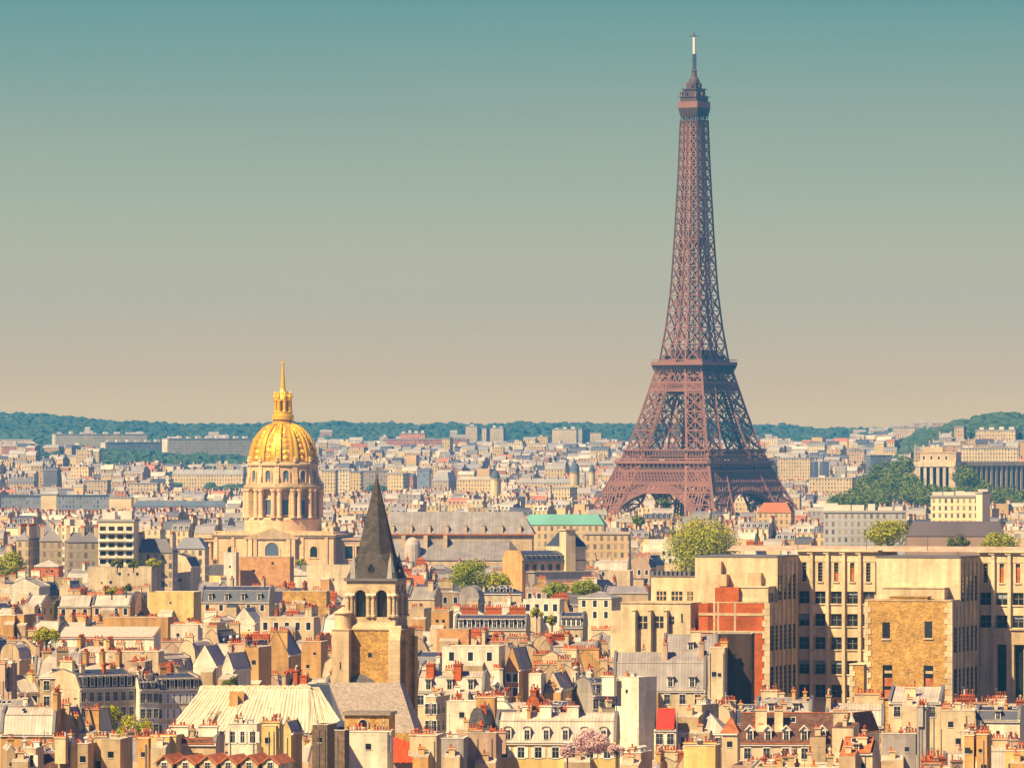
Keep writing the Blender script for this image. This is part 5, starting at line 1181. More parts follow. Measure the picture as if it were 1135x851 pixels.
hero(214, 250, 716, 738, 756, 22.4, 'G', 'white', 'zinc', rz=-10, dp=12, label='white stepped gable above the left end of the tarpaulin', blind=1)
hero(246, 276, 724, 742, 758, 22.0, 'G', 'white', 'zinc', rz=-18, dp=11, win=(1, 1), label='white gable with side window above the middle of the tarpaulin')
hero(120, 180, 722, None, 736, 22.6, 'f', 'cream', 'gravel', rz=-6, dp=8, stacks=S((-2, -2, 8, .8, .5, 0)), label='long cream wall lined with red pots above the blue mansard street')
hero(0, 30, 714, 730, 738, 22.6, 'C', 'tan', 'zinc', rz=-8, dp=12, win=(1, 1), label='tan curved gable at far left edge, above the corner house')
hero(0, 18, 735, None, 766, 22, 'f', 'pink', 'gravel', rz=-20, dp=8, stacks=S((0, -3, 1.5, .8, .6, 0)), label='dull pink chimney wall at left edge beside the corner house')
# middle right of the tower
hero(452, 478, 674, None, 692, 24.5, 'f', 'tan', 'gravel', rz=-12, dp=9, stacks=S((0, -3, 3, .8, .8, 0)), d=1690, label='tan wall beside the belfry, left one below the light green tree')
hero(478, 502, 677, None, 700, 24.5, 'f', 'ochre', 'gravel', rz=-6, dp=9, stacks=S((0, -3, 3, .8, .8, 0)), label='ochre chimney wall just left of the dark blue roof windows')
hero(504, 588, 682, 697, 700, 24.0, 'm', 'cream', 'navyslate', rz=-6, dp=11, dorm=8, stacks=S((-6, 2, 4, .9, 2, 0), (0, 2, 4, .9, 2, 0), (6, 2, 4, .9, 2, 0)), cw='brick', label='long dark blue mansard with orange chimney slabs right of the bell tower')
hero(580, 626, 664, None, 696, 25.5, 'f', 'white', 'gravel', rz=-8, dp=10, win=(2, 4), label='white stepped house with balcony right of the long dark blue mansard')
hero(620, 652, 679, 695, 700, 24.3, 'm', 'cream', 'navyslate', rz=-8, dp=10, dorm=4, label='dark blue glazed mansard left of the stepped cream block')
hero(641, 690, 656, 662, 694, 25.5, 'h', 'cream', 'midzinc', rz=-20, dp=9, win=(2, 3), label='cream hip roofed house left of the stepped cream block')
hero(508, 537, 650, 668, 670, 25.5, 'C', 'grey', 'midzinc', rz=-8, dp=10, label='rounded grey zinc roof below the light green trees')
hero(452, 490, 651, 663, 676, 25.5, 'g', 'tan', 'midzinc', rz=-14, dp=9, stacks=S((2, -1, 1.6, .9, 2, 0)), label='tan house right of the dark spire foot')
hero(176, 220, 614, 628, 652, 26, 'M', 'cream', 'slate', rz=-10, dp=16, blind=2, name='town_house', label='tall cream mansard gable end left of the golden dome church')
hero(97, 172, 628, None, 650, 24, 'f', 'cream', 'gravel', rz=-6, dp=12, win=None, blind=5, label='long cream wall with few small openings at left, below the white balconied block')
hero(262, 325, 617, None, 645, 25, 'f', 'orangebrick', 'gravel', rz=-7, dp=10, d=2480, label='broad orange brick wall in front of the golden dome church', extra=False)
hero(248, 264, 612, None, 650, 26, 'f', 'white', 'gravel', rz=-8, dp=6, d=2470, label='tall thin white wall left of the broad orange brick wall', extra=False)
hero(340, 402, 626, None, 650, 24, 'f', 'cream', 'gravel', rz=-6, dp=10, blind=3, label='plain cream wall right of the broad orange brick wall', d=2440)
hero(38, 68, 621, 627, 634, 24, 'h', 'terracotta', 'zinc', rz=-6, dp=10, label='pavilion with red walls and pale hipped roof at far left', extra=False)
# ------------------------------------------------------------------ distant single buildings
def block(x0, x1, yt, yb, d, label, cat='apartment block', name='apartment_block', wall=(.6, .5, .36), roof=(.42, .39, .36), dp=14, rz=-12, roofh=0, win=True, zb=None, sunlit_end=None, pent=0, group=None, win_mat=None, stackn=0):
    """a far building: walls, roof, rooftop cabins"""
    if d > 3300 and name != 'tower_block' and (x0 > 300 or yt > 505):                         # far enough that its height above the ground is believable
        q = 3300.0
        while q < 8600 and wz(yt, q)-terrain(wx((x0+x1)/2, q), q) > 23: q += 25
        d = max(d, q+(d % 90)) if q < 8600 else d
        yb = yt+.7*(yb-yt)
    s = d/F; W = (x1-x0)*s; th = radians(rz); c, sn = cos(th), abs(sin(th))
    w = max((W-dp*sn)/c, W*.5); zb = terrain(wx((x0+x1)/2, d), d) if zb is None else zb; H = max(5, wz(yt, d)-zb)
    warm = lambda c: (min(.85, c[0]*1.1), c[1]*.98, c[2]*.74) if c[0] > c[2]*1.1 else c
    wall = warm(wall); roof = tuple(q*.8 for q in roof)
    root = thing(name, label, cat, (wx((x0+x1)/2, d), d+dp/2, zb-3), th, group); H += 3
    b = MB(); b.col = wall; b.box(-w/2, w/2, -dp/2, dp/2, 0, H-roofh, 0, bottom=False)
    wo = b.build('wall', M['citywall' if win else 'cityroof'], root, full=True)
    if sunlit_end:
        b = MB(); b.col = sunlit_end; b.box(-w/2-.3, -w/2+1.5, -dp/2-.3, dp/2+.2, 0, H-roofh+1); b.build('end_wall', M['cityroof'], root, full=True)  # sunlight on the end wall is put into its lighter colour
    b = MB(); b.col = roof
    if roofh:
        k = min(3, dp*.2); P = [(-w/2-.3, -dp/2-.3), (w/2+.3, -dp/2-.3), (w/2+.3, dp/2+.3), (-w/2-.3, dp/2+.3)]; Q = [(x*(1-k/(w/2)), y*(1-k/(dp/2))) for x, y in P]
        for i in range(4): j = (i+1) % 4; b.poly([(*P[i], H-roofh), (*P[j], H-roofh), (*Q[j], H), (*Q[i], H)])
        b.poly([(*q, H) for q in Q])
    else:
        b.box(-w/2-.4, w/2+.4, -dp/2-.4, dp/2+.4, H, H+.9)
    b.build('roof', M['cityroof'], root, full=True)
    rr = random.Random(int(x0*7+yt))
    for i in range(pent):
        b = MB(); b.col = (.62, .55, .45); u = -w/2+w*(i+.5)/pent; q = rr.uniform(1.5, 3.2); b.box(u-q, u+q, -3, 3, H+.1, H+rr.uniform(2.2, 4.2)); b.build('roof_cabin', M['cityroof'], root, full=True)
    for i in range(stackn):
        b = MB(); b.col = (.58, .45, .3); u = -w/2+.7+(w-1.4)*i/max(1, stackn-1); b.box(u-.5, u+.5, -dp*.4, dp*.3, H-roofh, H+1.6); b.col = (.5, .14, .06); b.box(u-.35, u+.35, -dp*.37, dp*.27, H+1.6, H+2.5); b.build('chimney', M['cityroof'], root, full=True)
    keep(x0, x1, yt, yb, d); FOOT.append((wx(x0, d)-2, wx(x1, d)+2, d-2, d+dp+4))
    return root, w, dp, H
TL = (.42, .45, .44)
block(58, 162, 481.5, 493, 8300, 'long pale slab block on the wooded slope, topmost of three at far left', wall=(.52, .48, .40), dp=16, rz=16, sunlit_end=(.7, .6, .42), pent=8)
block(112, 181, 490.5, 512, 7900, 'long slab block with shaded front and sunlit end, middle one of three at far left', wall=(.22, .22, .24), sunlit_end=(.7, .6, .42), dp=14, rz=26, pent=6)  # grey of the front carries its shade in the colour
block(180, 279, 486.5, 514, 7600, 'tall wide slab block with sunlit left end, behind left side of gold dome', wall=(.44, .42, .38), sunlit_end=(.76, .66, .48), dp=18, rz=22, pent=9)
block(0, 38, 487, 492, 8600, 'low pale building on the wooded slope at far left edge', wall=(.5, .45, .38), rz=-8)
block(516, 531, 472.5, 488, 9000, 'pale tower block on the skyline, left one of a pair', 'tower block', 'tower_block', wall=(.58, .47, .38), dp=16, rz=-10, pent=1)
block(534, 543, 475, 487, 9000, 'narrow tower block on the skyline, middle of three pale towers', 'tower block', 'tower_block', wall=(.6, .5, .4), dp=14, rz=-20)
block(543, 561, 474.5, 488, 9050, 'wider tower block on the skyline, right one of three pale towers', 'tower block', 'tower_block', wall=(.56, .48, .38), dp=16, rz=-14, pent=2)
block(612, 641, 476, 491, 8800, 'broad cream tower block on the skyline left of the iron tower', 'tower block', 'tower_block', wall=(.62, .52, .38), dp=16, rz=-10, pent=3)
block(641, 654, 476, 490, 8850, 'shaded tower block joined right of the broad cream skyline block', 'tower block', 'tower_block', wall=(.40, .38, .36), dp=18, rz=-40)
block(654, 668, 480, 490, 8800, 'low cream block at right end of the skyline towers', wall=(.6, .5, .36), rz=-8)
block(443, 473, 480.5, 488, 7900, 'pinkish red apartment block on the far slope right of the gold dome', wall=(.62, .25, .16), rz=-8, pent=4)
block(425, 520, 487, 495, 7400, 'long low dull red block below the pinkish red apartment block', wall=(.42, .17, .14), rz=-5)
block(490, 502, 486, 499, 7000, 'small cream block beside the long low dull red block', wall=(.64, .52, .34), rz=-14)
# blue grey modern buildings at left
block(0, 45, 550, 573, 3560, 'blue grey office building at far left edge', 'office block', 'office_building', wall=(.25, .28, .33), roof=(.12, .15, .2), dp=16, rz=4)
block(38, 64, 548.5, 577, 3500, 'blank cream stair tower between two blue grey office buildings', 'office block', 'office_building', wall=(.68, .58, .42), dp=14, rz=-4, win=False)
block(62, 121, 549.5, 578, 3480, 'blue grey office building with dark glass bands, left of cream blank wall', 'office block', 'office_building', wall=(.27, .30, .34), roof=(.12, .15, .2), dp=16, rz=6, pent=2)
block(121, 147, 552, 573, 3500, 'blank cream block right of the blue glass banded office', 'office block', 'office_building', wall=(.70, .60, .42), dp=14, rz=-4, win=False)
block(146, 252, 555, 571, 3520, 'long low office building with blue grey roof left of the dome', 'office block', 'office_building', wall=(.30, .32, .36), roof=(.16, .19, .25), dp=20, rz=3, roofh=4, pent=5)
block(190, 274, 520, 554, 4400, 'long cream apartment row left of the golden dome', wall=(.62, .51, .34), roof=(.40, .37, .35), dp=14, rz=-14, roofh=5, stackn=8)
block(94, 122, 533, 553, 4450, 'flat block with dark balcony bands above blue glass office', wall=(.5, .43, .36), rz=-10)
block(141, 177, 536, 553, 4350, 'cream block with long white balconies left of the long cream row', wall=(.6, .52, .4), rz=-8)
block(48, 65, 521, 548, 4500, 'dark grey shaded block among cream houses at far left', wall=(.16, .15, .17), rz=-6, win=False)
block(8, 40, 528, 548, 4550, 'row of cream houses with pointed dark roofs at far left', wall=(.58, .46, .32), roof=(.2, .18, .2), rz=-8, roofh=6, stackn=4)
# right of the dome
block(356, 374, 522, 562, 3600, 'cream apartment block hugging the right side of the dome drum', wall=(.66, .54, .32), rz=-8)
block(373, 389, 521, 556, 3550, 'white balconied apartment block with red blinds right of the dome', wall=(.72, .64, .5), rz=-6, dp=10)
block(388, 402, 523, 556, 3700, 'yellow cream block left of the spire tip', wall=(.66, .52, .26), rz=-6, roof=(.2, .25, .3))
block(400, 431, 522, 558, 3750, 'grey pink block behind the spire tip', wall=(.42, .36, .36), rz=6)
block(430, 454, 525, 554, 3700, 'plain cream block right of the spire tip', wall=(.66, .53, .30), rz=-24, roof=(.5, .42, .32))
block(462, 477, 521, 549, 3800, 'block with blue glass front right of the plain cream block', wall=(.24, .30, .40), rz=-4)
block(479, 507, 523, 552, 4000, 'grey gabled block with pink side left of the arcaded building', wall=(.42, .36, .33), rz=-30, roofh=8, dp=16)
block(506, 556, 528, 555, 3400, 'cream arcaded building with a small blue dome on its corner', 'public building', 'public_building', wall=(.64, .50, .30), roof=(.55, .46, .34), rz=-18, dp=24, roofh=3)
block(572, 650, 530, 545, 4000, 'long cream apartment row left of the iron tower', wall=(.62, .51, .36), rz=-6, roofh=4, stackn=6)
block(612, 640, 541, 560, 3600, 'bright cream gabled block near left foot of the iron tower', wall=(.68, .57, .38), rz=-26, dp=14)
# right of the iron tower
block(862, 900, 508, 545, 4700, 'tall cream apartment front right of the iron tower', wall=(.62, .50, .33), rz=-8, stackn=3)
block(900, 907, 512, 534, 6100, 'narrow dark tower block right of the tall cream front, left of pair', 'tower block', 'tower_block', wall=(.12, .13, .18), rz=10, win=False)
block(909, 919, 512, 532, 6150, 'narrow dark tower block right of the tall cream front, right of pair', 'tower block', 'tower_block', wall=(.14, .14, .19), rz=10, win=False)
block(897, 951, 530, 556, 4500, 'classical cream palace with pilasters right of the iron tower', 'public building', 'public_building', wall=(.62, .51, .35), rz=-12, dp=26, roof=(.58, .48, .34), pent=2)
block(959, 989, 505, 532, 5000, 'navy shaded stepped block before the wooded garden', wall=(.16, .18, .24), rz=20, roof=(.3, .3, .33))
block(986, 1012, 508, 531, 5200, 'pink brown apartment block left of the colonnade palace', wall=(.5, .38, .3), rz=-8, roofh=5)
block(941, 961, 499, 520, 5400, 'pink tower like apartment block above the navy block', wall=(.55, .40, .32), rz=-12)
block(990, 1016, 474, 484, 8500, 'cream block on the far right hillside, highest one', wall=(.6, .5, .38), rz=-8)
block(1058, 1072, 473, 490, 6300, 'pinkish block on the right hillside left of the terraces', wall=(.6, .46, .34), rz=-14)
block(1082, 1130, 477, 490, 6300, 'wide cream terrace block on the right hillside', wall=(.6, .5, .36), rz=-18, pent=4)
block(1064, 1130, 497, 511, 5200, 'long cream block with balcony bands above the colonnade', wall=(.66, .56, .40), rz=-4)
block(1032, 1100, 551, 574, 2900, 'white modern block with roof cabins, below the colonnade palace', wall=(.74, .66, .5), rz=-8, pent=5, dp=16)
block(1083, 1098, 547, 575, 2880, 'white stair tower at right end of the white modern block', wall=(.74, .68, .56), rz=-30, win=False, dp=8)
block(913, 1006, 568, 582, 2750, 'long grey block with ribbon windows below the wooded garden', wall=(.42, .41, .40), rz=-4, roof=(.5, .46, .4), pent=6, dp=14)
block(1005, 1117, 578, 592, 2700, 'long dark brown roofed hall behind the stone institute', 'hall', 'long_hall', wall=(.30, .22, .2), roof=(.14, .10, .11), rz=-3, roofh=6, win=False, dp=20)
block(580, 672, 570, 583, 2750, 'long building wrapped in turquoise scaffold sheeting left of the iron tower', 'scaffolded building', 'wrapped_building', wall=(.55, .45, .32), roof=(.17, .46, .37), rz=-4, roofh=4.4, win=True, dp=14)
block(840, 882, 557, 572, 3300, 'cream house with bright orange roof at right foot of the iron tower', wall=(.6, .45, .3), roof=(.55, .16, .06), rz=-10, roofh=5)
block(648, 700, 592, 600, 2560, 'long low tan building left of the big round tree', wall=(.55, .43, .30), rz=-4, roof=(.6, .5, .38))
# white balconied block and neighbours, left
def balcony_block():
    d = 2350; s = d/F; x0, x1, yt, yb = 109, 152, 578, 624
    root, w, dp, H = block(x0, x1, yt, yb, d, 'white modern apartment block with rows of dark balconies at left', wall=(.74, .67, .54), rz=-6, win=False, pent=2, dp=12)
    for r_ in range(6):
        for k in range(4):
            z = H-3.0*(r_+1)-.6; u = -w/2+w*(k+.5)/4
            b = MB(); b.poly([(u-1.1, -dp/2-.03, z), (u+1.1, -dp/2-.03, z), (u+1.1, -dp/2-.03, z+1.9), (u-1.1, -dp/2-.03, z+1.9)]); b.build('window', M['glass'], root)
        b = MB(); z = H-3.0*(r_+1)-1.0; b.box(-w/2, w/2, -dp/2-1.2, -dp/2-.05, z-.2, z); b.box(-w/2, w/2, -dp/2-1.25, -dp/2-1.15, z, z+.75); b.build('balcony', M['white'], root)
balcony_block()
block(18, 41, 588, 620, 2400, 'grey mansard apartment house at far left behind the bush', 'apartment house', wall=(.5, .42, .34), roof=(.3, .27, .29), roofh=3.5, rz=-14, stackn=2, dp=13)
block(41, 69, 589, 620, 2390, 'grey mansard apartment house with shaded front, second from left edge', 'apartment house', wall=(.42, .37, .33), roof=(.33, .30, .31), roofh=3.5, rz=6, stackn=2)
block(69, 110, 590, 622, 2380, 'slate roofed apartment house just left of the white balconied block', 'apartment house', wall=(.36, .33, .32), roof=(.24, .22, .25), roofh=3.5, rz=8, stackn=3)
block(152, 195, 597, 622, 2360, 'long slate mansard with cream front right of the white balconied block', 'apartment house', wall=(.52, .44, .34), roof=(.19, .17, .2), roofh=5, rz=-5, stackn=2)
block(194, 230, 596, 618, 2420, 'pale house row with large white windows left of the dome church porch', 'apartment house', wall=(.7, .62, .5), roof=(.3, .3, .33), roofh=4, rz=-4)

# long grey church roof right of the spire
def long_roof():
    d = 2640; s = d/F; cx = wx(515, d); Z = lambda p: wz(p, d)
    root = thing('long_nave', 'long old nave with very wide lavender grey roof and lower aisle roof, right of spire', 'church', (cx, d, 0), radians(-3))
    x0, x1 = -(515-424)*s, (593-515)*s
    b = MB(); b.box(x0, x1-1, -4, 10, 0, Z(592)); b.build('wall', M['tan'], root)
    b = MB(); k = 7*s; b.poly([(x0-.5, -4.6, Z(591.5)), (x1, -4.6, Z(591.5)), (x1-14*s, 3, Z(567)), (x0+3, 3, Z(567))]); b.poly([(x1, -4.6, Z(591.5)), (x1, 10.6, Z(591.5)), (x1-14*s, 3, Z(567))]); b.poly([(x0-.5, 10.6, Z(591.5)), (x0+3, 3, Z(567)), (x1-14*s, 3, Z(567)), (x1, 10.6, Z(591.5))]); b.poly([(x0-.5, -4.6, Z(591.5)), (x0+3, 3, Z(567)), (x0-.5, 10.6, Z(591.5))])
    b.build('roof', M['midzinc'], root)
    b = MB(); b.box(x0-.6, x1+.2, -5.2, -4.2, Z(592.6), Z(591.2)); b.build('cornice', M['terracotta'], root)
    for k in range(8):
        u = x0+(x1-x0)*(k+.6)/8.4; f = .1
        b = MB(); b.box(u-.55, u+.55, -4.4, -2.5, Z(591), Z(582.5)); b.prism([(u-.7, Z(582.5)), (u, Z(580)), (u+.7, Z(582.5))], -4.6, -1.2, axis='y'); b.build('dormer', M['palestone'], root)
    b = MB(); b.poly([(x0, -16, Z(620)), (x1-10, -16, Z(620)), (x1-10, -4.2, Z(598)), (x0, -4.2, Z(598))]); b.poly([(x1-10, -16, Z(620)), (x1-4, -4.2, Z(618)), (x1-10, -4.2, Z(598))]); b.build('aisle_roof', M['midzinc'], root)
    b = MB(); b.box(x0, x1-10, -15.6, -4.1, 0, Z(620)-.2); b.build('aisle_wall', M['tan'], root)
    for u in (x0+9, x0+18, x0+26):
        b = MB(); b.box(u-.8, u+.8, -9, -4.3, 20, Z(593)); b.build('buttress', M['palestone'], root)
    b = MB(); b.lathe([(3.2, 15), (3.2, Z(603)), (2.6, Z(598)), (1.2, Z(595.5)), (0, Z(594.5))], 16, 0, x0+13, -13); b.build('apse_roof', M['zinc'], root)
    keep(424, 594, 566, 619, d); FOOT.append((wx(420, d), wx(598, d), d-18, d+14))
long_roof()
# school with the shaded slate mansard and cream corner pavilion
def school():
    d = 2200; s = d/F; th = radians(32); Z = lambda p: wz(p, d)
    root = thing('school_building', 'shaded school with long dark blue mansard and pale corner pavilion, left of big round tree', 'school', (wx(604, d), d+12, 0), th)
    hw = 12.5
    b = MB(); b.box(-hw, hw, -6, 6, 0, Z(622)); b.build('wall', M['pink'], root)
    b = MB(); b.prism([(-6.6, Z(622)), (-5.0, Z(613.5)), (0, Z(610.5)), (5, Z(613.5)), (6.6, Z(622))], -hw+.01, hw, 0, True); b.build('roof', M['navyslate'], root)
    for k in range(12): link('dormer', dormer_mesh('flat', 1.0, 1.2, 'navyslate'), root, (-hw+1+2*hw*(k+.3)/12.6, -6.0, Z(619.5)))
    for k in range(8):
        b = MB(); u = -hw+2*hw*(k+.5)/8; b.poly([(u-.7, -6.04, Z(632)), (u+.7, -6.04, Z(632)), (u+.7, -6.04, Z(625.5)), (u-.7, -6.04, Z(625.5))]); b.build('window', M['glass'], root)
    b = MB(); b.box(-hw+2, hw, -10, -6.05, 0, Z(634)); b.box(-hw+1.5, hw+.5, -10.5, -6.05, Z(634), Z(633)); b.build('gallery', M['zinc'], root)
    e = MB(); e.box(-hw-.6, -hw+.0, -6.2, 6.2, 0, Z(621)); e.prism([(-6.6, Z(621)), (-4.4, Z(610)), (4.4, Z(610)), (6.4, Z(621))], -hw-.6, -hw+.0); e.build('gable_wall', M['ochre'], root)
    pv_ = thing('pavilion', None, None); pv_.parent = root
    b = MB(); b.box(hw-8, hw+.5, -6.4, 6.4, 0, Z(606)); b.build('wall', M['cream'], pv_)
    b = MB(); b.poly([(hw-8, -6.4, Z(606)), (hw+.5, -6.4, Z(606)), (hw-1.5, -1.5, Z(590)), (hw-6, -1.5, Z(590))]); b.poly([(hw+.5, -6.4, Z(606)), (hw+.5, 6.4, Z(606)), (hw-1.5, 1.5, Z(590)), (hw-1.5, -1.5, Z(590))]); b.poly([(hw-8, -6.4, Z(606)), (hw-6, -1.5, Z(590)), (hw-6, 1.5, Z(590)), (hw-8, 6.4, Z(606))]); b.poly([(hw-6, -1.5, Z(590)), (hw-1.5, -1.5, Z(590)), (hw-1.5, 1.5, Z(590)), (hw-6, 1.5, Z(590))]); b.poly([(hw-8, 6.4, Z(606)), (hw+.5, 6.4, Z(606)), (hw-1.5, 1.5, Z(590)), (hw-6, 1.5, Z(590))]); b.build('roof', M['navyslate'], pv_)
    b = MB(); b.box(hw-8.6, hw-4.8, -7.4, -3.2, 10, Z(588)); b.box(hw-9, hw-4.4, -7.8, -2.8, Z(588), Z(586.5)); b.build('tower', M['cream'], pv_)
    keep(556, 652, 585, 641, d-10); FOOT.append((wx(552, d), wx(656, d), d-4, d+32))
school()
# palace with colonnade on the right, across the river
def palace():
    d = 4950; s = d/F; zb = terrain(wx(1050, d), d)-2; th = radians(-16); Z = lambda p: wz(p, d)-zb
    root = thing('colonnade_palace', 'monumental cream palace with square columned pavilion and long shaded colonnade wing', 'palace', (wx(1040, d), d, zb), th)
    w = 15.5
    b = MB(); b.box(-w, w, -11, 11, 0, Z(517)); b.box(-w+3, w, -8, 10, Z(511.5), Z(502)); b.box(-w+2.6, w+.4, -8.4, 10.2, Z(502), Z(500.8)); b.build('pavilion', M['palestone'], root)
    b = MB(); b.box(-w-.8, w+.8, -14.2, 11.4, Z(517), Z(511.5)); b.build('entablature', M['cream'], root)
    for u in (-w+1.8, w-1.8):
        b = MB(); b.box(u-2.6, u+2.6, -13.9, -11, 0, Z(517)); b.build('corner_pier', M['cream'], root)
    for u in (-7.4, -2.4, 2.6, 7.6):
        b = MB(); b.box(u-1.15, u+1.15, -13.6, -12, 0, Z(517)); b.build('pillar', M['cream'], root)
    for u in (-9.6, -4.9, .1, 5.1, 10):
        b = MB(); b.poly([(u-1.5, -11.06, Z(540)), (u+1.5, -11.06, Z(540)), (u+1.5, -11.06, Z(518.5)), (u-1.5, -11.06, Z(518.5))]); b.build('window', M['glass'], root)
    for k in range(4):
        b = MB(); u = -w+6+k*5.8; b.poly([(u-.7, -8.06, Z(509)), (u+.7, -8.06, Z(509)), (u+.7, -8.06, Z(505.5)), (u-.7, -8.06, Z(505.5))]); b.build('window', M['glass'], root)
    # wing swings towards us on the right: it faces away from the sun
    wg = thing('colonnade_wing', None, None); wg.parent = root; wg.location = (w+.2, -2, 0); wg.rotation_euler = (0, 0, radians(62))
    L = 120
    wg.location = (w-2, 6, 0); wg.rotation_euler = (0, 0, radians(52))
    b = MB(); b.box(0, L, 0, 9, 0, Z(516)); b.build('wall', M['palestone'], wg)
    b = MB(); b.box(0, L, -2.6, 9.4, Z(516), Z(511.5)); b.build('entablature', M['palestone'], wg)
    for k in range(24):
        u = 2.5+k*5; b = MB(); b.box(u-1.0, u+1.0, -2.2, -.6, 0, Z(516)); b.build('pillar', M['palestone'], wg)
        b = MB(); b.poly([(u+1.4, -.05, Z(543)), (u+3.6, -.05, Z(543)), (u+3.6, -.05, Z(518.5)), (u+1.4, -.05, Z(518.5))]); b.build('window', M['glass'], wg)
    keep(1014, 1135, 500, 544, d-60); FOOT.append((wx(1005, d), wx(1200, d), d-40, d+160))
palace()
# two small dark domes and the blue corner dome
for px, yt, yb, hw, d, lb in ((637, 510, 523, 5.2, 4300, 'small dark dome among the cream houses left of the iron tower'), (549, 519, 530, 5.0, 3390, 'small blue slate dome on the corner of the arcaded building'), (656, 514, 523, 3.2, 4500, 'tiny grey dome right of the small dark dome')):
    s = d/F; root = thing('small_dome', lb, 'dome', (wx(px, d), d-2, wz(yb, d)))
    h = (yb-yt)*s; r = hw*s; b = MB(); b.lathe([(r, 0), (r*1.05, .3), (r*.95, h*.35), (r*.62, h*.68), (r*.22, h*.82), (r*.2, h*.95), (0, h)], 16); b.build('dome_shell', M['bluedark'], root, smooth=True)
    b = MB(); b.lathe([(.15, h), (.1, h+1.5)], 6); b.build('finial', M['metal'], root)
    b = MB(); b.lathe([(r*1.02, -9), (r*1.02, -.6), (r*1.15, -.4), (r*1.15, 0)], 16); b.build('drum', M['cream'], root)

# ------------------------------------------------------------------ cream pleated tarpaulin over the church works
def tarp_cover():
    d = 1190; s = d/F; Z = lambda p: wz(p, d); X = lambda p: wx(p, d)-wx(270, d)
    root = thing('tarpaulin_roof', 'huge cream pleated tarpaulin roof over building works, left of the church roof', 'tarpaulin roof', (wx(270, d), d, 0))
    nb = 62; A = [(222, 762, 9), (341, 762, 9)]; B = [(187, 806, -9), (342, 811, -9)]
    def surf(p0, p1, q0, q1, n, nv, amp, name, hole=None):
        b = MB(); g = []
        for j in range(nv+1):
            t = j/nv; row = []
            for i in range(n*2+1):
                f = i/(n*2); a = Vector(p0).lerp(Vector(p1), f); c = Vector(q0).lerp(Vector(q1), f); p = a.lerp(c, t)
                sag = -1.0*sin(pi*t)*(.5+.25*sin(f*23)); p.z += sag*.55 + (amp if i % 2 else -amp)*(.4+.6*t)*(1+1.2*mnoise.noise((f*19, t*1.5, 2))); p.y -= (amp if i % 2 else -amp)
                p.z += .16*mnoise.noise((f*30, t*5, 0)); row.append(p)
            g.append(row)
        for j in range(nv):
            for i in range(n*2):
                if hole and hole[0] < i/(n*2) < hole[1] and hole[2] < j/nv < hole[3]: continue
                b.poly([g[j+1][i], g[j+1][i+1], g[j][i+1], g[j][i]])
        return b.build(name, M['tarp'], root)
    P = lambda px, py, y: (X(px), y, Z(py))
    surf(P(222, 763, 6), P(342, 763, 6), P(187, 806, -10), P(345, 809, -10), 36, 10, .075, 'front_sheet', (.265, .30, .42, .75))
    surf(P(342, 763, 6), P(352, 763, 9), P(345, 809, -10), P(378, 797, -2), 14, 8, .07, 'side_sheet')
    surf(P(222, 763, 6), P(342, 763, 6), P(226, 764, 12), P(352, 764, 12), 30, 1, .05, 'top_sheet')
    surf(P(224, 763.4, 6), P(218, 763, 12), P(187, 806, -10), P(205, 800, 12), 8, 6, .06, 'end_sheet')
    b = MB()                                          # ridge roll and scaffold rail
    for i in range(30): 
        f0, f1 = i/30, (i+1)/30; a = Vector(P(221, 762.4, 6)).lerp(Vector(P(343, 762.4, 6)), f0); c = Vector(P(221, 762.4, 6)).lerp(Vector(P(343, 762.4, 6)), f1); b.bar(a+Vector((0, 0, .12*(i % 2))), c+Vector((0, 0, .12*((i+1) % 2))), .5)
    b.build('ridge_roll', M['tarp'], root)
    b = MB(); b.box(X(254), X(270), 1.2, 3.6, Z(782), Z(766.5)); b.box(X(254), X(263.5), -.2, 1.2, Z(782), Z(770)); b.build('ochre_cabin', M['ochre'], root)
    b = MB()
    for i in range(26):
        x = X(190)+(X(344)-X(190))*i/25; b.bar((x, -10.2, 0), (x, -10.2, Z(807+i*.1)), .14)
    for z in (Z(811), Z(815), Z(824)): b.bar((X(189), -10.2, z), (X(345), -10.2, z), .14)
    b.build('scaffold', M['palemetal'], root)
    b = MB(); b.box(X(190), X(346), -9.4, 8, 0, Z(812)); b.build('wall', M['tan'], root)
    keep(186, 378, 760, 812, d); FOOT.append((wx(184, d), wx(380, d), d-14, d+16))
tarp_cover()
def arched_annex():
    d = 1172; s = d/F; Z = lambda p: wz(p, d); X = lambda p: wx(p, d)-wx(406, d)
    root = thing('stone_annex', 'low stone building with flat cornice and arched window before the church roof', 'church annex', (wx(406, d), d+3, 0), radians(-8))
    b = MB(); b.box(X(381), X(431), 0, 7, 0, Z(793)); b.build('wall', M['stone'], root)
    b = MB(); b.box(X(379), X(433), -.5, 7.3, Z(793), Z(789.5)); b.build('cornice', M['leadroof'], root)
    window_on('window', root, (lambda u, o, z: (X(402)+u, -o, z)), 1.5, Z(806), Z(798), True, 'glass', 'palestone', .3)
    keep(380, 433, 789, 811, d); FOOT.append((wx(378, d), wx(434, d), d-2, d+12))
arched_annex()
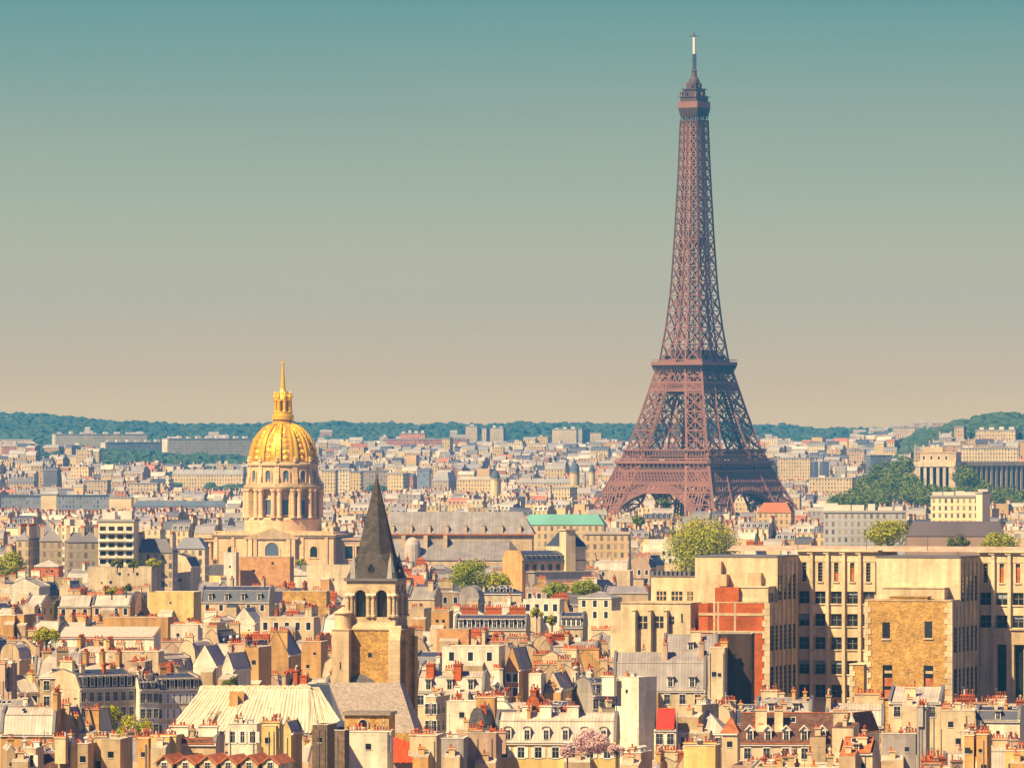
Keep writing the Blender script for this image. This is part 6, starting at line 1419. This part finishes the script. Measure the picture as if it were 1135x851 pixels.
# row of little gables at the bottom
def gable_row():
    d = 985; s = d/F; Z = lambda p: wz(p, d)
    for i, (a, b_) in enumerate(((175, 197), (197, 222), (222, 246), (246, 268), (268, 292), (292, 315))):
        w = (b_-a)*s; lbs = ['leftmost', 'second from left', 'third from left', 'fourth from left', 'fifth from left', 'rightmost']
        root = thing('gabled_house', f'small terracotta roofed gable with dark window, {lbs[i]} of six at the bottom', 'house', (wx((a+b_)/2+3, d), d+4, 0), radians(-14), 'row of six little gables at the bottom edge')
        zt = Z(836+(i % 2)); ze = Z(844); ww = w*.92/cos(radians(14))
        m = MB(); m.box(-ww/2+.2, ww/2-.2, -4, 4, 0, ze); m.poly([(-ww/2+.2, -4, ze), (ww/2-.2, -4, ze), (0, -4, zt-.15)]); m.build('wall', M['cream' if i % 2 else 'beige'], root)
        m = MB()
        for sg in (-1, 1):
            m.poly([(sg*(ww/2+.15), -4.35, ze-.25), (0, -4.35, zt), (0, 4.3, zt), (sg*(ww/2+.15), 4.3, ze-.25)]); m.poly([(sg*(ww/2+.15), -4.35, ze-.25), (0, -4.35, zt), (0, -4.35, zt-.25), (sg*(ww/2+.15), -4.35, ze-.5)])
        m.build('roof', M['terracotta'], root)
        link('window', window_mesh(.8, 1.2, False), root, (0, -4.0, ze-1.3)); keep(a, b_, 834, 851, d)
    FOOT.append((wx(172, d), wx(318, d), d-2, d+10))
gable_row()
# orange sheet roof
def orange_roof():
    d = 1120; Z = lambda p: wz(p, d); X = lambda p: wx(p, d)-wx(448, d)
    root = thing('sheeted_house', 'house with crumpled bright orange sheet over its roof, right of white wall', 'house', (wx(448, d), d, 0))
    b = MB(); b.box(X(434), X(462), 0, 8, 0, Z(842)); b.build('wall', M['beige'], root)
    b = MB(); g = [[(X(433+28*i/10)+(.9*j/6 if i == 10 else 0), -1.5+7*(1-j/6), Z(820+24*j/6-(3*(1-i/10) if j < 3 else 0)+6*(i/10)*(1-j/6))+.22*mnoise.noise((i*.9, j*1.1, 4))) for i in range(11)] for j in range(7)]
    for j in range(6):
        for i in range(10): b.poly([g[j+1][i], g[j+1][i+1], g[j][i+1], g[j][i]])
    b.build('sheet_roof', M['orangesheet'], root); o = link('skylight', skylight_mesh(), root, (X(456), -.6, Z(836)+.25)); o.rotation_euler = (.7, 0, 0)
    keep(434, 462, 819, 844, d); FOOT.append((wx(432, d), wx(464, d), d-2, d+10))
orange_roof()
# ------------------------------------------------------------------ trees
def crown_mesh(name, rx, rz, nl, lf, size, matn, seed, ry=None, lumps=None):
    """foliage: leaf clumps over many small lobes that fill an uneven crown; centre at the crown's middle"""
    rr = random.Random(seed); ry = ry or rx; b = MB(); lobes = []; nl = int(nl*max(1, min(2.2, rx/rz)))
    for k in range(nl):
        while True:
            p = (rr.uniform(-1, 1), rr.uniform(-1, 1), rr.uniform(-1, 1)); q = p[0]**2+p[1]**2+p[2]**2
            if .12 < q < 1: break
        f = rr.uniform(.62, .86); q = sqrt(q); k_ = f*(.55+.45*q)/q
        lobes.append((p[0]*k_*rx, p[1]*k_*ry, p[2]*k_*rz*(1 if p[2] > 0 else .8), rr.uniform(.34, .56)*min(rx, rz)))
    per = lf//len(lobes)
    for (cx, cy, cz, r) in lobes:
        for _ in range(per):
            u = rr.uniform(-1, 1); a = rr.uniform(0, 2*pi); q = sqrt(1-u*u); n = Vector((q*cos(a), q*sin(a), u)); rad = r*rr.uniform(.75, 1.12)
            c = Vector((cx, cy, cz))+Vector((n.x*rad, n.y*rad, n.z*rad*.85))
            n = (n+Vector((rr.uniform(-.7, .7), rr.uniform(-.7, .7), rr.uniform(-.4, .8)))).normalized()
            t = n.orthogonal().normalized(); t = (Matrix.Rotation(rr.uniform(0, 6.3), 3, n) @ t); w = n.cross(t); s = size*rr.uniform(.6, 1.3)
            b.poly([c-t*s*.5, c+w*s*.38, c+t*s*.55, c-w*s*.38])
    return b.mesh(name, M[matn])
def trunk_mesh(h, r, seed, cw=3.0):
    rr = random.Random(seed); b = MB(); b.bar((0, 0, -1), (0, 0, h), r*2, 0, r*1.0)
    for k in range(5): a = rr.uniform(0, 6.3); b.bar((0, 0, h-cw*.9), (cos(a)*cw*.5, sin(a)*cw*.5, h+cw*rr.uniform(-.1, .35)), r*.8, 0, r*.25)
    return b.mesh('trunk', M['bark'])
def tree(px, yt, wpx, hpx, d, label, matn='leaf', nl=26, dens=1.0, zb=0.0, group=None, name='leafy_tree', leafpx=2.15, seed=None, cat='tree', share=None, crop_keep=True):
    hpx *= 1.2; s = d/F; rx = wpx*s/2; rz = hpx*s/2; top = wz(yt, d); zc = top-rz*1.0
    if cat == 'bush': zb = zc-rz*1.3
    root = thing(name, label, cat, (wx(px, d), d, zb), 0, group); sd = seed if seed is not None else int(px*3+yt)
    size = leafpx*s; lf = int(min(16000, max(350, dens*14*(wpx*hpx)/(leafpx**2))))
    mk = lambda: crown_mesh('crown', rx/1.0, rz, nl, lf, size, matn, sd)
    if share:
        me = cached(('crown', share), mk); 
        if ('cs', share) not in CACHE: CACHE[('cs', share)] = (rx, rz)
        a, c = CACHE[('cs', share)]; o = link('crown', me, root, (0, 0, zc-zb), random.Random(sd).uniform(0, 6.3), (rx/a, rx/a, rz/c))
    else: o = link('crown', mk(), root, (0, 0, zc-zb))
    link('trunk', trunk_mesh(max(2, zc-zb), max(.22, rx*.05), sd, min(rx, rz)), root)
    if crop_keep: FOOT.append((wx(px, d)-rx*.8, wx(px, d)+rx*.8, d-rx*.8, d+rx*.8))
    return root
def bigtree(): 
    tree(778, 569, 78, 66, 2500, 'big rounded yellow green tree behind the stone institute, the largest tree', nl=46, dens=1.3, name='leafy_tree')
    keep(742, 816, 568, 628, 2500, False); OPAQ.append((2500, 752, 806, 590))
bigtree()
TREES = [
 (520, 620, 44, 30, 1960, 'light green tree in front of the old nave roof, right of spire', 'leaflight', 26), (551, 628, 30, 24, 1980, 'darker green tree joined to the right of the light green tree', 'leaf', 18),
 (617, 645, 36, 14, 1850, 'low spreading green tree below the shaded school', 'leaflight', 16), (648, 642, 42, 16, 1840, 'wide low green tree right of the shaded school, left of cream hip roof', 'leaflight', 18),
 (10, 607, 34, 30, 2250, 'yellow green tree at the far left edge below the mansard houses', 'leaf', 20), (52, 695, 37, 17, 1480, 'rounded courtyard tree beside the wide flat whitish roof', 'leaf', 22),
 (123, 777, 24, 28, 1215, 'upright street tree in front of the dark blue mansard street', 'leaf', 18), (148, 791, 40, 30, 1190, 'bushy street tree at the left of the pleated tarpaulin', 'leaf', 26),
 (255, 748, 18, 18, 1268, 'small dark tree in a yard above the tarpaulin', 'leafdark', 10), (984, 575, 52, 26, 2300, 'broad yellow green tree behind the stone institute roof', 'leaf', 26),
 (1106, 589, 46, 22, 2200, 'yellow green tree above the right end of the stone institute', 'leaf', 22), (1062, 593, 26, 16, 2210, 'small tree left of the yellow green tree above the institute', 'leafdark', 12),
 (130, 619, 16, 10, 2200, 'small bush in front of the white balconied block', 'leafdark', 8), (148, 619, 14, 9, 2190, 'second small bush before the white balconied block', 'leafdark', 8), (170, 618, 22, 10, 2210, 'low bush under the long slate mansard', 'leaf', 8),
 (258, 614, 22, 7, 2560, 'strip of roof garden shrubs left of the broad orange brick wall', 'leaflight', 8), (333, 619, 16, 7, 2560, 'roof garden shrub right of the broad orange brick wall', 'leaflight', 6),
 (124, 648, 12, 9, 1790, 'left bush above the long low ochre wall', 'leaf', 8), (140, 646, 14, 9, 1795, 'right bush above the long low ochre wall', 'leafdark', 8),
 (595, 672, 14, 12, 1600, 'upper terrace bush on the white stepped house', 'leaf', 6), (612, 682, 14, 10, 1590, 'lower terrace bush on the white stepped house', 'leaf', 6),
 (655, 808, 46, 26, 1006, 'pink blossom tree in front of the yellow mansard house', 'blossom', 26), (629, 824, 20, 14, 1000, 'smaller pink blossom tree left of the big blossom tree', 'blossom', 12), (683, 823, 20, 14, 1002, 'smaller pink blossom tree under the tall windowless white block', 'blossom', 12),
 (706, 572, 18, 10, 2900, 'small green tree left of the big rounded tree', 'leafblue', 8), (735, 552, 20, 10, 3900, 'small green tree seen under the arch of the iron tower', 'leafblue', 8),
]
for (px, yt, w, h, d, lb, mt, nl) in TREES:
    tree(px, yt, w, h, d, lb, mt, nl, name='blossom_tree' if mt == 'blossom' else ('bush' if h < 11 else 'leafy_tree'), cat='bush' if h < 11 else 'tree'); keep(px-w/2, px+w/2, yt, yt+h*.62, d, False)
# garden trees in front of the colonnade palace
rg = random.Random(21); k = 0
GT = [(958+rg.uniform(0, 60), 519+rg.uniform(0, 22)) for _ in range(20)]+[(1010+rg.uniform(0, 128), 535+rg.uniform(0, 9)) for _ in range(20)]+[(925+rg.uniform(0, 60), 538+rg.uniform(0, 10)) for _ in range(10)]+[(1067, 515), (1076, 519), (1058, 524), (1090, 532), (975, 512), (1000, 505), (987, 509), (1047, 533)]
GT.sort(key=lambda t: -t[1])
for (px, yt) in GT:
    d = 4330+(545-yt)*14+rg.uniform(-10, 10)
    if 1014 < px < 1064 and yt < 536: yt = 538
    w = rg.uniform(20, 32); k += 1
    tree(px, yt, w, 20, d, 'dark green garden tree in the grove before the colonnade palace', 'leafblue', 14, .7, group='garden trees before the colonnade palace', share=('g', k % 4), seed=k, zb=wz(yt, d)-22 if wz(yt, d) > 24 else 0)
keep(925, 1135, 512, 553, 4330, False)
# ------------------------------------------------------------------ filler houses, front to back
SKY = [851.0]*1136
HER = sorted(PROT, key=lambda t: t[4])
OPAQ.sort(); hi = 0; NF = 0; rf = random.Random(11)
FARCUT = 2800
def blocked(a, b, c, d):
    for (x0, x1, y0, y1) in FOOT:
        if a < x1 and b > x0 and c < y1 and d > y0: return x1
    return None
WALLS = ['cream']*6+['white']*4+['tan']*4+['beige']*3+['ochre']*3+['pink']*2+['grey']+['yellow']*2+['orangebrick']+['palestone']*2
ROOFS = ['zinc']*6+['midzinc']*5+['slate']*2+['navyslate']*2+['terracotta']*1+['tile']*1
d = 862.0
while d < FARCUT:
    while hi < len(OPAQ) and OPAQ[hi][0] <= d:
        _, x0, x1, y0 = OPAQ[hi]; hi += 1
        for p in range(max(0, int(x0)), min(1135, int(x1)+1)): SKY[p] = min(SKY[p], y0)
    s = d/F; px = -12-rf.uniform(0, 30)
    while px < 1140:
        end = rf.random() < .5
        wm = rf.uniform(4.5, 8.5) if end else rf.uniform(6, 12)
        if d > 1500: wm *= 1.25
        dp = rf.uniform(10, 15) if end else rf.uniform(9, 11.5)
        wp = wm/s; x0, x1 = px, px+wp; nxt = x1+rf.choice([0, 0, .5, 1.5, 3])
        base = -11+9*sin(x0*.006+d*.0021)+(3 if rf.random() < .85 else 14)*rf.uniform(-1, 1)
        if rf.random() < .12: base = rf.uniform(15, 38)
        H = rf.uniform(17.5, 23.0) if d < 1500 else rf.uniform(18.5, 25)
        jit = d+rf.uniform(-8, 8)
        ix0, ix1 = max(0, int(x0)), min(1135, int(x1))
        if ix1-ix0 < 4: px = nxt; continue
        # keep what stands behind visible
        lim = -1e9
        for (a0, a1, b0, b1, D) in HER:
            if D > jit and a0+2 < x1 and a1-2 > x0: lim = max(lim, b1-1)
        top = HOR+(EYE-H-1.6)*F/jit
        if lim > top:
            top = lim+rf.uniform(0, 3); H = EYE-(top-HOR)*jit/F-1.6
        vis = sum(1 for p in range(ix0, ix1) if SKY[p] > top+4.5+1.6/s*.5)
        if H < 9 or vis < .22*(ix1-ix0): px = nxt; continue
        wxa, wxb = wx(x0, jit), wx(x1, jit)
        hit = blocked(wxa-.2, wxb+.2, jit-1, jit+dp+1.5)
        if hit is not None:
            px = max((hit/jit*F+CX)+.5, px+3); continue
        r_ = rf.random(); wall = rf.choice(WALLS); roof = rf.choice(ROOFS)
        typ = 'm' if r_ < .5 else 'g' if r_ < .68 else 'f' if r_ < .80 else 'c' if r_ < .86 else 'h' if r_ < .94 else 's'
        if end and typ in 'hs': typ = 'm'
        rise = {'m': rf.uniform(3.2, 5), 'g': rf.uniform(2.4, 4.2), 'f': .7, 'c': rf.uniform(3.5, 5), 'h': rf.uniform(2.2, 3.6), 's': rf.uniform(1.2, 2.4)}[typ]
        if roof in ('terracotta', 'tile') and typ in 'mc': typ = 'g'; rise = min(rise, 3.8)
        if typ == 'f': roof = 'gravel'
        sn, cs = abs(sin(radians(base))), cos(radians(base)); wf = max(wm*.6, (wm-dp*sn*.7)/cs)
        near = jit < 1330
        ann = (rf.uniform(2.5, wf*.8), rf.uniform(2, 4), H-rise-rf.uniform(1.5, 6), rf.uniform(-.2, .2)*wf, rf.choice(WALLS)) if rf.random() < .6 else None
        st = []
        if end:                                       # local x runs away: slab along the near party wall and the far one
            if typ != 'f' or rf.random() < .6:
                q = rf.uniform(.35, .8)*wf; st.append((-dp/2+.5, rf.uniform(-.15, .15)*wf, q, .8, rf.uniform(.6, 1.8) if typ == 'f' else rf.uniform(-.5, 1.2) if q > wf*.6 else rf.uniform(.8, 2), 1))
                if rf.random() < .6: st.append((dp/2-.5, rf.uniform(-.2, .2)*wf, rf.uniform(.3, .6)*wf, .8, rf.uniform(.8, 1.8), 1))
            kw = dict(win=(rf.randint(1, 2), max(1, int(wf/2.6))) if rf.random() < .3 else None, blind=rf.randint(0, 3) if rf.random() < .6 else None)
            dm = rf.choice([0, 0, 2, 3])
            if kw['win']: kw['blind'] = None
            o = house((wxa+wxb)/2, jit+dp/2, dp, wf, H-rise, H, typ, radians(base)+pi/2, wall, roof, near, st, dm, rf.choice(['flat', 'flat', 'gable', 'round']), rnd=random.Random(NF), endon=True, cw='brick' if rf.random() < .12 else None, annex=ann, **kw)
        else:
            if typ in 'mgcs' or rf.random() < .5:
                for sx in ((-1, 1) if rf.random() < .55 else (rf.choice([-1, 1]),)):
                    st.append((sx*(wf/2-.5), rf.uniform(-1.5, 1.5), rf.uniform(2.5, 6), .8, rf.uniform(.8, 2.2), 1))
                if rf.random() < .45: st.append((rf.uniform(-.3, .3)*wf, rf.uniform(-1.5, 1.5), rf.uniform(1.5, 4.5), .8, rf.uniform(1, 2.4), rf.random() < .4))
            dm = 0 if typ in 'fs' else rf.randint(2, max(2, int(wf/2.8))) if rf.random() < .62 else 0
            o = house((wxa+wxb)/2, jit+dp/2, wf, dp, H-rise, H, typ, radians(base), wall, roof, near, st, dm, rf.choice(['flat', 'flat', 'flat', 'gable', 'round']), win=(rf.randint(1, 3), max(2, int(wf/2.5))) if rf.random() < .75 else None, rnd=random.Random(NF), cw='brick' if rf.random() < .12 else None, annex=ann)
        NF += 1; FOOT.append((wxa, wxb, jit-1, jit+dp+1.5))
        for p in range(ix0, ix1+1): SKY[p] = min(SKY[p], top+1.2/s)
        px = nxt
    d *= 1.021 if d < 1500 else 1.03
print('houses', len(HOUSES), 'filler', NF)

# ------------------------------------------------------------------ the far city: more houses than one could single out
def far_city():
    b = MB(); rb = MB(); rr = random.Random(5); d = FARCUT+10.0; n = 0
    hi = sum(1 for o in OPAQ if o[0] < FARCUT-120); d = 900.0
    while d < 8300:
        while d >= FARCUT and hi < len(OPAQ) and OPAQ[hi][0] <= d:
                _, x0, x1, y0 = OPAQ[hi]; hi += 1
                for p in range(max(0, int(x0)), min(1135, int(x1)+1)): SKY[p] = min(SKY[p], y0)
        s = d/F; px = -150-rr.uniform(0, 20)
        while px < 1285:
            wm = rr.uniform(7, 16) if d < 4500 else rr.uniform(8, 20); dp = rr.uniform(10, 15); wp = wm/s; x0, x1 = px, px+wp; nxt = x1+rr.choice([0, 0, 0, 2/s, 5/s, 9/s]); px = nxt
            if d < FARCUT and x1 > -40 and x0 < 1172: continue
            dj = d+rr.uniform(-12, 12); X0, X1 = wx(x0, dj), wx(x1, dj); zb = terrain((X0+X1)/2, dj); H = zb+(rr.uniform(17, 25) if rr.random() < .9 else rr.uniform(25, 31))
            if x0 < 330 and d > 6100 and rr.random() < .8: continue
            if px > 1000 and d > 6250: continue
            if d > 6600 and rr.random() < .25: continue
            if px > 940 and d > 5900 and rr.random() < .35: continue
            if 905 < x1 and 4250 < d < 4800: continue
            if d > 3900 and d < 4620 and 640 < x1 and x0 < 905: continue
            lim = -1e9
            for (a0, a1, b0, b1, D) in HER:
                if D > dj and a0+1 < x1 and a1-1 > x0: lim = max(lim, b1-.5)
            top = HOR+(EYE-H)*F/dj
            if lim > top: top = lim+rr.uniform(0, 2.5); H = EYE-(top-HOR)*dj/F
            if H < zb+8: continue
            ix0, ix1 = max(0, int(x0)), min(1135, int(x1))
            if ix1 > ix0 and sum(1 for p in range(ix0, ix1+1) if SKY[p] > top+1.0) == 0: continue
            if blocked(X0, X1, dj-1, dj+dp+1): continue
            for p in range(ix0, ix1+1): SKY[p] = min(SKY[p], top+1.5)
            n += 1; th = radians(rr.gauss(-12, 10)); c, sn = cos(th), sin(th); w = wm*.94; rise = rr.choice([0, 2.5, 3.2, 4, 4.5]); cx, cy = (X0+X1)/2, dj+dp/2
            T = lambda u, v, z: (cx+u*c-v*sn, cy+u*sn+v*c, z)
            f = rr.uniform(.86, 1.08); hue = rr.random()
            b.col = tuple(q*f for q in ((.70, .50, .24) if hue < .45 else (.76, .62, .38) if hue < .62 else (.58, .38, .17) if hue < .82 else (.52, .30, .14) if hue < .88 else (.50, .20, .11) if hue < .91 else (.40, .36, .34)))
            blank = rr.random() < .22; ze = H-rise; hw, hd = w/2, dp/2
            for p, q in (((-hw, -hd), (hw, -hd)), ((hw, -hd), (hw, hd)), ((-hw, hd), (-hw, -hd))):
                L = math.hypot(q[0]-p[0], q[1]-p[1]); v0 = zb-4-ze
                uv = [(0, v0), (L, v0), (L, 0), (0, 0)] if not blank else [(0, 1)]*4
                b.poly([T(*p, zb-4), T(*q, zb-4), T(*q, ze), T(*p, ze)], 0, uv)
            rc = rr.random(); f = rr.uniform(.8, 1.1); rb.col = tuple(q*f for q in ((.42, .37, .31) if rc < .45 else (.27, .245, .245) if rc < .70 else (.10, .10, .13) if rc < .85 else (.46, .17, .08) if rc < .92 else (.62, .55, .42)))
            if rise == 0:
                rb.poly([T(-hw, -hd, ze), T(hw, -hd, ze), T(hw, hd, ze), T(-hw, hd, ze)])
                for k in range(rr.randint(0, 2)):
                    u = rr.uniform(-hw*.6, hw*.6); rb.col = (.62, .54, .42); q = rr.uniform(1, 2.4); zz = ze+rr.uniform(1.5, 3)
                    P = [T(u-q, -2, ze), T(u+q, -2, ze), T(u+q, 2, ze), T(u-q, 2, ze)]
                    for i in range(4): j = (i+1) % 4; rb.poly([P[i], P[j], (*P[j][:2], zz), (*P[i][:2], zz)])
                    rb.poly([(*p[:2], zz) for p in P])
            else:
                ins = min(1.6, hd*.4); z1 = ze+rise*.72
                A = [T(-hw, -hd-.2, ze), T(hw, -hd-.2, ze), T(hw, -hd+ins, z1), T(-hw, -hd+ins, z1)]
                rb.poly(A); rb.poly([A[3], A[2], T(hw, 0, H), T(-hw, 0, H)]); rb.poly([T(-hw, 0, H), T(hw, 0, H), T(hw, hd, ze), T(-hw, hd, ze)])
                for sx in (-1, 1): b.poly([T(sx*hw, -hd, ze), T(sx*hw, -hd+ins, z1), T(sx*hw, 0, H), T(sx*hw, hd, ze)], 0, [(0, 1)]*4)
                if d < 4600 and rr.random() < .6 and w/2.6 >= 2:     # dormers
                    kk = int(w/2.8); dc = rb.col; rb.col = (.66, .62, .56)
                    for k in range(kk):
                        u = -hw+w*(k+.5)/kk; rb.poly([T(u-.6, -hd-.1, ze+.3), T(u+.6, -hd-.1, ze+.3), T(u+.6, -hd-.1, ze+2.0), T(u-.6, -hd-.1, ze+2.0)]); rb.poly([T(u-.75, -hd-.3, ze+2.0), T(u+.75, -hd-.3, ze+2.0), T(u+.75, -hd+1.4, ze+2.1), T(u-.75, -hd+1.4, ze+2.1)])
                        rb.col = (.06, .06, .08); rb.poly([T(u-.38, -hd-.16, ze+.5), T(u+.38, -hd-.16, ze+.5), T(u+.38, -hd-.16, ze+1.8), T(u-.38, -hd-.16, ze+1.8)]); rb.col = (.66, .62, .56)
                    rb.col = dc
            if d < 6500:
                for sx in ((-1, 1) if rr.random() < .6 else (rr.choice([-1, 1]),)):
                    u = sx*(hw-.5); v = rr.uniform(-2, 1); q = rr.uniform(1, 2.4); zz = H+rr.uniform(.6, 2); 
                    for colr, za, zc, e in (((.6, .48, .33), ze, zz, 0), ((.52, .14, .05), zz, zz+.9, .15)):
                        rb.col = colr; P = [T(u-.5+e, v-q+e, za), T(u+.5-e, v-q+e, za), T(u+.5-e, v+q-e, za), T(u-.5+e, v+q-e, za)]
                        for i in range(4): j = (i+1) % 4; rb.poly([P[i], P[j], (*P[j][:2], zc), (*P[i][:2], zc)])
                        rb.poly([(*p[:2], zc) for p in P])
        d *= 1.022 if d < FARCUT else 1.010 if d < 4000 else 1.0085
    for k in range(60):                              # houses sprinkled over the far slopes
        px = rr.choice([rr.uniform(0, 330), rr.uniform(330, 700), rr.uniform(840, 1135)]); y = rr.uniform(8600, 9900); X = wx(px, y); zb = hillz(X, y); w = rr.uniform(4, 11); h = rr.uniform(8, 13)
        b.col = (.70, .54, .32) if rr.random() < .7 else (.62, .34, .22); ze = zb+h
        for p, q in (((-w, -6), (w, -6)), ((w, -6), (w, 6)), ((-w, 6), (-w, -6))):
            L = math.hypot(q[0]-p[0], q[1]-p[1]); b.poly([(X+p[0], y+p[1], zb-6), (X+q[0], y+q[1], zb-6), (X+q[0], y+q[1], ze), (X+p[0], y+p[1], ze)], 0, [(0, -h), (L, -h), (L, 0), (0, 0)])
        rb.col = (.42, .34, .28); rb.poly([(X-w, y-6, ze), (X+w, y-6, ze), (X+w, y, ze+3), (X-w, y, ze+3)]); rb.poly([(X-w, y, ze+3), (X+w, y, ze+3), (X+w, y+6, ze), (X-w, y+6, ze)])
    # one object: walls and roofs of the houses too many and too far to tell apart
    off = len(b.v); b.v += rb.v; b.f += [tuple(i+off for i in f) for f in rb.f]; b.m += [1]*len(rb.f); b.uv += rb.uv; b.c += rb.c
    o = b.build('distant_houses', [M['citywall'], M['cityroof']], None, full=True)
    tag(o, 'countless small cream and grey houses of the far city', 'houses', None, 'stuff'); print('far', n)
far_city()

# ------------------------------------------------------------------ far woods: lumpy canopy over the slopes and hills
def woods():
    rr = random.Random(9); b = MB()
    base = []
    for i in range(6):
        for j in range(9): th = pi*i/10; a = 2*pi*(j+.5*(i % 2))/9; base.append((sin(th)*cos(a), sin(th)*sin(a), cos(th)))
    def blob(x, y, z, r):
        off = rr.uniform(0, 99); n = len(b.v); vz = []
        for (p, q, t) in base:
            k = 1+.45*mnoise.noise((p*1.7+off, q*1.7, t*1.7)); vz.append((x+p*r*k, y+q*r*k, z+t*r*.85*k))
        b.v += vz
        for i in range(5):
            for j in range(9):
                A = n+i*9+j; B = n+i*9+(j+1) % 9; b.f.append((A, B, B+9, A+9)); b.m.append(0); b.uv.append([(0, 0)]*4); b.c.append((1, 1, 1))
    for k in range(9000):                             # the ridge
        y = rr.uniform(8700, 11000); px = rr.uniform(-40, 1180); x = wx(px, y)
        blob(x, y, hillz(x, y)-3, rr.uniform(5, 12))
    def patch(px0, px1, py0, py1, d0, d1, n, r0=5, r1=9):
        for k in range(n):
            px = rr.uniform(px0, px1); t = rr.random(); y = d0+(d1-d0)*t; x = wx(px, y)
            if mnoise.noise((px*.03, y*.004, 7)) < -.18: continue
            blob(x, y, terrain(x, y)+2, rr.uniform(r0, r1))
    patch(-20, 335, 0, 0, 6000, 8500, 2600, 4, 8)
    patch(330, 520, 0, 0, 6000, 8400, 600, 6, 10); patch(535, 610, 0, 0, 6000, 6400, 130, 6, 10); patch(590, 720, 0, 0, 6000, 7200, 130, 6, 9)
    patch(990, 1160, 0, 0, 6500, 7300, 620, 7, 13); patch(1085, 1160, 0, 0, 6300, 7000, 200, 9, 15); patch(940, 1160, 0, 0, 6000, 6600, 90, 5, 9); patch(880, 1000, 0, 0, 6200, 7600, 90, 6, 9)
    patch(650, 1150, 0, 0, 5100, 6000, 60, 5, 8); patch(668, 880, 0, 0, 4330, 4560, 260, 4, 9)
    o = b.build('woods', M['woodleaf'], None, smooth=False); tag(o, 'dense green woods on the far hills', 'woods', None, 'stuff')
woods()
# ------------------------------------------------------------------ labels for the houses that have none of their own
WN = {'cream': 'cream', 'white': 'white', 'tan': 'tan', 'beige': 'beige', 'ochre': 'ochre', 'pink': 'dull pink', 'grey': 'grey', 'yellow': 'yellow', 'orangebrick': 'orange brick', 'palestone': 'pale stone'}
RN = {'zinc': 'pale zinc', 'midzinc': 'grey zinc', 'slate': 'dark slate', 'navyslate': 'navy slate', 'terracotta': 'terracotta', 'tile': 'brown tiled'}
LM = [('the bell tower', 418, 680), ('the pleated tarpaulin', 270, 785), ('the orange brick wall', 293, 630), ('the red brick wall', 812, 690), ('the stone institute', 960, 700), ('the pink blossom tree', 655, 815), ('the black gable wall', 822, 735), ('the lavender mansard', 730, 745), ('the brown tiled roof', 885, 808), ('the hipped corner house', 68, 750), ('the wide whitish roof', 115, 700), ('the dark curved roof', 533, 800), ('the shaded school', 604, 625), ('the light green tree', 522, 635), ('the blank cream wall', 1064, 805), ('the white balconied block', 130, 605), ('the dark blue mansard', 546, 690), ('the red sheet roof', 739, 797), ('the orange sheet', 448, 830), ('the navy mansard', 262, 660), ('the grey church roof', 415, 780), ('the grey chimney slab', 1024, 810), ('the tall white block', 704, 790)]
ORD = ['nearest', 'second', 'third', 'fourth', 'fifth', 'sixth', 'seventh', 'eighth', 'ninth', 'tenth', 'eleventh', 'twelfth', 'thirteenth', 'fourteenth', 'fifteenth', 'sixteenth', 'seventeenth', 'eighteenth', 'nineteenth', 'twentieth']
groups = {}
for h in HOUSES:
    px = CX+F*h['x']/h['y']; py = HOR-(h['z']-EYE)*F/h['y']
    if not (-5 < px < 1140): px = min(1140, max(-5, px))
    nm, lx, ly = min(LM, key=lambda t: (t[1]-px)**2+2.2*(t[2]-py)**2)
    dx, dy = px-lx, py-ly
    rel = ('right of' if dx > 0 else 'left of') if abs(dx) > 1.1*abs(dy) else ('below' if dy > 0 else 'above')
    groups.setdefault((nm, rel), []).append((math.hypot(dx, dy), h))
for (nm, rel), L in groups.items():
    L.sort(key=lambda t: t[0])
    for i, (_, h) in enumerate(L):
        if h['o'].get('label'): continue
        t = h['typ']; e = h['endon']
        if t == 'f': a = f"{WN[h['wall']]} flat topped house"
        elif e: a = f"{WN[h['wall']]} gable end under {RN[h['roof']]} roof"
        else: a = f"{WN[h['wall']]} house with {RN[h['roof']]} " + {'m': 'mansard', 'g': 'gable roof', 'c': 'curved roof', 'h': 'hipped roof', 's': 'single slope'}[t]
        h['o']['label'] = f"{a}, {ORD[min(i, 19)]} house {rel} {nm}"
seen = {}
for h in HOUSES: seen.setdefault(h['o']['label'], []).append(h)
for l, L in seen.items():
    if len(L) > 1: print('DUP', l, len(L))
